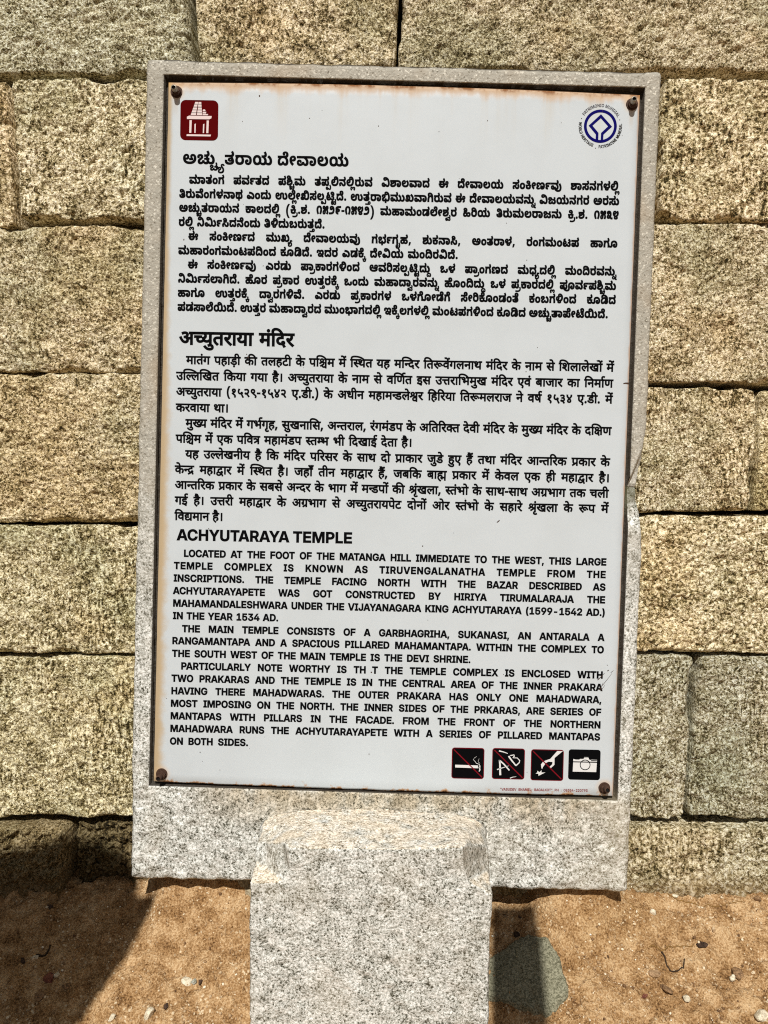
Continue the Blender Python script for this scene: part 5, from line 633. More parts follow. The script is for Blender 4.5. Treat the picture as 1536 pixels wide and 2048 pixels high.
[0,4,47,99,-3,-42,0,-44,23,1,20,0,19,44,23,39,0,18,0,22,-5,14,-8,5,-6,-11,-2,2,1,0,3,1,3,0,5,-6,9,-12,7,-20,5,-13,1,73,4,10,-2,14,-7,8,-11,1,-7,0,-3,-2,-6,-1,-3,-5,7,4,4,14,7,24,4,17,0,34,0,42,-23,1,-19,0,-19,-42,-24,-41,0,-22,0,-28,5,-22,9,-7,7,23,0,-8,-6,-22,-10,-28,-5,13,107,24,14,0,14,9,1,7,0,7,-14,8,-13,0,-10,0,-12,-4,-6,-6,1,-5,0,-8,14,-8,13,225,24,14,0,14,9,1,7,0,5,-6,6,-12,4,-7,0,-16,0,-14,-8,1,-7,0,-8,14,-8,46,15,94,1,29,189,0,22,0,20,3,5,2,6,3,4,6,1,4,0,6,-14,8,-9,0,-12,0,-14,-6,1,-7,0,-1,0,-3,3,-2,-19,14,2,2,10,2,5,0,8,0,16,-7,1,-5,0,-7,-16,-6,-15,0,-16,0,-20,10,1,9,0,8,16,14,34,8,25,0,28,0,36,-11,18,-19,1,-12,0,-8,-10,-16,-11,-6,-6,-3,-20,-6,-38,-3,-29,0],
[0,2,30,93,-3,-36,0,-40,25,1,23,0,12,10,21,24,16,19,6,11,-6,-61,0,1,29,237,0,1,-29,-11,0,13,4,14,-6,20,-15,12,-20,1,-12,0,-23,-40,-25,-35,0,-20,0,-26,6,-22,11,-9,9,31,2,-14,-11,-24,-12,-28,-5,24,103,27,12,0,14,11,3,11,55,0,2,-12,14,-10,11,0,10,0,12,10,1,10,0,10,-8,16,-18,13,-28,8,-17,0,-5,0,-18,0,-28,-7,-18,-13,-10,-17,1,-9,0,-11,12,-10],
[0,1,74,-27,-41,-30,0,-48,7,-44,16,-21,12,43,17,14,-8,28,-11,32,-5,23,0,14,0,20,3,14,7,8,11,1,8,0,12,-4,18,-2,15,1,7,0,19,32,26,56,13,37,0,38,0,52,-12,36,-20,16,-25,1,-15,0,-17,-24,-26,-44,-14,-29,0,-26,0,-36,10,-20,18,1,13,0,9,12,14,26,8,17,0,18,0,20,-9,1,-9,0,-6,-12,-9,-13,0,-6,0,-14,3,-3,3,11,6,-2,-2,0,-4,1,-3,0,-5,10,-9,17,0,12,0,18,7,8,12,1,10,0,12,-16,20,-34,10,-23,0,-26,0,-34,-16,1,-18,0,-7,2,-15,2,-16,1,-10,0,-18,-26,-25,-52,-12],
[0,1,74,137,94,-10,0,-14,-5,-12,-9,-1,-6,-4,-6,-4,-14,-2,-19,1,-11,1,-24,-69,0,1,28,0,16,10,28,24,22,23,6,13,-6,-67,0,1,29,119,0,24,0,18,3,5,2,6,3,4,6,1,4,0,6,-14,8,-9,0,-12,0,-14,-6,1,-7,0,-1,0,-3,3,-2,-19,14,2,2,10,2,5,0,8,0,16,-7,1,-5,0,-7,-16,-6,-15,0,-16,0,-20,10,1,9,0,8,16,14,34,8,25,0,28,0,36,-11,18,-19,1,-12,0,-11,-14,-16,-26,-10,-15,-2,9,3,22,-8,20,-22,6,-27,1,-14,1,-29,-67,0,1,24,0,12,-2,18,-4,15,-3,6,-6,9,-18,10],
[0,2,94,93,-3,-36,0,-40,25,1,23,0,12,12,21,24,16,19,6,11,-6,-63,0,1,29,179,0,22,0,20,3,5,2,4,3,4,6,1,4,0,6,-12,8,-11,0,-10,0,-14,-6,1,-7,0,-1,0,-3,3,-2,-21,14,4,2,10,2,5,0,8,0,16,-7,1,-5,0,-7,-16,-6,-15,0,-16,0,-20,10,1,9,0,8,16,14,34,8,25,0,28,0,36,-11,18,-19,1,-12,0,-9,-12,-16,-11,-6,-6,-2,-18,-5,-28,-3,-19,-1,19,8,17,2,16,-1,24,-10,14,-15,1,-8,0,-4,-2,-7,-1,-3,-2,-1,-10,-1,-1,-1,-12,-6,-26,-9,-19,0,-14,0,-26,5,-14,12,1,8,0,12,30,12,25,0,12,0,20,-5,7,-2,22,-6,24,-20,1,-15,0,-13,-22,-19,-36,-10,-23,0,-32,0,-38,13,-13,13,31,2,-14,-11,-24,-12,-28,-5,39,103,27,12,0,14,10,3,9,55,0,2,-10,16,-9,15,0,10,0,14,4,8,8,1,8,0,6,-4,10,-8,6,-7,0,-6,0,-6,-2,1,-3,0,-3,8,-3,7,0,6,0,8,2,4,6,1,4,0,5,-8,9,-18,6,-28,4,-19,0,-13,0,-20,0,-28,-7,-22,-12,-10,-17,1,-10,0,-11,12,-10],
[0,3,43,199,-3,-20,0,-30,6,-26,14,-13,12,-4,3,-6,5,-6,2,-1,0,-6,0,-6,-5,1,-4,0,-6,8,-11,7,-6,-57,-12,-8,8,-14,19,1,9,0,11,16,16,34,10,25,0,14,0,26,-5,22,-11,11,-9,8,-6,12,-7,10,-3,7,0,10,0,12,8,1,8,0,8,-10,17,-7,7,59,11,14,-10,12,-23,1,-12,0,-22,-44,-22,12,151,61,-16,0,-16,8,1,7,0,7,16,9,17,0,14,0,18,-9,1,-7,0,-7,-16,-8,46,13,94,1,29,155,0,22,0,20,3,5,2,4,3,4,6,1,4,0,6,-12,8,-11,0,-10,0,-14,-6,1,-7,0,-1,0,-3,3,-2,-21,14,4,2,10,2,5,0,8,0,16,-7,1,-5,0,-7,-16,-6,-15,0,-16,0,-20,10,1,9,0,8,16,14,34,8,25,0,28,0,36,-11,18,-19,1,-12,0,-8,-10,-16,-11,-6,-6,-3,-22,-6,-36,-3,-29,0],
[0,2,77,143,-3,-38,0,-48,8,-30,13,-12,18,1,10,0,3,2,7,1,4,65,-3,-2,-2,0,-3,1,-2,0,-4,4,-8,12,-7,26,-5,23,0,16,0,22,3,14,6,6,8,1,5,0,3,-6,7,-3,2,0,1,-2,2,-1,0,-6,2,-12,2,-5,0,-8,0,-6,-3,1,-2,0,-2,6,-3,7,0,6,0,10,3,6,7,1,5,0,7,-10,10,-14,6,-9,3,53,10,18,-6,22,-17,1,-11,0,-1,0,-4,-13,-6,-8,-7,-16,-12,-28,-8,-21,0,-30,0,-30,15,1,10,0,7,12,11,28,8,23,0,14,0,20,-3,15,-4,2,2,2,2,1,-1,26,-4,28,-22,1,-14,0,-12,-18,-17,-30,-11,-44,-6,46,15,94,1,29,129,0,24,0,18,3,7,2,4,3,4,6,1,4,0,6,-14,8,-9,0,-10,0,-16,-6,1,-7,0,-1,2,-3,1,-2,-19,14,4,2,8,2,5,0,10,0,16,-7,1,-5,0,-7,-18,-6,-13,0,-18,0,-20,10,1,9,0,8,18,14,32,8,25,0,28,0,36,-11,20,-19,1,-12,0,-8,-12,-16,-11,-6,-6,-3,-20,-6,-36,-3,-29,0],
[0,3,43,199,-3,-20,0,-30,6,-26,14,-13,12,-4,3,-6,5,-6,2,-1,0,-6,0,-6,-5,1,-4,0,-6,8,-11,7,-6,-57,-12,-8,8,-14,19,1,9,0,11,16,16,34,10,25,0,14,0,26,-5,22,-11,11,-9,8,-6,12,-7,10,-3,7,0,10,0,12,8,1,8,0,8,-10,17,-7,7,59,11,14,-10,12,-23,1,-12,0,-22,-44,-22,12,151,61,-16,0,-16,8,1,7,0,7,16,9,17,0,14,0,18,-9,1,-7,0,-7,-16,-8,4,13,94,1,29,209,0,1,-29],
[0,4,46,289,-3,-34,0,-46,12,-19,13,29,26,14,-11,28,-10,19,0,12,0,20,6,12,18,1,16,0,17,-12,30,-22,24,-26,14,-13,0,-10,0,-10,-4,1,-5,0,-4,12,-4,9,0,12,0,12,9,3,7,45,-7,-8,-15,-38,-17,-29,0,-12,0,-26,4,-20,7,-12,12,1,8,0,15,40,18,37,0,32,0,52,-16,38,-30,20,-39,1,-23,0,-24,-24,-31,-44,-16,18,129,-3,-32,0,-44,11,-26,19,-10,24,1,12,0,18,24,28,50,17,39,0,30,0,44,-11,26,-19,10,-23,1,-12,0,-20,-26,-28,-48,-16,16,129,28,14,0,20,7,12,15,1,11,0,11,-12,16,-20,8,-15,0,-14,0,-20,-6,-12,-15,1,-12,0,-11,12,-16,22,-8,23,443,-3,-32,0,-46,13,-21,13,29,26,16,-11,26,-11,17,0,20,0,20,12,1,12,0,11,-18,19,-28,15,-15,5,43,25,24,-8,38,-21,24,-29,1,-18,0,-16,-20,-23,-42,-14],
[0,3,75,95,-3,-24,0,-32,10,-16,15,1,10,0,8,8,14,26,13,23,8,14,6,12,8,1,4,0,2,-4,3,-6,2,-5,0,-8,0,-8,-5,1,-4,0,-3,2,-5,3,-3,-55,-8,-4,5,-6,11,1,6,0,9,18,15,36,8,27,0,30,0,34,-10,14,-14,1,-7,0,-8,-10,-13,-24,-13,-19,-8,-16,-6,-12,-8,1,-4,0,-4,12,-4,11,0,18,0,18,11,1,11,57,0,2,-12,18,-10,15,0,16,0,16,12,1,11,0,12,-16,18,-28,14,-15,5,43,14,24,-7,38,-18,22,-23,1,-15,0,-16,-20,-24,-40,-13,-29,0,-20,0,-30,6,-22,11,-11,10,31,1,-14,-11,-28,-12,-32,-5,4,139,-32,7,33,57,0,5,-33,4,193,94,1,29,93,0,1,-29],
[0,2,77,143,-3,-38,0,-48,8,-30,13,-12,18,1,10,0,3,2,7,1,4,65,-3,-2,-2,0,-3,1,-2,0,-4,4,-8,12,-7,26,-5,23,0,16,0,22,3,14,6,6,8,1,5,0,3,-6,7,-3,2,0,1,-2,2,-1,0,-6,2,-12,2,-5,0,-8,0,-6,-3,1,-2,0,-2,6,-3,7,0,6,0,10,3,6,7,1,5,0,7,-10,10,-14,6,-9,3,51,11,18,-7,24,-17,1,-11,0,-1,0,-4,-13,-6,-8,-7,-16,-12,-28,-8,-21,0,-30,0,-30,15,1,10,0,7,12,11,28,8,23,0,14,0,20,-3,15,-4,2,2,2,2,1,-1,26,-4,28,-22,1,-14,0,-12,-18,-17,-30,-11,-44,-6,4,15,94,1,29,201,0,1,-29],
[0,3,58,99,-3,-28,0,-38,11,-20,19,1,12,0,11,16,16,32,10,23,0,28,0,30,-14,1,-11,0,-3,-4,-8,-1,-2,-43,1,0,2,0,2,1,1,0,3,-4,4,-5,0,-6,0,-8,-5,1,-5,0,-7,20,-7,21,0,22,0,22,11,3,10,57,0,0,-11,16,-10,11,0,8,0,10,5,4,7,1,3,0,9,-12,18,-9,7,61,12,14,-11,14,-24,1,-13,0,-15,-20,-19,-34,-9,-21,0,-20,0,-28,6,-22,11,-9,9,25,-2,-12,-9,-28,-10,-30,-5,12,177,57,-16,0,-16,9,1,7,0,7,18,9,15,0,16,0,18,-8,1,-8,0,-7,-18,-9,46,13,94,1,29,195,0,22,0,20,3,5,2,4,3,4,6,1,4,0,6,-12,8,-11,0,-10,0,-14,-6,1,-7,0,-1,0,-3,1,-2,-19,14,4,2,10,2,5,0,8,0,16,-7,1,-5,0,-7,-16,-6,-15,0,-18,0,-18,10,1,9,0,8,16,14,32,8,27,0,28,0,36,-11,18,-19,1,-12,0,-8,-12,-16,-11,-6,-4,-3,-22,-6,-36,-3,-29,0],
[0,4,71,113,-3,-22,0,-36,7,-26,14,-14,21,1,14,0,18,24,25,42,13,29,0,18,0,28,-8,18,-15,1,-11,0,-9,-14,-15,-30,-9,-23,0,-14,0,-24,4,-11,4,9,21,8,-3,16,-2,13,0,10,0,10,5,1,4,0,5,-6,4,-7,0,-6,0,-14,-6,-8,-14,1,-11,1,-3,0,-6,6,-9,12,-5,14,-3,9,0,22,0,22,11,5,11,55,0,2,-10,16,-12,17,0,12,0,12,8,1,6,0,5,-8,9,-18,5,-9,1,41,17,20,-3,28,-13,14,-16,1,-10,0,-17,-38,-22,-39,0,-16,0,-32,5,-28,11,-11,11,31,1,-12,-10,-28,-12,-34,-6,15,83,93,-20,4,-20,16,1,8,0,6,16,13,36,8,31,1,5,-28,-12,-1,-8,-4,1,-3,0,-3,12,-5,7,-1,22,223,58,1,25,25,0,12,0,8,3,1,3,0,3,-14,5,-15,3,37,22,18,-4,22,-8,14,-9,4,-9,1,-5,0,-6,-8,-10,-16,-7,-11,-2,-6,-2,-22,-2,-11,0,46,197,94,1,29,33,0,22,0,20,3,7,2,4,3,4,6,1,4,0,6,-14,8,-9,0,-12,0,-14,-6,1,-7,0,-1,2,-3,1,-2,-19,14,4,2,8,2,5,0,10,0,14,-7,1,-5,0,-7,-16,-6,-15,0,-16,0,-20,10,1,9,0,8,16,14,34,8,25,0,28,0,36,-11,18,-19,1,-12,0,-8,-10,-16,-11,-6,-6,-3,-20,-6,-36,-3,-29,0],
[1,1,60,207,48,0,-15,-40,-15,-27,0,-38,0,-60,28,-27,32,33,6,18,-23,44,-27,29,0,16,0,22,7,1,9,0,8,-18,13,-13,5,-12,-1,-13,0,-1,15,30,1,26,10,1,8,0,8,-22,7,-13,0,-16,0,-26,-5,-13,-3,-11,15,12,3,34,5,23,0,34,0,36,-17,1,-13,0,-17,-29,-10,6,-2,5,-2,16,-1,17,0,14,0,22,1,13,2,1,41,-31,0,1,16,113,0,1,-16,-45,0,1,-121,-33,0,1,64,-12,-2,-20,-1,-9,0,-8,0,-11,1,6,-7],
[1,2,4,1,137,181,0,1,-16,-179,0,28,225,44,-8,-3,-24,-9,-32,-6,-19,0,-34,0,-44,19,1,15,0,7,12,11,9,4,-65,-1,1,16,131,0,8,0,16,0,3,0,-3,-16,-13,0,-26,0,-30,-10,1,-11,0,-9,24,-10,19,0,22,0,32,10,13,7],
[1,2,20,263,137,1,-16,-45,0,1,-121,-35,0,1,39,-12,-4,-34,-6,-21,0,-40,0,-50,27,-5,22,28,3,26,10,1,10,0,6,-10,10,-5,4,-53,0,1,16,12,57,66,10,-11,26,-10,23,0,22,0,32,9,13,6,1,61,-87,0,14,-11,1,-12,0,-24],
[1,1,25,-109,-3,24,5,27,0,34,0,36,-17,1,-13,0,-14,-42,-17,-37,0,-42,0,-62,20,-25,17,27,9,18,-10,30,-14,36,-6,21,0,48,0,1,16,0,7,-22,7,-13,0,-12,0,-18,-2,-9,-2],
[1,1,30,213,121,1,-121,-35,0,1,72,-47,0,-26,0,-28,-2,-7,-4,-10,-4,1,-10,0,-11,32,-20,33,-12,-23,-12,-20,9,-36,18,-20,19,1,10,0,8,12,12,9,4,14,6,36,5,31,0,57,0,1,33,-175,0,1,16,257,0,1,-16],
[1,1,34,175,9,-23,-12,-26,11,-46,22,-34,20,-11,6,-8,7,-6,8,1,4,0,4,12,7,17,0,10,0,18,-5,7,-4,16,4,16,13,1,9,0,5,-4,10,-1,3,-105,0,1,16,187,0,1,-16,-45,0,8,-7,1,-13,0,-12,-20,-17,-32,-12,-21,-4,20,-12,52,-24],
[1,1,8,75,121,1,-121,-33,0,1,121,-39,0,1,16,121,0,1,-16],
[1,2,23,225,121,1,-121,-35,0,1,55,-95,0,1,-8,0,-7,-14,-7,-7,0,-8,0,-18,6,-16,8,-10,10,1,4,0,4,12,6,15,0,13,0,1,50,-55,0,1,16,271,0,1,-16,4,189,121,-95,0,1,-50,97,0],
[1,1,12,-81,170,0,5,16,8,9,0,10,0,16,-8,1,-5,0,-5,-16,-8,-9,0,-8,0,-16,8],
[1,1,28,41,121,-39,0,1,16,37,0,-6,5,-6,12,1,7,0,16,46,20,41,0,54,0,80,-32,31,-30,-35,0,-28,24,-60,23,-33,0,-28,0,-30,-13,1,-11,0,-6,8,-11,7,-4,49,0,1,-16,-45,0,1,-121,-33,0],
[1,1,53,183,-13,-10,8,-16,15,-5,6,-4,0,-14,-1,-5,0,-18,0,-38,5,-30,10,-20,17,1,13,0,10,14,13,11,5,16,7,42,5,27,0,3,0,1,21,-129,0,1,16,235,0,1,-16,-67,0,1,-36,-21,0,-26,0,-30,-3,-11,-4,-10,-3,-10,-10,1,-7,0,-12,34,-15,37,0,2,0,6,0,5,0,-4,4,1,4,0,7,20,7,11,0,20,0,18,-11,1,-6,0,-7,-12,-8,-9,-2,6,-5,14,-12,13,-7],
[1,1,22,93,121,1,-70,0,-5,-12,-7,-9,0,-12,0,-24,9,-16,14,1,6,0,5,12,6,15,0,13,0,1,42,-55,0,1,16,255,0,1,-16,-45,0,1,-121,-35,0,1,121],
[1,2,18,211,121,1,-121,-33,0,1,42,-14,-4,-30,-6,-19,0,-18,0,-28,6,-9,5,-10,6,-12,16,1,14,1,42,-33,0,1,16,257,0,1,-16,12,177,121,-105,0,1,-40,0,-9,4,-10,4,-7,7,-2,10,-5,23,0,18,0,30,8,13,6],
[1,1,56,143,15,16,3,20,8,1,7,0,8,-26,9,-27,0,-32,0,-32,-12,1,-11,0,-7,10,-12,32,-16,31,-12,-21,-11,-40,15,-44,28,1,17,0,8,14,13,11,5,-8,4,-12,11,1,7,0,7,10,8,7,3,10,4,26,3,19,0,59,0,1,19,-157,0,1,16,241,0,1,-16,-45,0,1,-34,-91,0,-14,0,-12,-2,-3,-1,-6,-3,1,-5,0,-4,8,-7,7,-3,22,4,23,0,32,0,38,-9,18,-15,1,-8,0,-13,-30,-17,-27,-4],
[1,2,49,159,49,-14,0,-24,-3,-9,-3,-22,7,-28,16,1,11,0,7,10,8,7,3,10,4,28,3,23,0,41,0,1,19,-175,0,1,16,261,0,1,-16,-47,0,1,-34,-79,0,-14,0,-12,-2,-3,-1,-6,-3,1,-5,0,-5,12,-7,7,-3,22,4,25,0,32,0,42,-17,1,-14,0,-15,-42,-19,-43,0,-42,0,-70,19,-23,16,27,11,24,-15,54,-15,33,0,52,0,1,17,0,8,-22,8,12,115,-29,0,5,14,7,11,0,10,0,14,-7,1,-5,0,-6,-14,-7,-9,0,-10,0,-14,7],
[1,1,29,-81,135,-6,8,-8,14,1,8,0,14,36,18,35,0,26,0,34,-12,26,-27,13,-21,49,0,1,-16,-45,0,1,-121,-33,0,1,121,-39,0,1,16,39,0,-12,23,-26,22,-25,0,-16,0,-20,-11,1,-10,0,-7,10,-12,7,-7],
[1,1,53,343,121,-143,0,1,-44,22,11,31,0,28,0,38,-18,1,-17,0,-11,-14,-22,-15,-11,-31,9,12,7,14,18,1,9,0,10,-18,11,-13,0,-24,0,-25,-16,1,-57,-33,0,1,38,-12,-4,-30,-8,-21,0,-22,0,-36,8,-22,17,1,13,0,17,48,21,41,0,10,0,24,-1,9,-1,-3,-16,-6,1,-22,1,-7,0,-26,0,-28,-11,1,-11,0,-11,26,-12,19,0,20,0,30,10,15,6,1,64,-163,0,1,16,343,0],
[1,1,27,41,121,-39,0,1,16,37,0,-58,44,-73,0,-28,0,-34,-12,1,-11,0,-8,10,-10,7,-5,-35,0,-6,6,-8,12,1,7,0,17,48,20,43,0,56,0,86,-32,33,-28,49,0,1,-16,-45,0,1,-121,-33,0],
[1,1,44,1,121,1,16,305,0,1,-16,-43,0,1,-121,-35,0,1,78,-4,0,-1,0,-12,0,-22,-5,-20,-14,-7,-13,-33,5,6,10,9,8,-10,4,-20,5,-13,0,-18,0,-18,-10,1,-8,0,-9,18,-15,36,-16,27,-11,-23,-12,-26,11,-42,20,-24,21,1,11,0,12,22,15,32,7,17,0,20,0,32,-7,15,-6,26,13,39,0,2,0,3,0,1,27],
[1,1,33,229,121,-63,0,1,-44,-23,0,-22,0,-28,-4,-9,-3,-24,-8,1,-15,0,-10,18,-14,32,-7,19,0,24,0,34,6,19,5,13,-17,-20,-4,-42,-6,-23,0,-30,0,-48,11,-28,22,1,15,0,15,30,19,50,10,27,0,3,0,1,29,-127,0,1,16,229,0],
[1,1,27,41,121,-39,0,1,16,39,0,-16,23,-38,22,-25,0,-20,0,-22,-12,1,-10,0,-7,8,-12,7,-6,-35,0,-14,14,1,14,0,15,40,19,35,0,44,0,54,-29,21,-31,49,0,1,-16,-45,0,1,-121,-33,0],
[1,1,15,-73,135,-10,18,-18,20,-22,8,-13,0,-10,0,-16,-2,-5,-1,-9,16,18,3,23,0,24,0,34,-11,28,-27,13,-24],
[1,1,29,41,121,-39,0,1,16,37,0,-6,5,-6,10,1,7,0,18,58,20,51,0,56,0,90,-15,74,-28,27,-19,-37,0,-44,23,-98,23,-53,0,-42,0,-44,-12,1,-13,0,-6,10,-9,5,-4,49,0,1,-16,-45,0,1,-121,-33,0],
[1,2,53,269,121,1,-151,-35,0,1,17,-24,-8,-29,0,-28,0,-40,18,1,15,-41,-15,-19,14,121,37,15,-14,-13,-5,-14,-4,-8,-9,1,-5,0,-9,20,-8,13,0,18,0,26,8,11,7,1,46,-32,1,-62,8,-23,5,-20,-6,-40,-13,-19,-6,-21,15,18,5,34,9,17,5,-22,8,-18,16,1,9,0,11,36,17,33,0,30,0,38,-16,1,-13,0,-9,-20,-16,-15,-6,36,-7,57,-1,1,50,-27,0,1,16,109,0,1,-16,12,111,86,14,5,16,12,1,7,0,7,-18,8,-13,0,-14,0,-20,-8,1,-8,0,-5,14,-12],
[1,2,15,-73,135,-10,18,-18,20,-22,8,-13,0,-10,0,-16,-2,-5,-1,-9,16,18,3,23,0,24,0,34,-11,28,-27,13,-24,12,-49,181,0,5,14,7,11,0,10,0,16,-7,1,-5,0,-6,-16,-7,-9,0,-10,0,-14,7],
[1,1,29,41,121,-39,0,1,16,37,0,-6,5,-6,10,1,8,0,18,74,19,69,0,82,0,132,-16,102,-28,37,-18,-43,0,-64,23,-146,23,-83,0,-62,0,-60,-12,1,-14,0,-5,8,-10,7,-3,49,0,1,-16,-45,0,1,-121,-33,0],
[1,2,63,169,9,-23,-12,-26,11,-42,22,-34,20,-9,6,-10,7,-4,8,1,4,0,4,12,7,17,0,10,0,18,-5,7,-4,8,4,8,13,1,7,0,6,-4,11,-3,3,-87,0,1,16,219,0,10,2,15,0,18,0,34,-8,22,-15,1,-13,0,-16,-36,-20,-31,-7,10,-8,24,-7,25,0,22,0,32,8,15,7,1,61,-35,0,1,16,119,0,1,-16,-45,0,1,-121,-35,0,1,40,-12,-5,-36,-6,-23,0,-30,0,-46,14,-13,14,-20,-2,-23,0,-20,0,-40,4,-13,2,-10,-3,-9,-2,18,-12,48,-24,29,163,71,18,0,30,1,19,2,28,5,24,14,1,10,0,11,-22,11,-15,0,-10,0,-14,-5,1,-5,0,-12,35,-2,-1,-15,-30,2,-32,13,1,13,0,4,3,3,-65,0,2,-4,6,-10,1,-6,0,-9,-10,-14,-5,-5,22,-2],
[1,1,29,41,121,-39,0,1,16,37,0,-6,5,-6,10,1,7,0,18,60,20,55,0,60,0,98,-16,78,-27,29,-19,-39,0,-46,23,-108,23,-59,0,-44,0,-46,-12,1,-13,0,-6,10,-9,5,-4,49,0,1,-16,-45,0,1,-121,-33,0],
[1,2,4,1,137,165,0,1,-16,-163,0,14,91,66,1,-12,0,-6,-12,-7,-9,0,-12,0,-24,10,-16,13,1,6,0,5,12,6,17,0,127,0,1,-15],
[1,1,27,41,121,-39,0,1,16,37,0,-6,5,-6,11,1,6,0,17,50,21,45,0,62,0,96,-34,35,-28,-37,0,-66,46,-81,0,-30,0,-36,-13,1,-11,0,-7,10,-9,5,-4,49,0,1,-16,-45,0,1,-121,-33,0],
[1,1,68,221,35,-28,0,-34,17,1,14,0,1,-8,2,-16,2,-9,1,-8,-5,-28,-8,-13,-3,20,-12,52,-24,29,-11,-23,-12,-26,11,-46,22,-34,20,-11,6,-8,7,-6,8,1,4,0,4,12,7,17,0,10,0,18,-5,7,-4,16,4,16,13,1,9,0,5,-4,10,-1,3,-105,0,1,16,353,0,1,-16,-211,0,8,-7,1,-13,0,-8,-3,-7,12,-2,11,-2,8,6,28,8,23,0,28,0,40,-12,32,-20,13,-13,-27,-7,-20,18,-38,19,-23,0,-20,0,-18,-9,1,-6,0,-9,20,-6,13,0,6,0,14,1,7,1,13,-15,-12,-2,-18,-1],
[1,1,36,253,121,-45,0,1,-121,-35,0,1,36,-12,-4,-32,-6,-23,0,-24,0,-36,9,-22,17,1,11,0,19,50,20,43,0,6,0,18,-1,16,0,5,-1,-1,-16,-8,1,-22,1,-9,0,-28,0,-30,-12,1,-11,0,-11,28,-11,21,0,22,0,34,10,11,6,1,64,-169,0,1,16,253,0],
[1,1,22,1,137,251,0,1,-16,-43,0,1,-121,-35,0,1,66,-79,0,1,-12,0,-6,-12,-7,-9,0,-12,0,-24,10,-16,13,1,6,0,5,12,6,17,0,127,0,1,40,-169,0],
[1,1,46,245,121,1,-121,-35,0,1,40,-14,-5,-34,-6,-23,0,-38,0,-52,21,-9,21,42,4,34,16,1,12,0,11,-20,11,-15,0,-12,0,-14,-5,1,-5,0,-12,37,-2,-3,-15,-28,2,-34,13,1,13,0,12,32,13,25,0,18,0,32,-8,22,-15,1,-13,0,-16,-36,-20,-31,-7,10,-8,26,-7,23,0,24,0,32,8,15,7,1,61,-35,0,1,16,117,0,1,-16],
[1,2,39,259,121,1,-121,-35,0,1,59,-12,-2,-26,-2,-15,0,-20,0,-40,4,-13,2,-10,-3,-9,-2,18,-12,48,-24,29,-11,-23,-12,-26,11,-42,22,-34,20,-9,6,-10,7,-4,8,1,4,0,4,12,7,17,0,10,0,18,-5,7,-4,8,4,8,13,1,7,0,6,-4,11,-3,3,-87,0,1,16,305,0,1,-16,13,163,71,18,0,28,2,15,2,1,46,-97,0,2,-4,6,-10,1,-6,0,-9,-10,-14,-5,-5,22,-2],
[1,1,29,41,121,-39,0,1,16,37,0,-6,5,-6,10,1,7,0,18,56,20,49,0,50,0,84,-15,68,-28,27,-19,-37,0,-40,23,-92,23,-49,0,-36,0,-42,-13,1,-12,0,-6,10,-9,5,-4,49,0,1,-16,-45,0,1,-121,-33,0],
[1,2,45,55,42,-16,0,-20,7,1,7,0,6,16,7,13,0,8,0,16,-3,15,-5,22,3,28,19,1,14,0,13,-26,15,-19,0,-14,0,-14,-6,1,-5,0,-4,10,-7,24,-6,25,0,-5,-16,-42,2,-40,18,1,13,0,11,30,14,31,0,20,0,36,-9,22,-19,1,-14,0,-15,-30,-26,-25,-7,20,-9,36,-21,15,-10,-27,-9,-22,16,-36,20,-17,7,-12,-1,8,261,121,1,-121,-35,0,1,121,-37,0,1,16,121,0,1,-16],
[1,2,29,321,121,1,-121,-33,0,1,10,-16,-4,-36,-4,-19,0,-46,0,-88,23,-41,28,-12,7,-8,10,1,4,0,5,12,7,17,0,10,0,18,-5,7,-4,8,4,8,13,1,7,0,5,-4,11,-3,4,-87,0,1,16,367,0,1,-16,40,235,51,16,0,26,6,11,5,1,59,-161,0,8,-8,1,-12,0,-18,-32,-21,-25,-6,30,-19,68,-20,45,0,18,0,34,5,19,5,1,17,-10,-4,-30,-4,-15,0,-22,0,-32,9,-20,15,1,10,0,16,42,18,37,0,8,0,22,-1,9,-1,-3,-15,-6,1,-16,1,-7,0,-22,0,-24,-10,1,-9,0,-10,24,-9],
[1,3,8,75,121,1,-121,-33,0,1,121,-39,0,1,16,121,0,1,-16,15,41,135,-10,18,-18,20,-22,8,-13,0,-10,0,-16,-2,-5,-1,-9,16,18,3,23,0,24,0,34,-11,28,-27,13,-24,12,65,181,0,5,14,7,11,0,10,0,16,-7,1,-5,0,-6,-16,-7,-9,0,-10,0,-14,7],
[1,1,40,1,137,249,0,1,-16,-47,0,14,-8,1,-11,0,-20,-35,-10,16,-7,26,-19,1,-13,0,-11,-20,-15,-34,-7,-21,0,-24,0,-46,13,-42,31,-19,25,33,5,12,-17,30,-26,34,-15,21,0,18,0,24,8,1,11,0,9,-20,15,-17,7,-12,-1,-15,0,-1,15,32,1,32,10,1,11,0,6,-14,10,-9,3,-153,0],
[1,2,4,1,137,227,0,1,-16,-225,0,37,237,77,-8,1,-9,0,-12,0,-22,-5,-20,-14,-7,-13,-33,5,6,10,9,8,-10,4,-20,5,-13,0,-18,0,-18,-10,1,-8,0,-9,18,-15,36,-16,27,-11,-23,-12,-26,11,-42,20,-24,21,1,11,0,12,22,15,32,7,17,0,20,0,32,-7,15,-6,26,13,39,0,6,0,14,-1,5,-1],
[1,1,28,41,121,-39,0,1,16,37,0,-6,5,-6,10,1,7,0,18,64,20,57,0,64,0,104,-16,82,-28,33,-18,-41,0,-50,23,-114,23,-65,0,-96,0,1,-25,0,-6,10,-10,5,-3,49,0,1,-16,-45,0,1,-121,-33,0],
[1,1,30,-77,135,-12,9,-20,8,-20,3,-9,0,-10,0,-18,-3,-7,-2,-11,15,10,2,22,3,13,0,20,0,32,-9,11,-9,3,1,-10,11,-16,13,-20,5,-13,0,-10,0,-14,-2,-5,-1,-9,15,18,3,23,0,24,0,34,-11,28,-27,13,-24],
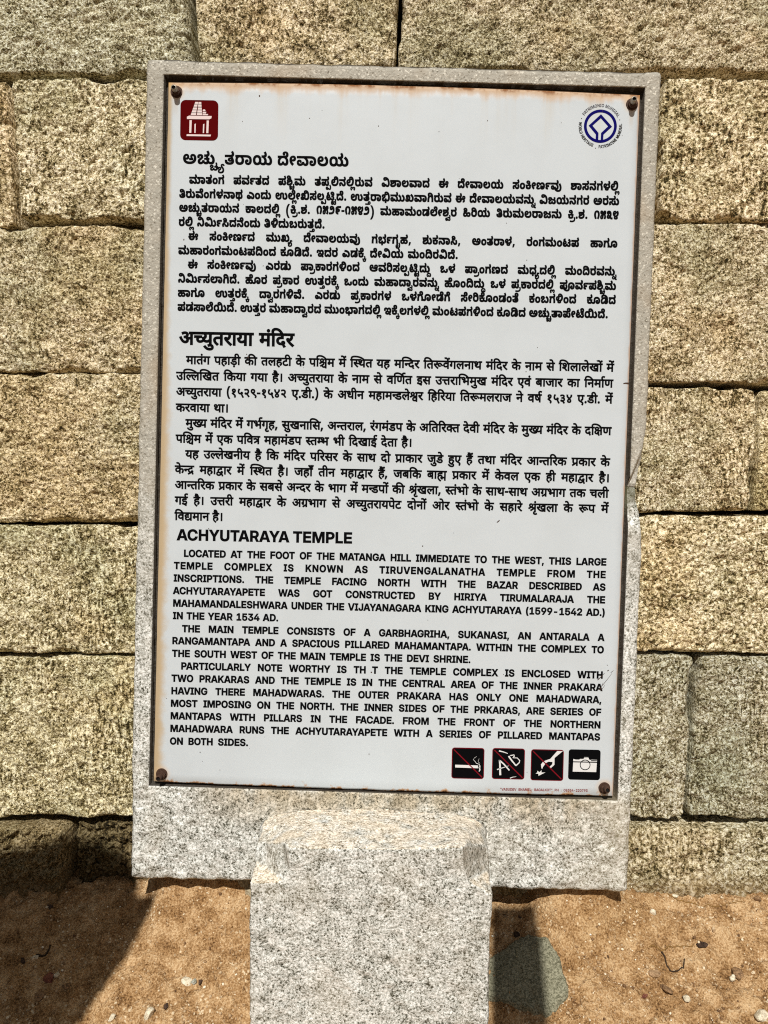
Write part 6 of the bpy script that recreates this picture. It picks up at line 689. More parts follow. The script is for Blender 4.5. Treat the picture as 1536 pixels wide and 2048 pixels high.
[1,1,4,87,137,35,0,1,-137,-33,0],
[1,1,46,41,121,-39,0,1,16,37,0,-6,5,-6,10,1,7,0,18,58,20,51,0,58,0,92,-17,39,-14,0,1,1,1,0,14,38,15,31,0,14,0,24,-3,9,-2,-9,-15,-6,2,-18,3,-9,0,-16,0,-20,-10,1,-8,0,-7,12,-14,13,-8,-37,0,-44,23,-98,23,-53,0,-42,0,-44,-12,1,-13,0,-6,10,-9,5,-4,49,0,1,-16,-45,0,1,-121,-33,0],
[1,2,22,279,121,1,-121,-33,0,1,121,-59,0,1,-50,0,-10,-6,-12,-7,-5,-10,-6,-28,-6,-21,0,-40,0,-19,13,-8,5,-8,16,1,11,1,44,-33,0,1,16,325,0,1,-16,14,111,48,22,0,11,7,4,4,4,9,1,10,1,43,-79,0,1,-43,0,-9,4,-10,5,-4,6,-3,14,-4],
[1,1,61,121,49,-14,0,-26,-3,-9,-3,-20,7,-28,16,1,11,0,7,8,8,9,3,10,4,28,3,23,0,41,0,1,19,-137,0,1,16,223,0,1,-16,-47,0,1,-34,-81,0,-12,0,-12,-2,-3,-1,-6,-3,1,-5,0,-5,12,-7,7,-3,20,4,25,0,34,0,42,-17,1,-14,0,-14,-36,-17,-31,-2,12,-3,28,-5,15,-2,-13,-15,-24,6,-46,12,-19,6,-26,1,-30,6,1,7,0,5,10,7,13,0,10,0,18,-5,15,-6,6,0,5,0,32,0,34,9,1,10,0,7,-22,8],
[1,1,29,151,-3,-20,9,-34,18,-22,19,1,10,0,6,12,10,7,3,-75,0,1,16,209,0,1,33,-223,0,1,16,307,0,1,-16,-45,0,1,-121,-35,0,1,72,-49,0,-22,0,-24,-2,-7,-4,-10,-5,1,-9,0,-11,34,-20,31,-12],
[1,1,50,77,139,16,0,26,-5,11,-5,8,-4,10,-15,1,-14,1,-25,89,0,1,50,-57,0,1,16,141,0,1,-16,-45,0,1,-121,-35,0,1,55,-87,0,1,-8,0,-7,-12,-7,-9,0,-8,0,-18,6,-16,8,-10,10,1,4,0,4,12,6,15,0,15,0,1,23,0,10,-6,11,-3,3,-8,7,-19,0,-12,0,-12,-6,1,-4,0,-7,20,-6,27,-1,-3,-15,-32,1,-40,13,1,14,0,13,34,12],
[1,1,48,251,121,-41,0,1,-37,0,-12,-6,-13,-7,-5,-16,-10,-35,-2,-5,17,8,0,14,3,5,2,6,3,4,8,1,9,1,37,-101,0,1,-43,0,-10,4,-13,8,-9,18,-6,15,-5,49,-13,28,-8,24,-15,1,-11,0,-8,-14,-16,-5,-4,-31,9,6,4,10,10,1,5,0,4,-8,6,-20,8,-21,6,-37,11,-18,5,-24,11,-5,8,-8,8,1,15,1,51,-33,0,1,16,251,0],
[1,2,32,259,121,-45,0,1,-121,-35,0,1,36,-12,-4,-34,-6,-23,0,-24,0,-40,9,-22,17,1,11,0,19,54,20,43,0,6,0,18,-1,18,0,5,-1,-1,-15,-10,1,-22,1,-9,0,-8,0,-7,-1,59,-37,8,3,9,4,1,65,-175,0,1,16,259,0,9,57,63,0,-11,30,-12,21,0,8,0,14,2,9,1,-61,38,-18,-6],
[1,1,35,289,121,1,-121,-35,0,1,81,-59,0,-18,0,-7,1,16,-7,20,-17,1,-10,0,-10,-18,-14,-30,-6,-17,0,-22,0,-44,13,-38,31,-17,26,31,6,22,-30,44,-30,25,0,14,0,18,7,1,9,0,10,-26,17,-19,6,13,14,121,0,1,24,-251,0,1,16,335,0,1,-16],
[1,1,20,-83,135,-8,8,-14,17,1,8,0,14,40,15,29,0,14,0,24,-3,11,-2,-9,-15,-8,2,-16,3,-9,0,-18,0,-18,-10,1,-8,0,-7,12,-14,11,-8],
[1,1,14,95,-36,-34,22,-30,58,1,30,0,31,30,56,35,22,37,0,-30,-23,-32,-56,1,-30,0,-29,32,-57,31,-24],
[1,1,43,121,139,32,0,36,-17,1,-12,0,-9,-14,-16,-36,-18,-31,-11,55,-21,16,-7,14,-13,1,-8,0,-6,-10,-12,-9,-6,-27,10,6,4,6,6,1,4,0,5,-8,6,-9,5,-79,33,3,5,46,15,50,23,1,11,0,7,-18,7,-13,0,-14,0,-16,-7,1,-5,0,-5,14,-7,19,-2,-21,-13,-22,5,-22,13,1,11,0,6,14,11,28,8],
[1,1,40,211,-15,-8,7,-16,16,-16,17,-14,16,-1,5,-8,0,-7,0,-20,0,-36,4,-28,11,-18,19,1,14,0,10,14,24,13,11,39,-5,-12,-10,-16,-21,1,-11,0,-16,30,-15,35,0,4,0,5,0,-4,5,1,3,0,7,20,7,13,0,18,0,18,-11,1,-6,0,-7,-12,-8,-11,-2,6,-7,18,-21,24,-21,11,-8],
[1,1,37,211,7,-27,-10,-42,32,-33,17,-12,-1,-11,0,-16,0,-20,8,1,6,0,7,16,6,13,0,8,0,18,-3,13,-5,20,3,26,18,1,12,0,13,-28,13,-23,0,-14,0,-26,-3,-17,-4,-11,15,18,4,36,4,19,0,24,0,40,-9,22,-19,1,-14,0,-16,-30,-23,-23,-7,18,-9,40,-25],
[1,2,31,33,103,0,10,18,17,32,9,25,0,34,0,40,-20,1,-17,0,-14,-32,-18,-27,-2,4,-2,10,-4,7,-2,63,-25,16,-7,14,-13,1,-8,0,-6,-12,-12,-7,-6,-27,10,6,4,6,6,1,4,0,5,-8,6,-9,5,-103,43,-26,10,-16,18,12,67,102,0,-9,22,-11,17,0,18,0,22,12,1,9,0,9,-22,11,-15,0,-18,0,-22,-11],
[1,1,4,23,74,107,0,1,-18,-105,0],
[1,2,44,189,28,0,-12,-36,-16,-29,0,-20,0,-30,7,-20,13,1,9,0,6,8,11,18,14,23,10,-24,12,-30,17,-14,13,-4,10,1,5,0,3,2,6,1,3,39,-3,-4,-5,1,-4,0,-5,8,-11,24,-16,25,-13,26,13,24,16,8,11,1,5,0,4,-1,5,37,3,4,-6,1,-6,0,-5,-6,-11,-16,-12,-28,-17,-21,-11,20,-11,20,-15,4,-12,14,89,30,0,-6,14,-9,19,0,16,0,18,9,1,6,0,3,-6,8,-12,10,-15,8,-14,-8,-14,-10,-4,-8],
[1,1,12,33,12,0,8,16,7,11,0,12,0,16,-7,1,-8,0,-8,-16,-7,-11,0,-10,0,-16,7],
[1,1,49,159,49,-14,0,-24,-3,-9,-3,-22,7,-28,16,1,11,0,7,10,8,7,3,10,4,28,3,23,0,41,0,1,19,-175,0,1,16,261,0,1,-16,-47,0,1,-34,-79,0,-14,0,-12,-2,-3,-1,-6,-3,1,-5,0,-5,12,-7,7,-3,22,4,25,0,32,0,42,-17,1,-14,0,-15,-42,-19,-43,0,-42,0,-70,19,-23,16,27,11,24,-15,54,-15,33,0,52,0,1,17,0,8,-22,8],
[1,1,14,27,-36,30,23,32,56,1,30,0,29,-32,57,-29,24,37,0,34,-23,30,-57,1,-31,0,-30,-30,-56,-33,-22],
[1,1,61,279,121,-45,0,1,-121,-35,0,1,33,-14,-4,-32,-6,-25,0,-34,0,-42,17,1,15,0,6,8,11,11,5,-22,4,-26,15,1,12,0,14,36,17,29,0,24,0,30,-12,1,-10,0,-11,-15,-9,-27,9,6,2,4,5,1,3,0,3,-10,6,-11,0,-12,0,-16,-10,1,-7,0,-7,12,-9,22,-4,13,-1,14,2,15,0,6,0,12,0,3,-1,-1,-15,-4,0,-6,0,-1,0,-22,0,-26,-9,1,-8,0,-9,26,-9,19,0,24,0,32,10,13,6,1,67,-27,0,1,16,111,0],
[1,1,61,69,51,-12,0,-24,10,-16,13,1,6,0,5,12,6,17,0,123,0,4,3,5,1,10,4,28,3,23,0,41,0,1,19,-273,0,1,16,359,0,1,-16,-47,0,1,-34,-81,0,-12,0,-12,-2,-3,-1,-6,-3,1,-5,0,-5,12,-7,7,-3,20,4,25,0,34,0,42,-17,1,-14,0,-15,-42,-19,-43,0,-44,0,-68,19,-25,16,29,11,24,-15,52,-15,35,0,50,0,1,17,0,8,-20,8,-19,0,-14,0,-26,-3,-9,-3,-18,6,-28,16,-1,11,-67,0,1,-12,0,-6,-12,-7],
[1,2,60,269,121,1,-151,-35,0,1,17,-12,-3,-28,-5,-17,0,-22,0,-34,9,-18,15,1,10,0,16,42,18,37,0,8,0,26,-1,7,-1,-3,-15,-6,1,-18,1,-7,0,-22,0,-26,-10,1,-9,0,-10,26,-9,21,0,16,0,26,6,11,5,1,50,-32,1,-62,8,-23,5,-20,-6,-40,-13,-19,-6,-21,15,18,5,34,9,17,5,-22,8,-18,16,1,9,0,11,36,17,33,0,30,0,38,-16,1,-13,0,-9,-20,-16,-15,-6,36,-7,57,-1,1,50,-27,0,1,16,109,0,1,-16,12,111,86,14,5,16,12,1,7,0,7,-18,8,-13,0,-14,0,-20,-8,1,-8,0,-5,14,-12],
[1,1,28,41,121,-39,0,1,16,37,0,-6,6,-6,12,1,7,0,16,44,19,37,0,52,0,68,-31,29,-31,-35,0,-24,24,-50,23,-31,0,-24,0,-28,-13,1,-10,0,-7,8,-10,7,-5,49,0,1,-16,-45,0,1,-121,-33,0],
[1,3,18,261,137,1,-16,-43,0,1,-121,-35,0,1,42,-14,-4,-32,-6,-21,0,-18,0,-28,6,-9,5,-10,6,-12,16,1,14,1,42,-33,0,1,16,3,181,121,-89,0,91,-58,11,85,53,10,-5,23,0,10,0,22,3,11,3,-87,58,1,-31,0,-9,2,-10,6,-7],
[1,1,52,41,131,10,3,36,5,25,0,34,0,40,-16,1,-13,0,-17,-25,-9,20,-4,20,-14,1,-9,0,-12,-28,-17,-25,-4,14,-7,26,-15,11,-8,-27,-9,-16,11,-26,17,-11,7,-12,-1,-15,0,-14,0,-22,8,1,6,0,7,16,7,13,0,10,0,20,-4,15,-6,22,2,20,10,1,8,0,8,-24,10,-21,1,-14,-1,-17,0,1,15,26,0,28,5,10,8,1,6,0,8,-20,7,-17,0,-14,0,-30,-5,-15,-3],
[1,2,38,309,16,-18,-5,-44,-9,-31,0,-46,0,-88,23,-41,28,-12,7,-8,10,1,4,0,5,12,7,17,0,10,0,18,-5,7,-4,8,4,8,13,1,7,0,11,-7,9,-87,0,1,16,293,0,1,-16,-167,0,4,-4,4,-10,1,-6,0,-18,-32,-21,-25,-6,30,-19,68,-20,45,0,22,0,38,7,23,7,27,297,47,-12,-5,-34,-6,-19,0,-22,0,-32,9,-20,15,1,10,0,16,42,18,37,0,8,0,22,-1,9,-1,-3,-15,-6,1,-16,1,-7,0,-22,0,-24,-10,1,-9,0,-10,24,-9,19,0,16,0,26,6,11,5],
[1,1,20,13,-51,-12,-3,-28,-5,-17,0,-34,0,-38,17,1,14,0,13,40,18,39,1,5,-15,-26,-1,-22,-10,1,-7,0,-8,22,-6,15,0,14,0,20,3,15,4],
[1,1,9,21,-28,6,13,12,29,5,12,43,0,5,-3,-6,-12,-22,-27,-9,-12],
[1,1,45,273,121,-73,0,1,-48,10,4,24,4,19,0,29,0,1,-16,-21,0,-22,0,-22,-4,-13,-5,1,-56,-33,0,1,38,-12,-4,-30,-8,-21,0,-22,0,-36,8,-22,17,1,13,0,17,48,21,41,0,10,0,24,-1,9,-1,-3,-16,-6,1,-22,1,-7,0,-26,0,-28,-11,1,-11,0,-11,26,-12,19,0,20,0,30,10,15,6,1,64,-163,0,1,16,273,0],
[1,2,70,275,121,1,-121,-35,0,1,72,-14,-4,-30,-4,-21,0,-22,0,-36,5,-13,3,-22,-7,-22,-11,1,-8,0,-5,10,-9,22,-6,21,0,6,0,5,1,-2,4,1,4,0,7,18,6,11,0,18,0,20,-12,1,-6,0,-6,-12,-7,-9,-2,8,-6,18,-9,13,-5,-25,-9,-12,7,-22,13,-5,6,-6,-1,-12,0,-5,0,-26,0,-40,9,-22,16,1,9,0,12,30,16,23,6,-20,7,-20,15,1,11,0,11,36,16,35,0,26,0,40,-13,1,-13,0,-10,-20,-15,-17,-6,8,-1,20,-1,9,0,22,0,34,5,17,5,1,31,-37,0,1,16,121,0,1,-16,11,69,110,0,-7,18,-11,15,-4,34,11,1,12,0,6,-16,8,-17,0,-14,0,-18,-8],
[1,1,26,57,14,-19,15,109,33,-20,12,-26,10,-17,0,-12,0,-26,-4,-17,-5,-11,17,14,3,34,5,19,0,18,0,28,-5,28,-13,17,-10,1,49,-167,0,1,16,251,0,1,-16,-45,0,1,-121,-35,0,1,51],
[1,1,48,163,71,14,0,22,1,13,1,5,-16,-12,-1,-22,-1,-11,0,-20,0,-40,4,-13,2,-10,-3,-9,-2,18,-12,48,-24,29,-11,-23,-12,-26,11,-42,22,-34,20,-9,6,-10,7,-4,8,1,4,0,4,12,7,17,0,10,0,18,-5,7,-4,8,4,8,13,1,7,0,6,-4,11,-3,3,-87,0,1,16,179,0,1,-16,-53,0,2,-4,6,-10,1,-6,0,-9,-10,-14,-5,-5,22,-2],
[1,2,46,193,139,16,0,26,-5,11,-5,8,-4,10,-15,1,-14,1,-25,89,0,1,50,-57,0,1,16,141,0,1,-16,-45,0,1,-121,-35,0,1,55,-87,0,1,-8,0,-7,-12,-7,-9,0,-8,0,-22,7,-16,10,-3,5,-97,0,1,-8,0,-7,-14,-7,-7,0,-8,0,-18,6,-16,8,-10,10,1,4,0,4,12,6,15,0,13,0,1,50,-55,0,1,16,167,0,12,2,21,93,71,137,0,1,23,0,10,-6,11,-3,3,-10,7,-17,0,-12,0,-12,-6,1,-4,0,-7,20,-6,27,-1,-3,-15,-32,1,-40,13,1,14,0,4,3,3,-45,0],
[1,2,61,121,49,-14,0,-26,-3,-9,-3,-20,7,-28,16,1,11,0,7,8,8,9,3,10,4,28,3,23,0,41,0,1,19,-137,0,1,16,223,0,1,-16,-47,0,1,-34,-81,0,-12,0,-12,-2,-3,-1,-6,-3,1,-5,0,-5,12,-7,7,-3,20,4,25,0,34,0,42,-17,1,-14,0,-14,-36,-17,-31,-2,12,-3,28,-5,15,-2,-13,-15,-24,6,-46,12,-19,6,-26,1,-30,6,1,7,0,5,10,7,13,0,10,0,18,-5,15,-6,6,0,5,0,32,0,34,9,1,10,0,7,-22,8,20,129,135,-8,8,-14,17,1,8,0,14,40,15,31,0,14,0,22,-3,11,-2,-9,-15,-8,2,-16,3,-9,0,-18,0,-18,-10,1,-8,0,-7,12,-14,11,-8],
[1,2,8,75,121,1,-121,-33,0,1,121,-39,0,1,16,121,0,1,-16,15,41,135,-10,18,-18,20,-22,8,-13,0,-10,0,-16,-2,-5,-1,-9,16,18,3,23,0,24,0,34,-11,28,-27,13,-24],
[1,2,17,21,12,75,22,-24,2,-13,7,-10,6,-12,16,1,14,1,42,-33,0,1,16,257,0,1,-16,-45,0,1,-121,-33,0,1,42,-135,-45,12,177,121,-105,0,1,-40,0,-9,4,-10,4,-7,7,-2,10,-5,23,0,16,0,32,8,13,6],
[1,1,80,125,66,32,0,38,-9,18,-14,1,-8,0,-11,-28,-15,-25,-5,-11,15,14,2,18,7,1,7,0,7,-26,8,-27,0,-34,0,-30,-12,1,-8,0,-5,10,-12,30,-12,29,-8,8,1,9,0,32,0,36,-17,1,-14,0,-14,-40,-17,-37,0,-42,0,-62,20,-27,17,29,10,16,-11,32,-14,34,-6,23,0,46,0,1,16,0,8,-22,7,-11,0,-12,0,-20,-3,-7,-2,-7,9,-40,11,-32,23,1,13,0,8,12,12,13,5,-8,4,-12,11,1,7,0,7,10,8,7,3,10,4,26,3,19,0,59,0,1,19,-157,0,1,16,241,0,1,-16,-45,0,1,-34,-91,0,-14,0,-12,-2,-3,-1,-6,-3,1,-5,0,-4,8,-7,7,-2,20,3],
[1,2,30,-77,135,-12,9,-20,8,-20,3,-9,0,-10,0,-18,-3,-7,-2,-11,15,10,2,22,3,13,0,20,0,32,-9,11,-9,3,1,-10,11,-16,13,-20,5,-13,0,-10,0,-14,-2,-5,-1,-9,15,18,3,23,0,24,0,34,-11,28,-27,13,-24,12,-49,180,0,5,14,7,11,0,10,0,16,-7,1,-5,0,-6,-16,-7,-9,0,-10,0,-14,7],
[1,1,64,207,48,0,-15,-40,-15,-27,0,-38,0,-60,28,-27,32,33,6,18,-23,44,-27,29,0,16,0,22,7,1,9,0,8,-18,13,-13,5,-12,-1,-13,0,-1,15,30,1,26,10,1,8,0,8,-22,7,-13,0,-16,0,-26,-5,-13,-3,-11,15,12,3,34,5,23,0,34,0,36,-17,1,-13,0,-17,-29,-10,6,-2,5,-2,16,-1,17,0,14,0,22,1,13,2,1,41,-31,0,1,16,227,0,1,-16,-45,0,1,-121,-33,0,1,121,-79,0,1,-121,-33,0,1,64,-12,-2,-20,-1,-9,0,-8,0,-11,1,6,-7],
[1,1,52,19,1,77,17,-20,2,-34,10,-20,17,1,13,0,10,14,13,11,5,16,7,42,5,27,0,3,0,1,21,-129,0,1,16,235,0,1,-16,-67,0,1,-36,-21,0,-26,0,-30,-3,-11,-4,-10,-3,-10,-10,1,-7,0,-12,34,-15,37,0,2,0,6,0,5,0,-4,4,1,4,0,7,20,7,11,0,20,0,18,-11,1,-6,0,-7,-12,-8,-9,-2,6,-5,14,-12,13,-7,-29,-8,-10,8,-16,15,-5,6,-113,-31],
[1,2,52,101,-28,-24,0,-38,10,-20,15,1,10,0,13,28,18,27,3,-8,8,1,11,0,10,14,13,11,5,16,7,42,5,27,0,3,0,1,21,-173,0,1,16,279,0,1,-16,-67,0,1,-36,-21,0,-26,0,-30,-3,-11,-4,-20,-7,1,-13,0,-12,34,-15,39,0,2,0,4,0,3,0,-2,4,1,4,0,7,20,7,11,0,20,0,18,-11,1,-6,0,-7,-14,-9,-11,-2,39,-48,-29,-7,-25,36,-18,-11,-48,-16,16,53,7,0,-10,30,-9,19,0,20,0,32,8,26,13,11,7,-4,0,-8,-1,-1,0,-22,0,-44,6,-15,7,-16,-2,-24,-11],
[1,2,12,-81,186,0,5,12,6,9,0,10,0,12,-6,1,-5,0,-4,-12,-7,-9,0,-8,0,-12,7,14,31,190,-10,-22,-46,-18,-33,0,-32,0,-48,19,-13,21,31,5,10,-15,30,-16,25,0,26,0,24,17,9,15],
[1,2,51,123,-47,-32,13,-42,23,-22,23,1,13,0,9,14,15,13,5,-10,4,-12,12,1,7,0,7,10,8,7,3,10,4,26,3,19,0,59,0,1,19,-157,0,1,16,359,0,1,-16,-45,0,1,-151,-33,0,1,41,-69,0,1,-7,0,-8,-12,-6,-7,0,-10,0,-18,5,-16,9,-10,9,1,5,0,4,12,5,17,0,13,0,-2,10,-24,13,-27,0,-26,0,-34,-13,1,-15,0,-9,18,-17,38,-19,31,-13,18,279,27,1,94,-83,0,1,-34,-91,0,-14,0,-12,-2,-3,-1,-6,-3,1,-5,0,-4,8,-7,7,-3,20,4,21,0,42,0,42,-22,5,-17],
[1,2,37,107,9,-19,15,111,33,-24,2,-42,7,-15,3,-20,-6,-40,-13,-19,-6,-21,15,18,5,34,9,17,5,-22,8,-18,16,1,9,0,11,36,17,33,0,30,0,38,-16,1,-13,0,-9,-20,-16,-15,-6,20,-3,52,-6,25,-2,1,53,-33,0,1,16,117,0,1,-16,-45,0,1,-121,-35,0,1,51,12,75,109,0,-5,14,-12,23,-6,14,5,16,12,1,7,0,7,-18,8,-13,0,-14,0,-20,-8],
[1,1,26,77,-5,-19,14,117,36,1,76,-79,0,1,-70,0,-5,-12,-7,-9,0,-12,0,-24,9,-16,14,1,6,0,5,12,6,15,0,13,0,1,42,-55,0,1,16,255,0,1,-16,-45,0,1,-121,-35,0,1,27],
[1,1,35,287,121,-45,0,1,-121,-35,0,1,36,-10,-3,-32,-7,-21,0,-34,0,-44,19,1,15,0,7,12,11,9,4,-65,-1,1,16,131,0,8,0,16,0,3,0,-3,-16,-13,0,-26,0,-30,-10,1,-11,0,-9,24,-10,19,0,22,0,30,10,13,6,1,64,-203,0,1,16,287,0],
[1,2,64,207,48,0,-15,-40,-15,-27,0,-38,0,-60,28,-27,32,33,6,18,-23,44,-27,29,0,16,0,22,7,1,9,0,8,-18,13,-13,5,-12,-1,-13,0,-1,15,30,1,26,10,1,8,0,8,-22,7,-13,0,-16,0,-26,-5,-13,-3,-11,15,12,3,34,5,23,0,34,0,36,-17,1,-13,0,-17,-29,-10,6,-2,5,-2,16,-1,17,0,14,0,22,1,13,2,1,41,-31,0,1,16,227,0,1,-16,-45,0,1,-121,-33,0,1,121,-79,0,1,-121,-33,0,1,64,-12,-2,-20,-1,-9,0,-8,0,-11,1,6,-7,15,377,135,-10,18,-18,20,-22,8,-13,0,-10,0,-16,-2,-5,-1,-9,16,18,3,23,0,24,0,34,-11,28,-27,13,-24],
[1,2,28,117,-2,-38,0,-44,17,1,15,0,12,15,9,-12,4,-18,14,1,8,0,7,10,8,7,3,10,4,26,3,19,0,31,0,1,19,-117,0,1,16,309,0,1,-16,-45,0,1,-124,-35,0,1,25,-10,-5,-30,-11,-42,-8,31,227,121,-71,0,1,-34,-63,0,-14,0,-12,-2,-3,-1,-6,-3,1,-5,0,-4,10,-8,11,-3,20,5,29,0,6,0,16,-1,16,-1,5,0,-1,-16,-8,1,-20,1,-9,0,-28,0,-26,-10,1,-9,0,-9,26,-9,21,0,36,0,52,18,23,15],
[2,2,14,3,0,113,160,93,0,113,-160,-79,0,-45,75,-10,16,-20,34,-11,21,21,0,-12,-21,-20,-34,-9,-16,-47,-75,4,77,34,1,27,169,0,1,-27],
[2,1,38,167,-3,-44,0,-70,20,-38,37,1,26,0,26,38,37,70,20,45,0,28,0,48,-9,38,-15,24,-22,5,-14,-71,0,-2,7,-12,10,-18,8,-24,4,-13,0,-26,0,-36,-13,-20,-23,1,-16,0,-16,20,-23,36,-13,27,0,14,0,24,4,18,8,12,10,3,7,73,0,-4,-13,-24,-22,-36,-16,-50,-9],
[2,1,12,25,0,1,160,71,0,1,-63,131,0,1,63,71,0,1,-160,-69,0,1,67,-129,0,1,-67],
[2,1,16,123,0,1,59,-119,101,83,0,53,-48,8,-6,12,-13,9,-7,-13,0,6,7,12,13,9,6,51,48,81,0,-115,-101,1,-59],
[2,1,22,157,-3,-40,0,-60,15,-34,27,1,17,1,104,71,0,1,-101,0,-9,16,-14,28,-8,21,0,18,0,30,8,16,14,1,9,1,101,69,0,1,-104,0,-17,-32,-27,-60,-15],
[2,1,8,11,130,1,30,263,0,1,-30,-95,0,1,-130,-69,0,1,130],
[2,2,24,25,0,1,160,129,0,36,0,54,-13,28,-24,1,-16,0,-16,-30,-23,-54,-13,-37,0,-81,0,1,28,81,0,18,0,24,6,14,11,1,7,0,7,-14,11,-24,6,-17,0,-51,0,1,-131,4,205,0,-73,72,75,0,75,-72],
[2,1,12,25,0,1,160,231,0,1,-30,-159,0,1,-35,149,0,1,-29,-147,0,1,-36,161,0,1,-30],
[2,1,46,25,0,1,160,105,0,49,-70,2,-5,10,-16,10,-17,8,-16,3,-5,-17,0,4,5,8,16,8,17,10,16,3,5,49,70,105,0,1,-160,-67,0,1,73,0,6,0,15,2,18,0,18,1,8,9,0,-4,-9,-12,-18,-10,-18,-8,-15,-3,-5,-49,-73,-57,0,-51,73,-2,5,-10,15,-10,18,-10,18,-5,9,11,0,0,-8,0,-18,2,-18,0,-15,1,-6,1,-73],
[2,1,24,25,0,1,160,129,0,36,0,52,-13,30,-24,1,-16,0,-17,-30,-23,-54,-14,-35,0,-85,0,1,30,83,0,16,0,24,6,14,10,1,8,0,7,-14,11,-24,6,-15,0,-51,0,1,-131],
[2,1,6,25,0,1,160,71,0,1,-130,143,0,1,-30],
[2,2,16,165,-3,-42,0,-68,20,-40,37,1,26,0,26,40,37,68,20,43,0,44,0,68,-20,40,-37,1,-26,0,-26,-40,-37,-68,-20,16,165,28,26,0,36,13,20,23,1,16,0,16,-20,24,-36,12,-25,0,-22,0,-38,-12,-20,-24,1,-16,0,-16,20,-23,38,-13],
[2,2,22,139,0,-83,0,1,30,81,0,32,0,40,11,20,23,1,16,0,17,-20,22,-40,11,-31,0,-79,0,1,30,87,0,48,0,70,-19,38,-36,1,-25,0,-25,-38,-35,-70,-20,4,95,160,1,-160,-69,0,1,160],
[2,1,10,25,0,1,160,225,0,1,-30,-153,0,1,-38,145,0,1,-29,-143,0,1,-63],
[2,1,28,25,0,1,160,75,0,99,-78,4,-4,16,-13,16,-16,9,-7,-7,-8,-2,8,-2,19,0,19,1,5,1,75,71,0,1,-160,-73,0,-87,71,-8,5,-16,15,-22,20,-11,11,13,3,2,-12,2,-21,0,-16,1,-5,1,-71],
[2,1,40,167,-3,-46,0,-68,21,-38,37,1,25,0,26,40,37,68,20,45,0,28,0,48,-8,38,-15,24,-21,3,-13,-69,0,-4,6,-10,9,-18,7,-22,4,-13,0,-26,0,-38,-13,-20,-23,1,-16,0,-16,20,-23,38,-13,27,0,22,0,32,8,18,15,1,9,17,0,-83,0,1,26,139,0,1,-21,0,-20,-38,-31,-64,-17],
[2,1,12,15,0,1,28,41,0,1,104,-39,0,1,28,153,0,1,-28,-39,0,1,-104,41,0,1,-28],
[2,1,38,89,0,-85,160,77,0,37,-76,4,-10,8,-21,8,-21,5,-10,-13,0,4,10,8,21,8,21,5,10,39,76,73,0,37,-76,6,-10,8,-21,8,-21,5,-10,-13,0,4,10,8,21,8,21,5,10,37,76,77,0,-85,-160,-79,0,-41,84,-6,10,-10,25,-5,15,21,0,-8,-15,-8,-25,-5,-10,-41,-84],
[2,1,51,147,-3,-42,0,-58,13,-30,25,1,17,67,0,2,-8,14,-12,30,-6,19,0,18,0,26,5,14,9,1,5,0,5,-10,8,-26,5,-19,2,-31,4,-48,5,-46,22,1,18,0,14,30,22,56,13,37,0,38,0,54,-13,30,-23,3,-16,-65,0,-2,11,-30,12,-23,0,-16,0,-24,-5,-14,-8,1,-6,0,-5,12,-6,24,-6,19,-1,31,-4,24,-2,38,-8,24,-12,12,-14,1,-9,0,-16,-30,-22,-58,-13],
[2,1,4,17,-35,15,61,67,0,-33,-61],
[2,1,32,3,0,135,95,1,-27,-121,92,81,0,35,-26,6,-5,14,-11,12,-11,7,-5,-17,0,6,5,12,11,14,11,9,5,35,26,79,0,-119,-90,1,25,131,-95,-81,0,-43,33,-6,4,-10,9,-12,9,-5,4,13,0,-6,-4,-12,-9,-10,-9,-5,-4,-45,-33],
[2,3,10,75,32,1,42,12,7,20,13,22,14,13,7,77,45,85,0,-133,-79,-5,0,7,25,0,1,160,71,0,1,-42,1,-42,1,-17,1,-59,4,223,0,-91,71,43,27,133,-98],
[2,1,14,115,0,-111,160,79,0,49,-75,10,-15,20,-36,13,-20,-19,0,12,20,18,36,11,15,49,75,77,0,-109,-160],
[2,1,12,61,-2,-16,0,-22,11,1,8,0,8,22,11,17,0,16,0,22,-11,1,-8,0,-8,-22,-11],
[2,3,19,25,0,1,160,131,0,34,0,48,-10,26,-19,1,-12,0,-9,-14,-14,-26,-10,-17,-2,18,-1,32,-10,20,-17,1,-11,0,-13,-26,-21,-50,-11,-35,0,10,93,28,59,0,24,0,28,10,1,9,0,7,-12,9,-24,5,-13,0,-59,0,10,93,94,55,0,14,0,20,5,12,8,1,6,0,9,-24,11,-21,0,-53,0],
[2,1,24,13,0,1,26,139,85,12,8,28,15,15,8,9,-12,-20,0,-42,0,-21,0,-111,0,1,30,253,0,1,-26,-133,-84,-12,-8,-30,-16,-13,-8,-7,12,22,0,42,0,21,0,117,0,1,-30],
[2,1,18,119,-2,-48,0,-58,26,1,25,1,11,67,0,1,-11,0,-11,22,-11,19,0,18,0,22,11,1,11,1,111,71,0,1,-112,0,-24,-58,-26],
[2,1,17,43,64,0,19,12,39,24,34,15,12,65,0,-12,-15,-22,-35,-12,-37,1,-17,0,-16,10,-29,22,-32,15,-18,-63,0,-24,21,-26,48],
[2,2,4,41,0,1,28,215,0,1,-28,7,187,160,1,-160,-67,0,1,128,-73,-24,1,31,79,25],
[2,1,38,143,-2,-36,0,-52,12,-32,24,-1,15,69,0,0,-7,14,-11,24,-6,17,0,16,0,24,7,14,13,1,8,0,9,-14,13,-24,7,-15,0,-20,0,-28,-8,-3,-8,-63,1,11,93,207,0,1,-28,-143,0,-5,-36,12,6,32,6,21,0,22,0,38,-8,30,-15,16,-19,1,-12,0,-16,-30,-26,-54,-14],
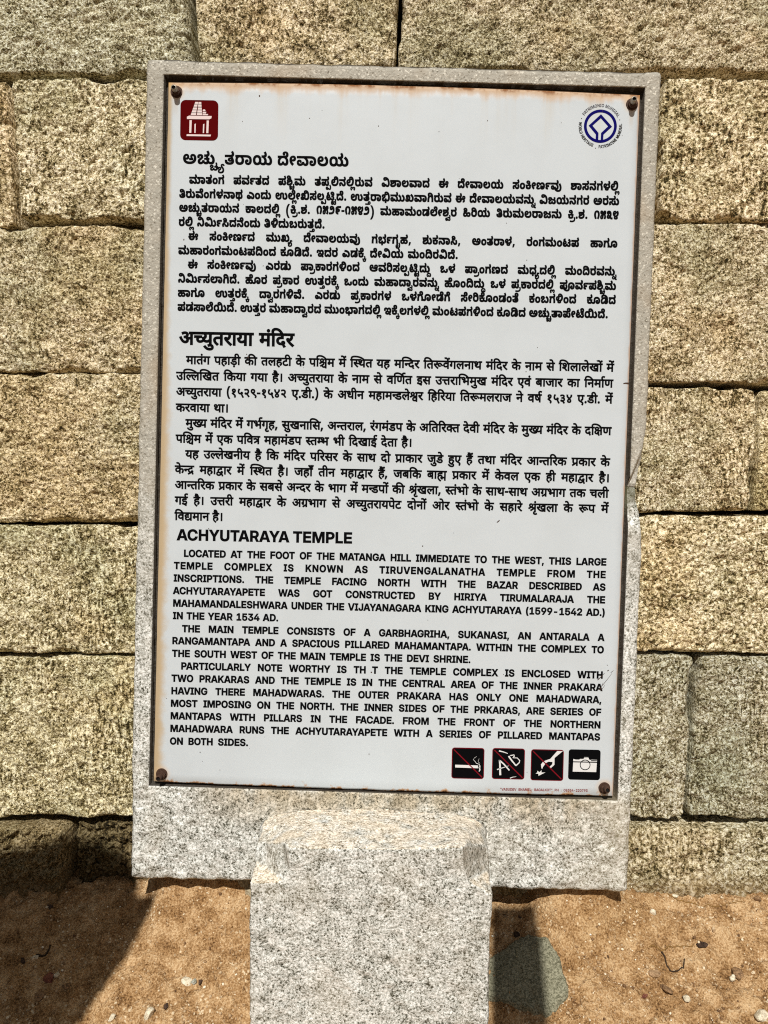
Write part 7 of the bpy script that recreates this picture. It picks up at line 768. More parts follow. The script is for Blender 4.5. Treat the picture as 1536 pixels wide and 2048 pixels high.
[2,2,23,141,162,36,0,54,-14,32,-24,1,-17,0,-13,-22,-25,-21,-15,-73,-54,-73,0,101,72,17,0,-4,-3,-16,-8,-22,-5,-17,0,-30,0,-48,13,-26,23,1,15,0,17,30,24,54,14,16,143,135,-16,0,-24,-7,-14,-13,1,-7,0,-8,14,-13,24,-7,17,0,16,0,24,7,14,13,1,8,0,7,-14,13,-24,7],
[2,1,4,215,76,1,-26,-145,0,1,26],
[2,2,8,11,33,1,27,137,100,71,0,-135,-99,1,-1,195,0,1,-27,6,169,0,1,41,1,13,1,46,65,0,1,-100],
[2,1,31,27,0,1,26,119,50,14,6,20,10,14,12,1,7,0,7,-12,11,-22,6,-15,0,-16,0,-24,-7,-12,-14,1,-9,-65,0,0,18,30,25,52,15,37,0,34,0,52,-13,30,-22,1,-15,0,-11,-18,-19,-32,-17,-23,-10,-61,-28,139,0,1,-28],
[2,1,17,17,-31,14,18,22,32,10,29,1,16,0,17,-12,37,-22,35,-11,15,65,0,14,-12,24,-34,12,-39,1,-19,0,-26,-26,-48,-23,-21],
[2,1,34,141,-3,-38,0,-56,15,-28,25,1,15,67,0,0,-8,14,-12,26,-7,17,0,16,0,24,6,14,12,1,8,0,7,-14,11,-28,6,-17,0,-43,0,1,21,75,36,-129,0,1,28,213,0,1,-27,-99,-47,1,7,38,2,52,-11,26,-21,1,-13,0,-16,-30,-23,-54,-14],
[2,2,4,39,98,-5,62,61,0,-5,-62,4,131,98,-5,62,63,0,-5,-62],
[2,2,4,17,-35,15,61,67,0,-33,-61,12,63,72,-16,0,-22,11,1,8,0,8,22,11,17,0,16,0,22,-11,1,-8,0,-8,-22,-11],
[2,2,12,61,-2,-16,0,-22,11,1,8,0,8,22,11,17,0,16,0,22,-11,1,-8,0,-8,-22,-11,12,61,72,-16,0,-22,11,1,8,0,8,22,11,17,0,16,0,22,-11,1,-8,0,-8,-22,-11],
[2,2,16,143,-3,-42,0,-56,21,-30,36,1,26,0,26,30,37,56,20,43,0,40,0,58,-20,28,-37,1,-26,0,-26,-28,-37,-58,-20,16,143,26,20,0,26,13,14,24,1,17,0,17,-14,24,-26,14,-19,0,-20,0,-28,-14,-12,-24,1,-17,0,-17,12,-24,28,-13],
[2,3,30,143,-3,-38,0,-54,12,-32,21,1,13,0,11,20,17,34,11,25,1,-30,3,-38,19,1,14,0,13,30,20,50,11,35,0,34,0,50,-11,28,-20,1,-13,0,-14,-36,-19,-29,-3,24,-1,34,-11,20,-17,1,-11,0,-13,-32,-21,-56,-12,16,143,23,16,0,24,5,12,11,1,7,0,7,-14,10,-22,6,-15,0,-16,0,-24,-6,-14,-10,1,-7,0,-7,14,-11,24,-5,16,143,95,14,0,20,5,12,10,1,6,0,6,-12,10,-20,5,-13,0,-14,0,-20,-5,-12,-10,1,-6,0,-6,12,-10,20,-5],
[2,1,7,51,0,135,131,-155,0,1,29,227,0,1,-29,-131,-131],
[2,0]]
LINE_ROWS = [
[-28326,35344,99995,1011,2170,2200,0,-13,1,372,2,342,3,137,4,56,5,176,6,270,7,260,8,198,9,642,10,308,11,191,7,332,12,198,8,310],
[-27445,32823,99994,1118,1390,1520,13,-8,7,303,5,127,14,173,15,149,16,397,17,212,18,213,5,142,19,173,16,424,20,212,3,169,21,36,5,526,16,173,22,212,23,39,24,208,23,187,25,209,26,13,2,167,17,87,27,439,28,221,7,170,12,127,11,198,7,213,19,127,29,424,9,487,10,198,11,122,7,213,12,127,8,199,30,563,14,187,31,149,10,154,32,123,18,235,17,142,33,213,28,301,7,169,30,127,24,187,15,187,34,171,23,189,25,209],
[-28704,30973,99994,1062,1390,1520,35,-7,26,170,2,166,36,88,14,212,15,149,34,172,37,189,7,186,38,127,39,295,14,210,19,149,2,197,40,184,41,329,25,204,10,2,42,122,30,238,12,187,22,199,43,38,44,225,9,38,45,198,40,174,5,329,46,173,6,11,7,166,47,127,21,223,2,300,48,88,11,231,7,212,49,127,26,172,2,166,17,87,29,309,9,358,10,198,11,122,7,212,12,127,8,199,17,338,24,212,2,187,50,87,27,131,51,222,8,212,24,337,15,187,26,171,0,263,26,238,30,166,2,187],
[-28677,29188,99995,1014,1390,1520,0,-8,1,238,2,219,3,88,5,35,6,173,7,166,8,128,24,337,52,339,7,155,12,127,19,199,23,198,25,208,53,166,31,117,54,155,45,37,55,78,45,171,56,230,57,162,58,162,59,163,60,162,56,92,57,163,61,162,58,162,62,163,21,269,63,300,7,209,21,127,14,300,64,148,41,205,10,204,55,123,65,170,26,40,66,318,67,207,8,166,35,490,26,170,2,166,21,88,12,300,6,199,7,166,51,127,24,212,2,186,31,240,54,154,45,38,55,78,45,171,56,230,57,162,68,162,61,162],
[-28682,27342,99994,1092,1390,1520,26,-9,23,166,25,208,69,106,70,195,18,311,71,142,19,185,72,198,14,187,19,148,2,198,35,179,73,171,19,195,2,198,74,87,26,218,2,166,5,88,46,173,9,11,45,198],
[-27392,25569,99995,1026,1390,1520,29,-6,30,547,14,187,31,149,10,154,32,122,18,236,19,142,21,482,2,300,48,88,75,231,9,354,10,198,11,122,7,212,12,127,8,199,17,338,33,212,15,359,76,172,18,220,15,142,77,172,78,38,79,209,55,370,2,171,80,87,37,155,7,187,71,127,79,185,0,370,14,238,5,149,6,173,7,166,34,127,79,189,26,370,14,166,15,149,21,171,14,301,81,148,16,225,63,496,7,209,15,127,82,172],
[-28660,23704,99994,1094,1390,1520,21,-8,63,301,7,208,26,128,14,166,15,148,21,172,14,300,81,149,16,224,83,212,14,198,19,149,80,301,82,155,84,203,9,204,45,198,85,182,19,199,26,197,39,270,64,211,86,204,87,155,9,151,10,198,27,122,8,222,21,442,14,300,83,148,26,198,27,166,9,222,45,198],
[-27375,21914,99994,1126,1390,1520,29,-6,30,505,14,187,31,149,10,155,32,122,18,235,17,143,33,212,39,318,26,211,64,166,2,204,88,331,7,212,54,127,52,37,7,156,26,127,15,166,73,172,14,195,19,149,89,441,17,233,67,212,30,167,12,187,22,198,43,39,44,224,19,39,2,197,90,88,91,255,34,212,88,432,7,212,54,127,14,32,15,149,32,172,19,235,21,441,92,300,75,198,19,69,23,198,25,209,21,257,14,300,83,149,26,197,17,166,24,213,2,187,50,87],
[-28605,20059,99994,1102,1390,1520,69,-7,70,195,18,311,30,142,93,187,7,203,49,128,9,171,45,198,94,216,82,209,26,202,16,305,54,212,52,37,7,156,26,127,40,304,5,329,46,173,26,11,86,166,87,155,91,186,14,211,19,149,2,198,21,226,63,300,7,209,95,127,7,197,65,127,26,39,17,167,24,212,2,187,50,87,94,173,82,209,14,203,83,149,19,197,2,198,90,87,91,151,34,212,16,327,54,212,52,37,7,156,26,127,19,166,23,198,25,209,16,151,96,212,17,187,18,213,16,142,20,212,3,170,21,35],
[-28597,18230,99994,1123,1390,1520,63,-8,7,209,15,127,82,171,40,467,5,329,46,173,26,11,86,166,87,155,95,312,7,198,65,127,26,39,15,166,73,171,36,196,45,213,39,342,26,210,64,167,2,204,16,352,54,212,52,37,7,156,26,127,15,166,34,172,91,453,34,212,97,189,82,171,10,203,98,122,97,205,99,436,10,187,67,122,86,166,82,155,14,203,64,149,14,204,100,149,80,437,14,155,74,149,15,218,73,171,14,196,19,148,80,462,82,155,84,203,19,205],
[-28590,16399,99994,1103,1390,1520,16,-8,64,213,101,204,7,187,41,127,102,205,9,346,45,198,40,153,5,329,46,173,26,11,21,242,63,300,7,209,95,127,7,198,65,127,26,39,19,166,21,274,2,300,14,87,103,149,7,220,15,127,19,171,23,198,25,209,85,89,86,199,87,155,12,48,15,198,34,172,23,188,25,209,21,90,14,300,81,149,16,224,15,212,73,171,14,196,19,149,80,273,82,155,84,203,19,204,0,274,1,238,2,219,3,88,104,36,7,172,105,127,10,212,106,123,102,224,9,346,45,198],
[-28226,12073,99994,1065,2520,2520,107,-15,108,385,109,200,110,292,111,0,112,288,113,206,109,130,113,293,114,296,115,301,116,0,117,131,112,262],
[-27326,9547,99994,1062,1550,1570,114,0,113,185,111,81,115,176,118,0,119,290,120,176,113,164,121,81,122,179,123,195,124,236,111,195,125,177,120,210,126,165,127,156,123,195,128,168,119,183,129,176,130,80,114,216,114,300,131,186,132,115,133,80,111,317,109,291,120,180,114,279,134,186,135,80,117,96,112,161,136,242,111,80,137,177,138,244,131,172,118,0,125,175,139,210,113,172,140,80,114,314,115,185,116,0,117,81,112,161,123,241,128,168,139,183,113,173,114,80,141,300,128,210,142,114,143,81,125,211,113,210,125,80,128,210,144,0,145,254,114,195,131,185],
[-28569,7457,99994,1099,1550,1570,146,0,132,170,147,80,125,140,148,210,144,80,111,254,136,305,123,80,109,237,113,179,118,209,109,174,113,180,120,209,149,165,150,0,107,245,108,237,109,123,110,180,111,0,112,176,113,127,109,80,113,180,123,209,128,168,139,196,113,172,114,81,141,313,128,210,138,128,151,173,152,80,111,224,153,305,141,152,146,338,154,170,112,211,113,127,129,80,155,81,114,218,110,185,144,0,114,382,115,185,116,0,117,80,112,162,156,255,138,171,115,173,157,128,113,177,158,80,113,230,112,80,123,256,113,236,136,208,139,81,114,172,113,185,159,80,152,0],
[-28510,5395,99994,1085,1550,1570,107,-9,108,237,109,123,110,179,111,0,112,177,113,127,109,80,113,180,160,209,161,110,162,171,163,171,164,170,165,171,161,106,162,170,166,171,163,171,156,300,167,171,168,83,122,179,167,81,169,83,123,238,128,168,107,198,170,237,122,190,139,81,114,301,120,185,113,165,114,80,171,185,125,248,128,210,172,0,112,216,136,256,120,80,173,165,112,80,109,127,113,179,136,210,111,80,137,177,114,244,125,185,112,210,113,127,158,80,139,359,128,172,138,130,174,172,159,179,161,129,162,171,175,171,166,171,156,299,167,172,168,83,122,179,167,80,114,212,131,186],
[-28530,3335,99994,1063,1550,1570,123,0,112,236,138,127,113,172,109,81,113,179,140,189,113,199,150,81],
[-27215,1337,99995,1028,1550,1570,114,0,110,185,176,0,109,182,114,284,115,186,116,0,117,80,112,161,114,232,131,185,118,105,155,175,159,218,118,0,177,174,120,0,178,165,141,188,110,209,144,0,139,254,113,172,142,80,141,81,178,209,107,188,135,237,111,96,112,177,113,126,125,81,178,210,112,188,115,127,118,0,114,174,115,185,168,0,119,179,123,281,128,168,107,173,136,237,111,81,173,176,112,81,179,126,111,165,117,281,128,144,138,17,122,173,114,185,115,185,116,0,117,81,112,161,123,232,128,167,114,174,110,185,176,0,109,181,114,285,115,185,116,0,117,81,112,161,123,232,128,167,117,174,129,161,180,80,152,221],
[-28454,-717,99994,1101,1550,1570,119,0,129,176,130,80,114,216,114,302,131,185,156,116,123,172,119,352,136,176,138,80,181,173,114,287,120,185,113,165,114,80,115,185,168,0,119,179,182,293,111,120,183,177,155,415,122,218,116,197,117,80,144,161,113,254,184,80,117,268,128,145,111,17,113,176,120,197,149,164,150,0],
[-27150,-2719,99995,997,1550,1570,109,0,120,180,146,301,147,170,125,139,128,211,144,0,139,253,122,172,109,81,120,316,149,164,136,137,123,80,114,373,115,185,116,0,117,80,112,161,119,264,173,176,112,80,141,127,112,209,123,264,128,167,141,205,113,210,140,80,117,335,185,162,186,216,113,176,123,81,113,236,112,80,158,263,110,230,168,0,128,177,187,139,156,164,120,308,188,165,111,136,140,177,113,199,114,216,115,186,116,0,117,80,112,161,189,263,135,317,111,96,173,177,112,80,123,127,186,373,123,176,113,236,112,80,123,263,128,168],
[-28483,-4749,99996,899,1550,1570,123,0,128,168,135,68,190,96,114,315,120,185,113,165,191,80,113,193,112,80,114,281,131,185,132,154,133,80,111,317,120,330,149,165,150,0,158,271,120,230,113,165,192,80,111,154,122,177,139,80,114,326,120,186,113,164,191,80,113,193,112,80,120,281,188,164,178,0,158,237,157,230,136,177,123,81,157,390,113,177,193,80,186,402,123,176,113,236,112,80,114,281,131,185,123,154,128,168,138,69,125,172,156,364,123,171,120,391,122,164,114,234,120,186,113,164,191,81,113,192,112,80,120,281,149,164,150,0],
[-28406,-6778,99996,909,1550,1570,189,-9,135,317,111,96,173,177,112,80,123,127,186,349,123,176,113,236,112,80,123,240,128,167,141,182,157,209,141,177,128,210,107,112,135,237,117,96,112,161,123,240,128,167,155,182,113,218,118,80,114,287,131,186,114,112,171,186,119,247,145,176,123,193,124,237,194,193,177,219,115,0,144,0,125,253,113,210,178,81,182,196,111,120,115,177,155,0,185,218,123,193,128,167,141,182,113,209,140,81,165,199,141,105,113,210,140,80,107,312,195,236,155,175,113,218,118,80,111,287,123,177,196,349,125,197,122,210],
[-28394,-8812,99995,978,1550,1570,118,0,184,175,120,315,149,164,150,0,146,281,154,170,112,211,122,126,114,244,120,185,113,165,191,80,113,192,112,80,123,290,128,168,107,231,195,237,155,175,113,218,118,80,141,337,128,210,107,163,108,237,109,122,110,180,111,0,112,177,113,127,109,80,119,180,128,176,126,0,117,319,185,161,139,80,145,172,197,244,112,317,182,290,111,120,115,177,155,0,185,218,123,243,128,168,141,231,120,210,113,164,112,81,128,126,194,163,177,219,115,0,144,0,125,254,113,210,123,243,128,168,137,231,119,244,114,339,131,186],
[-28382,-10874,99995,975,1550,1570,136,0,138,80,198,173,114,212,113,185,139,80,120,263,149,164,150,0],
[-28053,-13542,99994,1115,1975,1990,199,-2,200,273,201,288,202,285,203,278,204,279,199,221,205,287,199,258,202,258,199,248,204,377,206,253,207,242,208,357,209,251,206,222],
[-27044,-15698,99996,938,1215,1280,209,-13,210,130,200,182,199,172,204,156,206,156,211,149,199,292,204,156,204,278,201,156,206,175,212,270,210,143,210,182,204,175,210,277,212,182,204,264,201,156,206,176,207,269,199,220,204,156,199,136,213,176,214,178,199,174,201,297,215,176,209,100,209,136,215,257,207,100,207,219,206,220,211,149,215,171,199,99,204,156,206,157,204,269,210,149,204,304,201,156,206,175,216,270,206,245,217,149,204,159,218,156,204,187,201,156,215,175,217,100,209,281,199,136,205,177,214,159,206,179],
[-28338,-17346,99996,899,1215,1280,204,-6,206,169,207,161,208,232,209,167,206,149,200,447,210,189,207,195,208,232,209,167,206,148,219,162,215,470,217,112,220,458,213,182,210,190,216,195,213,258,199,476,217,189,204,458,215,168,205,112,203,172,221,184,206,187,213,161,214,190,199,186,209,189,199,149,213,189,199,190,204,169,201,168,199,188,204,475,206,169,207,161,208,232,209,167,206,148,212,447,205,155,210,171,207,195,204,518,201,168,206,188],
[-28335,-18989,99996,885,1215,1280,215,-7,213,99,217,178,200,160,205,177,215,159,208,99,204,155,215,156,210,99,213,183,217,178,222,160,204,349,201,157,206,175,204,434,206,156,207,149,208,219,209,155,206,136,212,433,199,121,200,168,215,177,213,99,214,178,213,464,210,178,205,182,204,159,201,156,216,461,215,245,204,99,201,157,204,460,201,156,206,176,223,433,199,157,224,177,199,156,205,176,211,444,206,171,217,149,200,160,205,177,215,159,223,99,206,158,211,148,199,456,217,177],
[-28398,-20649,99996,861,1215,1280,199,-1,200,168,201,177,202,175,203,171,204,172,199,136,205,176,199,159,202,159,199,152,208,177,206,155,204,148,206,156,216,493,199,232,217,176,214,505,210,179,204,175,200,501,210,177,213,182,217,178,204,159,205,156,203,159,200,171,204,177,206,157,211,148,223,516,202,157,201,515,215,176,205,99,215,159,202,100,199,153,204,520,215,157,205,99,203,159,207,172,199,219,209,177,199,136,205,177,199,159,225,176,199,134,204,521,201,156,206,175],
[-28328,-22300,99996,843,1215,1280,207,-13,199,220,201,176,199,176,207,177,199,219,213,177,211,178,199,163,209,176,206,136,217,149,201,160,216,176,199,231,205,177,199,159,203,270,213,172,211,178,206,171,205,149,204,253,201,156,206,176,221,242,215,175,225,99,199,134,202,159,199,152,213,177,199,178,214,168,199,174,205,176,199,159,220,271,215,169,213,100,214,178,199,273,200,168,201,177,202,176,203,171,204,171,199,136,205,176,199,159,202,159,199,153,226,270,227,95,228,157,229,157,229,156,230,157,227,157,228,156,231,157,232,157,199,250,211,177,222,171,233,65],
[-28325,-23961,99996,912,1215,1280,215,-7,213,99,204,262,201,156,206,176,202,233,206,170,199,149,205,177,227,243,228,156,234,157,231,157,199,240,211,177,222,171],
[-27079,-25651,99995,956,1215,1280,204,-6,201,157,206,175,207,365,199,220,215,177,213,99,204,394,206,156,207,149,208,220,209,154,206,137,200,365,210,177,213,182,217,178,215,160,217,99,204,159,217,156,210,377,212,182,199,359,214,393,199,173,205,177,223,159,201,157,199,176,214,168,205,179,215,159,201,100,199,175,218,177,217,282,203,160,220,172,199,169,213,177,199,177,217,177,215,160,218,99,199,282,213,177,199,394,213,176,204,178,199,136,205,176,199,159,209,177,199,136,199,393],
[-28318,-27274,99996,927,1215,1280,205,-13,199,159,213,177,214,177,199,174,207,177,199,220,213,176,204,178,199,135,208,177,199,137,199,310,213,177,211,178,199,305,217,311,208,160,199,137,200,168,215,177,210,99,203,182,217,172,208,294,215,155,209,99,209,137,199,136,205,177,206,158,211,149,207,306,199,219,201,177,199,175,207,177,199,220,213,176,204,178,199,136,208,176,199,137,222,176,216,200,215,245,204,99,201,157,215,175,213,100,204,311,201,157,206,175,200,283,210,177,207,182,208,220,209,155,206,136,219,149,204,306,210,149],
[-28328,-28960,99995,968,1215,1280,204,-6,201,157,206,175,217,257,210,160,203,182,204,172,201,156,216,284,206,246,217,148,204,159,210,264,212,183,204,250,201,157,206,175,207,257,199,220,215,176,213,100,204,286,206,156,207,149,208,219,209,155,206,136,215,257,217,100,204,268,201,156,206,176,211,257,206,171,221,149,215,174,217,208,201,160,205,176,215,158,213,100,206,178,222,148],
[-27075,-30601,99996,918,1215,1280,208,-13,199,137,205,176,204,159,215,157,200,99,203,177,209,172,199,136,205,177,209,159,202,128,213,347,210,178,204,175,206,156,216,325,210,246,205,182,204,159,201,156,202,176,215,347,217,99,204,337,201,156,204,332,204,333,201,156,206,175,204,326,206,156,207,149,208,219,209,155,206,136,200,326,210,177,207,182,208,220,209,154,206,136,219,149,215,349,217,100,206,337,213,148,200,178,209,177,210,130,217,182,206,160,211,148,216,348,215,246,204,99,201,156],
[-28328,-32262,99996,917,1215,1280,204,-6,216,157,210,245,208,331,205,155,199,159,220,176,199,170,205,176,199,159,217,177,199,309,213,176,211,178,204,320,201,156,206,176,204,298,206,156,207,149,208,219,209,155,206,136,215,298,217,99,215,309,213,100,204,327,201,156,206,176,200,297,206,177,213,149,204,178,205,156,199,159,209,176,199,286,205,176,206,159,199,149,210,325,212,183,204,291,201,156,206,176,215,298,213,99,213,178,206,178,205,148,208,308,205,155,199,159,220,176,199,170,205,176,199,159],
[-28305,-33932,99995,990,1215,1280,201,-13,199,176,221,160,215,174,213,100,214,178,204,384,201,156,206,176,205,149,206,158,207,354,199,220,201,176,199,176,211,176,216,172,199,231,205,177,199,159,217,176,222,160,204,270,201,157,206,175,210,354,203,182,204,172,206,156,205,149,208,363,205,155,199,159,220,176,199,170,205,177,199,158,201,382,199,175,217,177,210,365,213,182,209,178,202,128,210,376,213,182,206,178,207,353,199,220,201,176,199,176,211,177,216,171,199,231,205,177,199,159,218,176],
[-28335,-35598,99995,1001,1215,1280,207,-13,210,220,217,182,204,159,215,305,207,99,208,220,210,155,217,182,215,160,213,99,214,178,210,328,213,183,204,326,201,156,206,176,213,297,210,178,205,182,204,159,201,157,222,175,204,214,201,156,206,176,215,298,213,99,213,178,206,178,205,148,217,308,215,160,211,100,206,171,217,149,210,308,212,183,204,291,201,156,206,176,208,297,205,155,220,159,199,169,205,177,199,159,217,176,218,160,199,214,205,177,206,159,217,297,206,160,205,149,215,159,206,99,217,149,210,309,212,182],
[-28331,-37265,99995,972,1215,1280,207,-13,199,220,213,176,204,178,199,136,208,176,199,137,217,177,216,377,215,245,204,100,201,156,208,393,215,154,209,100,209,136,199,137,205,176,217,159,215,377,213,100,204,395,201,156,206,176,212,366,199,120,200,169,199,172,211,176,206,172,222,149,212,282,205,143,210,158,207,183,204,437,201,156,206,176,212,366,205,142,210,159,213,182,204,178,210,374,212,182,204,360,201,156,206,175,213,367,210,177,205,183,204,159,201,156,206,175,205,149,213,159],
[-28328,-38946,99994,1110,1215,1280,207,-13,199,220,201,176,199,176,211,177,216,171,199,231,205,177,199,159,205,347,203,159,213,171,217,178,204,330,201,157,206,175,199,319,200,169,201,177,202,175,203,171,204,172,199,135,205,177,199,159,202,158,199,153,208,177,206,154,204,149,206,156,216,319,215,245,204,100,201,156,199,346,217,347,206,160,205,148,215,159,206,100,217,149,210,330,212,182,208,313,215,154,209,100,209,136,199,136,205,177,206,159,211,149,207,341,199,220,213,176,204,178,199,136,208,176,199,137,217,176],
[-28357,-40637,99995,1023,1215,1280,210,-7,213,182,223,304,210,157,204,175,201,156,217,302,215,160,211,99,206,172,217,148,222,161],
[15486,-45600,99988,1579,415,470,235,-6,221,41,199,54,217,60,203,55,211,59,206,58,221,51,206,110,213,51,199,61,207,60,206,75,209,51,236,47,223,73,199,53,214,58,199,59,209,61,220,46,210,55,204,60,235,53,208,92,201,53,237,111,238,73,239,53,234,54,228,53,231,54,230,53,232,54,232,53,238,54,240,53,229,54,234,53]]
RING_ROWS = [
[114678,208,0,6362,199,5625,7266,204,12041,6427,205,18468,6538,215,25006,4093,207,29100,9038,210,38138,7499,213,45637,7317,215,52954,4093,210,57047,7499,241,64546,2686,207,67231,9038,203,76269,7072,213,83342,7317,211,90659,7051,215,97710,4093,199,101803,7266,209,109069,5609],
[89455,216,0,10090,210,10090,7499,205,17589,6538,209,24127,5609,211,29736,7051,241,36787,2686,201,39472,7227,206,46700,6120,205,52820,6538,215,59358,4093,204,63451,6427,199,69029,7266,214,75953,7382,206,83335,6120],
[113298,208,0,6362,199,5625,7266,204,12041,6427,205,18468,6538,215,25006,4093,207,29100,9038,210,38138,7499,215,45637,4093,213,49730,7317,206,57047,6120,241,63167,2686,207,65852,9038,203,74890,7072,213,81962,7317,211,89280,7051,215,96331,4093,199,100424,7266,209,107690,5609]]

BLOCK_LINES = [("kannada_heading", 1), ("kannada_paragraph", 4), ("kannada_paragraph", 2), ("kannada_paragraph", 4), ("hindi_heading", 1), ("hindi_paragraph", 4), ("hindi_paragraph", 2), ("hindi_paragraph", 5),
               ("english_heading", 1), ("english_paragraph", 6), ("english_paragraph", 3), ("english_paragraph", 7), ("maker_line", 1)]
def read_letters():
    G = []
    for row in GLYPH_ROWS:
        cs = []; p = 2
        for _ in range(row[1]):
            n = row[p]; p += 1; x = y = 0; c = []
            for _ in range(n):
                a, dy = row[p], row[p + 1]; p += 2
                x += a >> 1; y += dy; c.append((x * 1000 / 220., y * 1000 / 220., a & 1))
            cs.append(c)
        G.append(('khe'[row[0]], cs))
    BK = []; k = 0
    for name, n in BLOCK_LINES:
        ll = []
        for row in LINE_ROWS[k:k + n]:
            h = [v / 1e5 for v in row[:6]]; p = 6; x = 0; gl = []
            while p < len(row):
                g = row[p]; x += row[p + 1]; p += 2; y = 0
                if g >= 1000: g -= 1000; y = row[p]; p += 1
                gl.append((g, x, y))
            ll.append((h, gl))
        BK.append((name, ll)); k += n
    RG = [(r[0] / 1e4, [(r[i], r[i + 1] / 1e4, r[i + 2] / 1e4) for i in range(1, len(r), 3)]) for r in RING_ROWS]
    return G, BK, RG
GLYPHS, BLOCKS, RING = read_letters()

def flatten(c, n=4):
    P = []; m = len(c)
    for i in range(m):
        x, y, on = c[i]; nx, ny, no = c[(i + 1) % m]
        P.append((x, y, on))
        if not on and not no: P.append(((x + nx) / 2, (y + ny) / 2, 1))
    k = next((i for i, q in enumerate(P) if q[2]), None)
    if k is None: return None
    P = P[k:] + P[:k]; m = len(P); r = []
    for i in range(m):
        x, y, on = P[i]
        if on: r.append((x, y))
        else:
            x0, y0 = P[i - 1][:2]; x2, y2, _ = P[(i + 1) % m]
            for s in range(1, n):
                t = s / n; r.append(((1 - t) ** 2 * x0 + 2 * t * (1 - t) * x + t * t * x2, (1 - t) ** 2 * y0 + 2 * t * (1 - t) * y + t * t * y2))
    q = [r[0]]
    for a in r[1:]:
        if abs(a[0] - q[-1][0]) + abs(a[1] - q[-1][1]) > 1.5: q.append(a)
    if abs(q[0][0] - q[-1][0]) + abs(q[0][1] - q[-1][1]) <= 1.5: q.pop()
    return np.array(q, float) if len(q) > 2 else None

def grow(P, d):
    a = P - np.roll(P, 1, 0); b = np.roll(P, -1, 0) - P
    na = np.stack([-a[:, 1], a[:, 0]], 1) / np.maximum(np.linalg.norm(a, axis=1), 1e-6)[:, None]
    nb = np.stack([-b[:, 1], b[:, 0]], 1) / np.maximum(np.linalg.norm(b, axis=1), 1e-6)[:, None]
    m = na + nb; k = np.maximum((m * m).sum(1), .6)
    return P + m * (2 * d / k)[:, None]

def fill(polys):
    """triangles of the non-zero winding interior"""
    pts = []; edges = []
    for P in polys:
        o = len(pts); n = len(P); pts += [Vector(q) for q in P]; edges += [(o + i, o + (i + 1) % n) for i in range(n)]
    v, e, f, _, _, _ = delaunay_2d_cdt(pts, edges, [], 0, 1e-4 * max(abs(c) for p in pts for c in p))
    v = np.array([tuple(q) for q in v]); f = np.array([t for t in f if len(t) == 3], dtype=int).reshape(-1, 3)
    c = v[f].mean(1); w = np.zeros(len(c), int)
    for P in polys:
        Q = np.roll(P, -1, 0)
        for (x0, y0), (x1, y1) in zip(P, Q):
            s = (x1 - x0) * (c[:, 1] - y0) - (c[:, 0] - x0) * (y1 - y0)
            w += ((y0 <= c[:, 1]) & (y1 > c[:, 1]) & (s > 0)).astype(int) - ((y0 > c[:, 1]) & (y1 <= c[:, 1]) & (s < 0)).astype(int)
    return v, f[w != 0]

BOLD = {'h': 35., 'k': 18., 'e': 27.}
_cache = {}
HEAVY = {'kannada_heading': 5., 'english_heading': 13., 'maker_line': 2., 'english_paragraph': 21.}
def glyph(i, bold=None):
    if (i, bold) not in _cache:
        fam, cs = GLYPHS[i]; polys = []
        for c in cs:
            P = flatten(c, 4)
            if P is not None: polys.append(grow(P, BOLD[fam] if bold is None else bold))
        v, f = fill(polys) if polys else (np.zeros((0, 2)), np.zeros((0, 3), int)); _cache[(i, bold)] = (v / 1000., f)
    return _cache[(i, bold)]

def flat_mesh(name, tris, y):
    """tris: list of (v (n,2), f (m,3)) in the sheet's x, z -> one flat print facing the viewer"""
    V = []; Fs = []; o = 0
    for v, f in tris:
        if len(f) == 0: continue
        V.append(np.stack([v[:, 0], np.full(len(v), y), v[:, 1]], 1)); Fs.append(f + o); o += len(v)
    V = np.concatenate(V); Fs = np.concatenate(Fs)
    a, b, c = V[Fs[:, 0]], V[Fs[:, 1]], V[Fs[:, 2]]
    ny = np.cross(b - a, c - a)[:, 1]
    Fs = np.where((ny > 0)[:, None], Fs[:, ::-1], Fs)
    return mesh_np(name, V, Fs)

def poly(pts): return fill([np.array(pts, float)]) if True else None
def rrect(cx, cz, w, h, r, ang=0., n=6):
    P = []
    for sx, sz, a0 in ((1, 1, 0), (-1, 1, 90), (-1, -1, 180), (1, -1, 270)):
        for k in range(n + 1):
            a = rad(a0 + 90 * k / n); P.append((sx * (w / 2 - r) + r * math.cos(a), sz * (h / 2 - r) + r * math.sin(a)))
    c, s = math.cos(ang), math.sin(ang)
    return [(cx + x * c - z * s, cz + x * s + z * c) for x, z in P]
def stroke(pts, w0, w1=None):
    """tapered brush stroke along a polyline"""
    P = np.array(pts, float); n = len(P); w1 = w0 if w1 is None else w1
    t = np.gradient(P, axis=0); t /= np.maximum(np.linalg.norm(t, axis=1), 1e-9)[:, None]; nn = np.stack([-t[:, 1], t[:, 0]], 1)
    w = np.linspace(w0, w1, n)[:, None] / 2
    Lp, Rp = P + nn * w, P - nn * w
    v = np.concatenate([Lp, Rp]); f = []
    for i in range(n - 1): f += [(i, i + 1, n + i + 1), (i, n + i + 1, n + i)]
    return v, np.array(f)

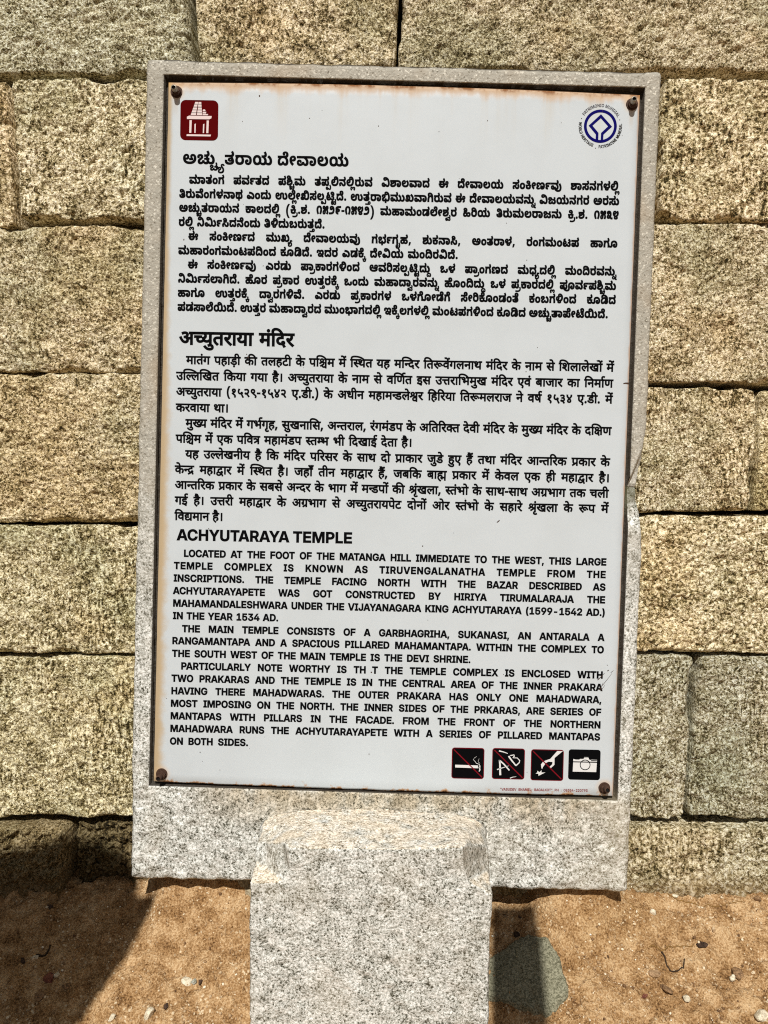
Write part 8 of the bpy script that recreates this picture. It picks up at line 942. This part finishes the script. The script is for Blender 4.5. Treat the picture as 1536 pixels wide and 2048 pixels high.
# ------------------------------------------------------------------ the enamelled sign
ZB = -PH / 2
SIGN = empty("information_sign", SIGN_M @ Matrix.Translation((0, 0, ZB)))
tag(SIGN, "white enamelled notice in Kannada, Hindi and English, rusting at its edges, bolted to the slab", "sign")
def part(name, me, mat, parent=SIGN, smooth=False):
    o = link(name, me, mat, parent, smooth)
    o.location = (0, 0, -ZB) if parent is SIGN else (0, 0, 0)
    return o
TOP = 0.0                        # sheet face lies at y = 0
def build_sheet():
    nx, nz = 61, 91
    e = .0012
    def ax(h, n): return np.concatenate([[-h], np.linspace(-h + e, h - e, n), [h]])
    X, Z = np.meshgrid(ax(PW / 2, nx), ax(PH / 2, nz))
    # edges eaten a little by rust, most along the bottom
    bx = np.abs(X) > PW / 2 - 1e-6; bz = np.abs(Z) > PH / 2 - 1e-6
    X = X - np.sign(X) * bx * (.0004 + .0008 * np.abs(fbm(Z * 60, Z * 0, 21, 3)))
    Z = Z - np.sign(Z) * bz * (.0003 + .0016 * np.abs(fbm(X * 55, X * 0 + np.sign(Z), 22, 4)) * np.where(Z < 0, 1., .4))
    Z = Z + bz * np.where(Z > 0, .0038, -.0026) * (1 - (X / (PW / 2)) ** 2)
    Y = np.where(bx | bz, .0010, 0.) + np.zeros_like(X)
    pad = lambda A: np.pad(A, 1, mode='edge')
    Xp, Yp, Zp = pad(X), pad(Y), pad(Z); Yp[0, :] = Yp[-1, :] = .0032; Yp[:, 0] = Yp[:, -1] = .0032
    nr, nc = Xp.shape
    me = mesh_np("enamel_sheet", np.stack([Xp, Yp, Zp], -1).reshape(-1, 3), grid_faces(nr, nc))
    bm = bmesh.new(); bm.from_mesh(me); bmesh.ops.holes_fill(bm, edges=[q for q in bm.edges if q.is_boundary], sides=0); bm.to_mesh(me); bm.free()
    part("enamel_sheet", me, M_ENAMEL)
build_sheet()
P1, P2, P3, P4 = -.00025, -.00045, -.00065, -.00085

for name, lines in BLOCKS:
    tr = []
    for (ax, az, dx, dz, ew, eh), gl in lines:
        if name == 'maker_line': az += .0020
        for g, x, y in gl:
            v, f = glyph(g, HEAVY.get(name)); X = x / 2e4 + v[:, 0] * ew; Z = y / 2e4 + v[:, 1] * eh
            tr.append((np.stack([ax + X * dx - Z * dz, az + X * dz + Z * dx], 1), f))
    part(name, flat_mesh(name, tr, P1), M_REDTXT if name == 'maker_line' else M_BLACK)

TILT = rad(.57)
def placed(cx, cz, tri, s=1.0):
    c, q = math.cos(TILT), math.sin(TILT); v, f = tri; v = np.asarray(v) * s
    return np.stack([cx + v[:, 0] * c - v[:, 1] * q, cz + v[:, 0] * q + v[:, 1] * c], 1), f

def build_temple_emblem():
    cx, cz = -.2634, .4094; w, h = .0490, .0513
    e = part("temple_emblem", flat_mesh("temple_emblem", [placed(cx, cz, poly(rrect(0, 0, w, h, .0068)))], P1), M_MAROON)
    # drawing measured in units where the square is 1290 x 1375, origin at its centre
    def q(*pts): return placed(cx, cz, poly([((x - 745) / 1290 * w, (862 - y) / 1375 * h) for x, y in pts]))
    white = [q((325, 830), (325, 750), (400, 712), (1168, 712), (1160, 790), (1085, 828)),
             q((415, 868), (492, 868), (480, 1300), (410, 1300)), q((585, 1000), (632, 978), (625, 1300), (585, 1300)),
             q((878, 1000), (925, 978), (915, 1300), (872, 1300)), q((1000, 868), (1075, 868), (1062, 1300), (990, 1300)),
             q((325, 1350), (1155, 1350), (1135, 1412), (318, 1412))]
    tiers = [(240, 600, 700, 715, 808), (335, 570, 680, 705, 815), (435, 535, 665, 695, 825), (530, 503, 650, 682, 832), (625, 470, 640, 668, 838)]
    band = []
    for k, (y, a, b, c, d) in enumerate(tiers):
        white += [q((a + 4, y), (b, y), (b - 6, y + 64), (a - 18, y + 64)), q((c, y), (d, y), (d + 3, y + 64), (c - 5, y + 64))]
        if k < 4: band += [q((a - 20, y + 66), (b - 8, y + 66), (b - 12, y + 94), (a - 30, y + 94)), q((c - 6, y + 66), (d + 4, y + 66), (d + 6, y + 94), (c - 9, y + 94))]
    white += [q((868, 495), (935, 490), (962, 552), (860, 552)), q((862, 572), (985, 575), (970, 632), (858, 632)), q((858, 650), (1050, 645), (1030, 690), (856, 690))]
    part("emblem_figure", flat_mesh("emblem_figure", white, P2), M_PINK, e)
    part("emblem_bands", flat_mesh("emblem_bands", band, P2), M_GREYBAND, e)
build_temple_emblem()

def ring_poly(r0, r1, n=72):
    a = np.linspace(0, 2 * math.pi, n, endpoint=False)
    v = np.concatenate([np.stack([r0 * np.cos(a), r0 * np.sin(a)], 1), np.stack([r1 * np.cos(a), r1 * np.sin(a)], 1)]); f = []
    for i in range(n):
        j = (i + 1) % n; f += [(i, j, n + j), (i, n + j, n + i)]
    return v, np.array(f)

def build_heritage_emblem():
    cx, cz = .2548, .4157; k = .0212 / 333                      # drawing units to metres
    u = lambda pts: [((x - 622) * k, (640 - y) * k) for x, y in pts]
    tr = [placed(cx, cz, ring_poly(276 * k, 333 * k))]
    def band(a, b, c, d): tr.append(placed(cx, cz, poly(u([a, b, c, d]))))
    # square standing on its corner, running down into the ring
    band((628, 400), (628, 480), (462, 632), (385, 632)); band((628, 400), (858, 645), (778, 640), (628, 480))
    band((385, 632), (462, 632), (588, 775), (535, 805)); band((858, 645), (690, 805), (640, 775), (778, 640))
    band((535, 805), (588, 775), (586, 925), (533, 915)); band((690, 805), (686, 915), (636, 925), (640, 775))
    e = part("heritage_emblem", flat_mesh("heritage_emblem", tr, P1), M_BLUE)
    def arc(word, a_mid, size, outside, span):
        w, gs = RING[word]; out = []; r = 385 * k if outside else 440 * k
        tot = w
        for g, x, adv in gs:
            v, f = glyph(g, 0.)
            if len(f) == 0: continue
            mid = (x + adv / 2) / tot - .5
            th = rad(a_mid) + (-mid if outside else mid) * rad(span)
            sx = rad(span) * 411 * k / tot * .97
            lx, lz = (v[:, 0] - adv / 2) * sx, v[:, 1] * size
            if outside: rr = r + lz; tx = lx; X = rr * math.cos(th) + tx * math.sin(th); Z = rr * math.sin(th) - tx * math.cos(th)
            else: rr = r - lz; tx = lx; X = rr * math.cos(th) - tx * math.sin(th); Z = rr * math.sin(th) + tx * math.cos(th)
            out.append(placed(cx, cz, (np.stack([X, Z], 1), f)))
        return out
    size = 62 * k / .727
    part("emblem_lettering", flat_mesh("emblem_lettering", arc(0, 88, size, True, 120), P1), M_GREYTXT, e)
    dot = lambda a, r=411: placed(cx, cz, (lambda c: poly([(c[0] + 9 * k * math.cos(t), c[1] + 9 * k * math.sin(t)) for t in np.linspace(0, 6.28, 11)[:-1]]))((r * k * math.cos(rad(a)), r * k * math.sin(rad(a)))))
    t2 = arc(1, 210, size, False, 82) + arc(2, 317, size, False, 102) + [dot(159), dot(19), dot(259, 448)]
    part("emblem_lettering", flat_mesh("emblem_lettering", t2, P1), M_BLACK, e)
build_heritage_emblem()

def build_pictograms():
    S = .0431
    # centres of the four squares; drawings use units of the square's side, origin at its centre, z up
    C4 = [(.1112, -.4190), (.1646, -.4180), (.2158, -.4181), (.2648, -.4161)]
    W4 = [.0430, .0430, .0432, .0420]
    def base(i, name, red):
        cx, cz = C4[i]; s = W4[i]
        o = part(name, flat_mesh(name, [placed(cx, cz, poly(rrect(0, 0, s, s * .96, s * .085)))], P1), M_RED if red else M_BLACK)
        if red: part("black_field", flat_mesh("black_field", [placed(cx, cz, poly(rrect(0, 0, s * .955, s * .915, s * .06)))], P2), M_BLACK, o)
        return o, (lambda tri: placed(cx, cz, tri, s))
    def slash(o, T): part("red_slash", flat_mesh("red_slash", [T(stroke([(-.44, .42), (.44, -.42)], .034))], P4), M_RED, o)
    P = lambda x, y: ((x - 415) / 580., (418 - y) / 580.)
    o, T = base(0, "no_smoking_pictogram", True)
    tr = [T(poly([P(188, 447), P(597, 452), P(595, 503), P(188, 497)]))]
    tr += [T(stroke([P(618, 560), P(628, 520), P(612, 490), P(630, 460), P(615, 430)], .03, .018)), T(stroke([P(615, 430), P(565, 415), P(545, 385), P(510, 352), P(525, 320), P(570, 292)], .018, .006)), T(stroke([P(625, 412), P(595, 385), P(612, 330)], .010, .006)), T(stroke([P(640, 540), P(632, 500), P(640, 460)], .012, .006))]
    part("cigarette_drawing", flat_mesh("cigarette_drawing", tr, P3), M_WHITE, o); slash(o, T)
    o, T = base(1, "no_graffiti_pictogram", True)
    P = lambda x, y: ((x - 1145) / 580., (428 - y) / 580.)
    tr = [T(stroke([P(985, 362), P(995, 450), P(1000, 540), P(1005, 635)], .045, .062)), T(stroke([P(985, 368), P(1060, 430), P(1165, 545)], .045, .04)), T(stroke([P(945, 535), P(1010, 512), P(1080, 488), P(1150, 462)], .035, .012)),
          T(stroke([P(1145, 288), P(1205, 370), P(1280, 458)], .05, .04)), T(stroke([P(1175, 278), P(1242, 264), P(1248, 285), P(1222, 318)], .03, .03)), T(stroke([P(1222, 318), P(1300, 318), P(1345, 365), P(1338, 400), P(1280, 458)], .022, .036)),
          T(stroke([P(972, 198), P(1050, 215), P(1130, 242)], .042, .02)), T(stroke([P(1180, 685), P(1230, 664), P(1290, 655)], .03, .010))]
    part("scrawl_drawing", flat_mesh("scrawl_drawing", tr, P3), M_WHITE, o); slash(o, T)
    o, T = base(2, "no_littering_pictogram", True)
    P = lambda x, y: ((x - 400) / 575., (450 - y) / 575.)
    hand = [P(570, 195), P(668, 195), P(525, 320), P(527, 440), P(462, 503), P(438, 483), P(487, 432), P(492, 392), P(420, 388), P(372, 415), P(330, 480), P(312, 520), P(300, 505), P(290, 440), P(325, 390), P(375, 365), P(450, 338)]
    star = [P(200, 603), P(232, 580), P(225, 553), P(270, 577), P(302, 540), P(303, 583), P(372, 580), P(310, 612), P(252, 643), P(248, 608)]
    part("hand_drawing", flat_mesh("hand_drawing", [T(poly(hand)), T(poly(star))], P3), M_WHITE, o); slash(o, T)
    o, T = base(3, "camera_pictogram", False)
    P = lambda x, y: ((x - 1072) / 565., (446 - y) / 565.)
    wh = [T(poly([P(872, 345), P(915, 356), P(980, 356), P(990, 342), P(1055, 342), P(1062, 322), P(1145, 322), P(1152, 350), P(1190, 362), P(1190, 378), P(1295, 378), P(1295, 388), P(872, 388)])), T(poly([P(872, 407), P(1292, 407), P(1285, 573), P(868, 573)])), T(poly([P(1192, 352), P(1297, 354), P(1296, 361), P(1192, 360)])), T(poly([P(1065, 308), P(1138, 308), P(1138, 315), P(1065, 315)]))]
    part("camera_drawing", flat_mesh("camera_drawing", wh, P2), M_WHITE, o)
    v, f = ring_poly(80 / 565., 94 / 565.); c = P(1085, 447)
    part("camera_lens", flat_mesh("camera_lens", [T((v + np.array(c), f))], P3), M_BLACK, o)
build_pictograms()

def build_wear():
    tr = []
    def fleck(x, z, r, el=1., a=0., seed=0):
        rr = random.Random(seed); pts = []
        for k in range(7):
            t = k / 7 * 2 * math.pi; q = r * rr.uniform(.6, 1.2); px, pz = q * el * math.cos(t), q * math.sin(t)
            pts.append((x + px * math.cos(a) - pz * math.sin(a), z + px * math.sin(a) + pz * math.cos(a)))
        tr.append(poly(pts))
    for i, (x, z, r, el, a) in enumerate([(.1401, -.0983, .0007, 4, .7), (-.1862, .4425, .0009, 1.4, 1), (-.0314, .4084, .0006, 1, 0), (-.2074, .4094, .0005, 1, 0), (.0070, .3154, .0006, 2.5, 1.0), (-.2798, .2561, .0007, 1.6, 1.1), (.0423, -.1334, .0008, 1.2, 0), (-.0198, -.4109, .0006, 2.4, 1.5), (-.2435, -.4155, .0008, 1, 0), (-.2400, -.4275, .0004, 1, 0), (.2569, .4352, .0004, 2, .6), (.1700, .098, .0006, 1.3, 0), (-.2390, -.119, .0006, 1.5, 0), (.02, -.291, .0005, 1, 0), (.29, -.283, .0006, 1, 0), (-.02, -.302, .0011, 1.0, .8), (-.1925, .1065, .0011, 1.3, 0), (-.1945, .110, .0007, 1, 0)]):
        fleck(x, z, r, el, a, i)
    rr = random.Random(5)
    for i in range(60): fleck(rr.uniform(-.29, .29), rr.uniform(-.44, .44), rr.uniform(.00022, .0005), rr.uniform(1, 2), rr.uniform(0, 3), 100 + i)
    tr.append(stroke([(.2970, .0863), (.3000, .0868), (.3040, .0866)], .0010, .0022))
    for a, b, w in [((.2780, -.3030), (.2868, -.2936), .0011), ((.2905, -.2905), (.2923, -.2892), .0012), ((.2950, -.2925), (.2985, -.2895), .0006), ((.2845, -.3100), (.2965, -.2935), .0006), ((.2810, -.3160), (.2855, -.3060), .0008), ((.2830, -.3165), (.2880, -.3090), .0006)]:
        tr.append(stroke([a, ((a[0] + b[0]) / 2 + .0003, (a[1] + b[1]) / 2), b], w, w * .4))
    tag(part("rust_stain", flat_mesh("rust_stain", tr, P2), M_RUST), kind="stuff")
build_wear()

def build_bolt(x, z, i):
    rr = random.Random(40 + i)
    b = bpy.data.objects.new("bolt", None)
    bm = bmesh.new()
    # washer
    bmesh.ops.create_cone(bm, cap_ends=True, segments=28, radius1=.0078, radius2=.0074, depth=.0014, matrix=Matrix.Translation((0, 0, .0007)))
    # hexagon nut with worn corners
    bm2 = bmesh.new(); bmesh.ops.create_cone(bm2, cap_ends=True, segments=6, radius1=.0066, radius2=.0064, depth=.0048, matrix=Matrix.Translation((0, 0, .0038)) @ Matrix.Rotation(rr.uniform(0, 1), 4, 'Z'))
    bmesh.ops.bevel(bm2, geom=bm2.edges[:], offset=.0011, segments=3, affect='EDGES')
    t = bpy.data.meshes.new("t"); bm2.to_mesh(t); bm2.free(); bm.from_mesh(t); bpy.data.meshes.remove(t)
    rot = Matrix.Rotation(rad(90), 4, 'X')
    for v in bm.verts: v.co = rot @ v.co
    for v in bm.verts: v.co *= 1 + rr.uniform(-.02, .02)
    nut = link("bolt", bm_mesh("bolt", bm), M_RUST, SIGN, False)
    nut.location = (x, 0, z - ZB)
    bpy.data.objects.remove(b)
    bm = bmesh.new()
    prof = [(.0036, .006), (.0038, .0112), (.0037, .0128), (.0034, .0136), (.0025, .0138)]; seg = 20; rings = []
    for r, h in prof: rings.append([bm.verts.new((r * math.cos(2 * math.pi * k / seg), -h, r * math.sin(2 * math.pi * k / seg))) for k in range(seg)])
    for A, Bq in zip(rings, rings[1:]):
        for k in range(seg): bm.faces.new((A[k], A[(k + 1) % seg], Bq[(k + 1) % seg], Bq[k]))
    bmesh.ops.recalc_face_normals(bm, faces=bm.faces)
    lean = Matrix.Rotation(rad(rr.uniform(-9, 9)), 4, 'X') @ Matrix.Rotation(rad(rr.uniform(-8, 8)), 4, 'Z')
    for v in bm.verts: v.co = lean @ v.co
    link("threaded_stud", bm_mesh("threaded_stud", bm), M_STUD if i < 2 else M_RUST, nut)
    bm = bmesh.new(); R = [[bm.verts.new((r * math.cos(2 * math.pi * k / seg), -h, r * math.sin(2 * math.pi * k / seg))) for k in range(seg)] for r, h in ((.0026, .0137), (.0020, .0118))]
    for k in range(seg): bm.faces.new((R[0][k], R[0][(k + 1) % seg], R[1][(k + 1) % seg], R[1][k]))
    bm.faces.new(R[1]); bmesh.ops.recalc_face_normals(bm, faces=bm.faces)
    for v in bm.verts: v.co = lean @ v.co
    link("stud_hollow", bm_mesh("stud_hollow", bm), M_HOLE, nut, False)
for i, (x, z) in enumerate(BOLTS): build_bolt(x, z, i)

# ------------------------------------------------------------------ loose stones, twigs and grit on the sand
def gz(x, y): return float(ground_z(np.array([x]), np.array([y]))[0])
def build_grit():
    rr = np.random.RandomState(3); V = []; Fs = []; o = 0
    bm = bmesh.new(); bmesh.ops.create_icosphere(bm, subdivisions=1, radius=1); bv = np.array([v.co[:] for v in bm.verts]); bf = np.array([[v.index for v in f.verts] for f in bm.faces]); bm.free()
    n = 0
    while n < 9000:
        x = rr.uniform(-.60, .60); y = rr.uniform(-.28, .02)
        if vn(np.array([x * 14]), np.array([y * 14]), 77)[0] + .5 < rr.uniform(0, 1) * .9: continue
        if -.18 < x < .125 and -.17 < y: continue
        r = .0004 + .0017 * rr.random_sample() ** 4.5
        s = rr.uniform(.6, 1.3, 3) * r; q = bv * (1 + rr.uniform(-.25, .25, (len(bv), 1))) * s
        a = rr.uniform(0, 6.28); c, d = math.cos(a), math.sin(a)
        q = np.stack([q[:, 0] * c - q[:, 1] * d + x, q[:, 0] * d + q[:, 1] * c + y, q[:, 2]], 1)
        q[:, 2] += gz(x, y) + r * .35
        V.append(q); Fs.append(bf + o); o += len(bv); n += 1
    g = link("grit", mesh_np("grit", np.concatenate(V), np.concatenate(Fs)), M_GRIT, None, False)
    tag(g, "coarse pale and brown grit strewn over the sand", "grit", kind="stuff")
build_grit()

COLS = {'sandgrey': mat_stone("dusty_stone", (.20, .15, .085), (.40, .35, .24)), 'white': mat_stone("white_quartz", (.42, .36, .25), (.74, .66, .50)), 'grey': mat_stone("grey_stone", (.20, .20, .15), (.48, .47, .40)), 'brown': mat_stone("brown_stone", (.10, .055, .025), (.30, .18, .09)),
        'red': mat_stone("red_stone", (.10, .03, .02), (.26, .10, .06)), 'sand': mat_stone("sandy_stone", (.25, .15, .075), (.42, .28, .16)), 'dark': mat_stone("dark_stone", (.02, .012, .008), (.07, .04, .025)), 'green': mat_stone("greenish_grey_rock", (.075, .072, .040), (.31, .295, .205), 420.)}
def pebble(x, y, r, col, flat, seed, label, group=None, cat="pebble"):
    rr = np.random.RandomState(seed); bm = bmesh.new(); bmesh.ops.create_icosphere(bm, subdivisions=3, radius=1)
    co = np.array([v.co[:] for v in bm.verts]); off = rr.uniform(0, 50)
    # knock flat facets into the ball
    for _ in range(9):
        nrm = rr.normal(size=3); nrm /= np.linalg.norm(nrm); lim = rr.uniform(.45, .8); dd = co @ nrm
        co = co - np.clip(dd - lim, 0, None)[:, None] * nrm
    co = co * (1 + .16 * fbm(co[:, 0] * 2.2 + off, co[:, 1] * 2.2 + co[:, 2] * 1.7, seed, 3))[:, None]
    co = co * np.array([r * rr.uniform(.95, 1.25), r * rr.uniform(.75, 1.0), r * flat]); a = rr.uniform(0, 6.28); c, s = math.cos(a), math.sin(a)
    co = np.stack([co[:, 0] * c - co[:, 1] * s, co[:, 0] * s + co[:, 1] * c, co[:, 2]], 1)
    for v, p in zip(bm.verts, co): v.co = p
    o = link("pebble", bm_mesh("pebble", bm), COLS[col]); o.location = (x, y, gz(x, y) + r * flat * .30)
    tag(o, label, cat, group)
PG = "pebbles lying on the sand"
PEB = [(-.260, -.104, .0075, 'white', .7, "white quartz pebble in the sunlit sand left of the granite post"), (-.252, -.107, .0045, 'grey', .7, "small grey pebble touching the white quartz pebble left of the post"),
       (-.243, -.108, .0045, 'dark', .8, "tiny black pebble just right of the white and grey pair left of the post"), (-.434, -.108, .0085, 'red', .9, "dark red pebble lying in the shadow at the left"),
       (-.427, -.105, .0045, 'white', .8, "white chip beside the dark red pebble in the shadow"), (-.440, -.126, .0110, 'brown', .5, "flat brown stone in the shadow, lowest at the left"), (-.409, -.118, .0075, 'brown', .5, "small brown stone in the shadow nearest the sunlit edge"),
       (-.462, -.082, .0050, 'white', .7, "pale pebble in the shadow below the curved dark twig"), (-.479, -.084, .0055, 'dark', .6, "dark pebble in the shadow close to the left picture edge"), (-.472, -.014, .0045, 'dark', .8, "black pebble in the shadow just in front of the wall"),
       (-.342, -.150, .0055, 'white', .8, "white pebble on the sunlit side of the shadow edge"), (-.280, -.133, .0045, 'dark', .8, "black pebble in sunlit sand below the white quartz pebble"), (-.297, -.148, .0080, 'white', .8, "squarish pale stone at the bottom between shadow and post"),
       (.408, -.061, .0085, 'dark', .45, "flat dark olive stone at the tip of the lower dry stalk"), (.335, -.095, .0095, 'sand', .5, "sand coloured flat pebble half sunk at the right"), (.446, -.087, .0105, 'brown', .7, "round brown stone at the right beside a bright white pebble"),
       (.435, -.093, .0058, 'white', .9, "bright white pebble touching the round brown stone"), (.454, -.137, .0105, 'white', .6, "large pale shard in the bottom right corner"), (.344, -.114, .0095, 'brown', .5, "flat ochre brown stone in the lower right sand"),
       (.315, -.118, .0055, 'red', .6, "small dark red pebble in the lower right sand"), (.366, -.124, .0060, 'white', .6, "pale flat pebble below the ochre brown stone"), (.355, -.022, .0060, 'white', .8, "white pebble below the lowest course of the wall at the right"),
       (.395, .005, .0050, 'white', .6, "pale pebble against the wall foot at the upper dry stalk"), (.505, -.002, .0060, 'brown', .7, "brown pebble against the wall foot at the right edge"), (.167, -.047, .0055, 'dark', .6, "black pebble in the shadow band above the green rock"),
       (.173, -.025, .0035, 'dark', .8, "tiny black pebble in the shadow band close below the slab"), (.261, .000, .0045, 'red', .7, "small dark red pebble under the right half of the slab"), (.140, -.068, .0050, 'white', .7, "pale pebble between the post and the green rock")]
for i, (x, y, r, c, f, lab) in enumerate(PEB): pebble(x, y, r, c, f, 200 + i, lab, PG)

def rock(name, outline, h0, h1, mat, seed, label, voxel=.0016):
    P = np.array(outline); c = P.mean(0); pts = []
    for (x, y) in outline:
        g = gz(x, y); pts.append((x, y, g - .02)); pts.append((x, y, g + h0)); q = c + (np.array([x, y]) - c) * .93; pts.append((q[0], q[1], gz(q[0], q[1]) + h1))
    me = remeshed(hull(pts), voxel, .0034, seed, 48., 0)
    o = link(name, me, mat); tag(o, label, "rock")
rock("flat_rock", [(.118, -.083), (.1795, -.052), (.2016, -.058), (.2165, -.084), (.2190, -.126), (.1885, -.1425), (.1599, -.1180), (.116, -.1135)], .004, .007, COLS['green'], 301, "flat greenish grey rock half sunk in the sand at the right foot of the post")
rock("small_rock", [(-.219, -.006), (-.208, .002), (-.193, .004), (-.185, -.012), (-.192, -.024), (-.212, -.020)], .004, .008, COLS['sandgrey'], 302, "small pale grey green rock against the left foot of the post", .0016)

def twig(pts, r, mat, label, name="twig"):
    bm = bmesh.new(); n = 40; K = np.array(pts); t = np.linspace(0, len(K) - 1, n); P = np.stack([np.interp(t, np.arange(len(K)), K[:, k]) for k in range(2)], 1)
    for _ in range(6): P[1:-1] = (P[:-2] + 2 * P[1:-1] + P[2:]) / 4
    rings = []
    for i, (x, y) in enumerate(P):
        T = P[min(i + 1, n - 1)] - P[max(i - 1, 0)]; T /= max(np.linalg.norm(T), 1e-9); N = np.array([-T[1], T[0]])
        rad_ = r * (1 - .45 * i / n) * (1 + .15 * math.sin(i * 2.1)); z = gz(x, y) + r * .9
        rings.append([bm.verts.new((x + N[0] * rad_ * math.cos(a), y + N[1] * rad_ * math.cos(a), z + rad_ * math.sin(a))) for a in np.linspace(0, 2 * math.pi, 7)[:-1]])
    for A, B in zip(rings, rings[1:]):
        for k in range(6): bm.faces.new((A[k], A[(k + 1) % 6], B[(k + 1) % 6], B[k]))
    bm.faces.new(rings[0][::-1]); bm.faces.new(rings[-1])
    tag(link(name, bm_mesh(name, bm), mat), label, name.replace('_', ' '))
M_STALK = mat_plain("dry_stalk", (.20, .11, .03), .8, .2); M_TWIG = mat_plain("dark_twig", (.03, .018, .01), .85, .2)
twig([(.384, .004), (.410, -.004), (.440, -.010), (.462, -.006), (.487, -.004)], .0008, M_STALK, "long thin dry stalk on the sand at the foot of the wall", "dry_stalk")
twig([(.338, -.062), (.352, -.066), (.372, -.062), (.398, -.061)], .0008, M_STALK, "shorter dry stalk in the middle of the sand at the right", "dry_stalk")
twig([(.300, .002), (.316, -.006), (.330, -.018), (.336, -.030)], .0006, M_STALK, "fine dry stalk slanting below the right corner of the slab", "dry_stalk")
twig([(-.463, -.080), (-.456, -.0795), (-.4515, -.074), (-.4505, -.066)], .0016, M_TWIG, "curved dark twig lying in the shadow at the left")
twig([(-.230, -.013), (-.226, -.018), (-.220, -.0195), (-.2135, -.0185)], .0014, M_TWIG, "short bowed twig beside the small grey rock left of the post")
twig([(.352, -.070), (.356, -.082), (.364, -.090), (.374, -.088), (.380, -.076)],   .0011, M_TWIG, "dark curled twig in the sunlit sand at the right")

# ------------------------------------------------------------------ unseen casters added behind the viewer to throw the ground shadows
def build_casters():
    edge = [(-.4165, 1.375), (-.4259, 1.324), (-.4326, 1.260), (-.4483, 1.192), (-.4636, 1.127), (-.4732, 1.084), (-.511, .92), (-.55, .70), (-.58, .4), (-.59, -.16), (-1.42, -.16), (-1.40, .4), (-1.33, .95), (-1.20, 1.34), (-.92, 1.445), (-.776, 1.43), (-.676, 1.44), (-.596, 1.46), (-.536, 1.48), (-.481, 1.465), (-.458, 1.42), (-.450, 1.379)]
    bm = bmesh.new(); A = [bm.verts.new((x, -1.20, z)) for x, z in edge]; B = [bm.verts.new((x - .05, -1.30, z - .03)) for x, z in edge]; n = len(edge)
    bm.faces.new(A[::-1]); bm.faces.new(B)
    for i in range(n): bm.faces.new((A[i], A[(i + 1) % n], B[(i + 1) % n], B[i]))
    bmesh.ops.recalc_face_normals(bm, faces=bm.faces)
    bmesh.ops.bevel(bm, geom=bm.edges[:], offset=.003, segments=2, affect='EDGES')
    o = link("left_shadow_caster", bm_mesh("left_shadow_caster", bm), M_WALL, None, False); o.color = (.9, .9, .8, 1)  # slab added, its outline cut to shape the left shadow
    tag(o, "unseen broad slab added behind the viewer to throw the shadow on the left sand", "added shadow caster")
    bm = bmesh.new(); R = []
    for k, z in enumerate(np.linspace(-.2, 1.323, 15)):
        w = .031 + .0012 * math.sin(k * 1.7); c = .0725 + .0008 * math.sin(k * .9)
        R.append([bm.verts.new((c + sx * w, -1.20 + sy * w, z)) for sx, sy in ((-1, -1), (1, -1), (1, 1), (-1, 1))])
    for A, B in zip(R, R[1:]):
        for k in range(4): bm.faces.new((A[k], A[(k + 1) % 4], B[(k + 1) % 4], B[k]))
    bm.faces.new(R[0][::-1]); bm.faces.new(R[-1]); bmesh.ops.recalc_face_normals(bm, faces=bm.faces)
    o = link("right_shadow_caster", bm_mesh("right_shadow_caster", bm), mat_plain("caster_brown", (.17, .11, .065), .85, .2), None, False)  # upright added only for the narrow shadow band
    tag(o, "unseen slim upright added behind the viewer to throw the shadow right of the post", "stake")
build_casters()
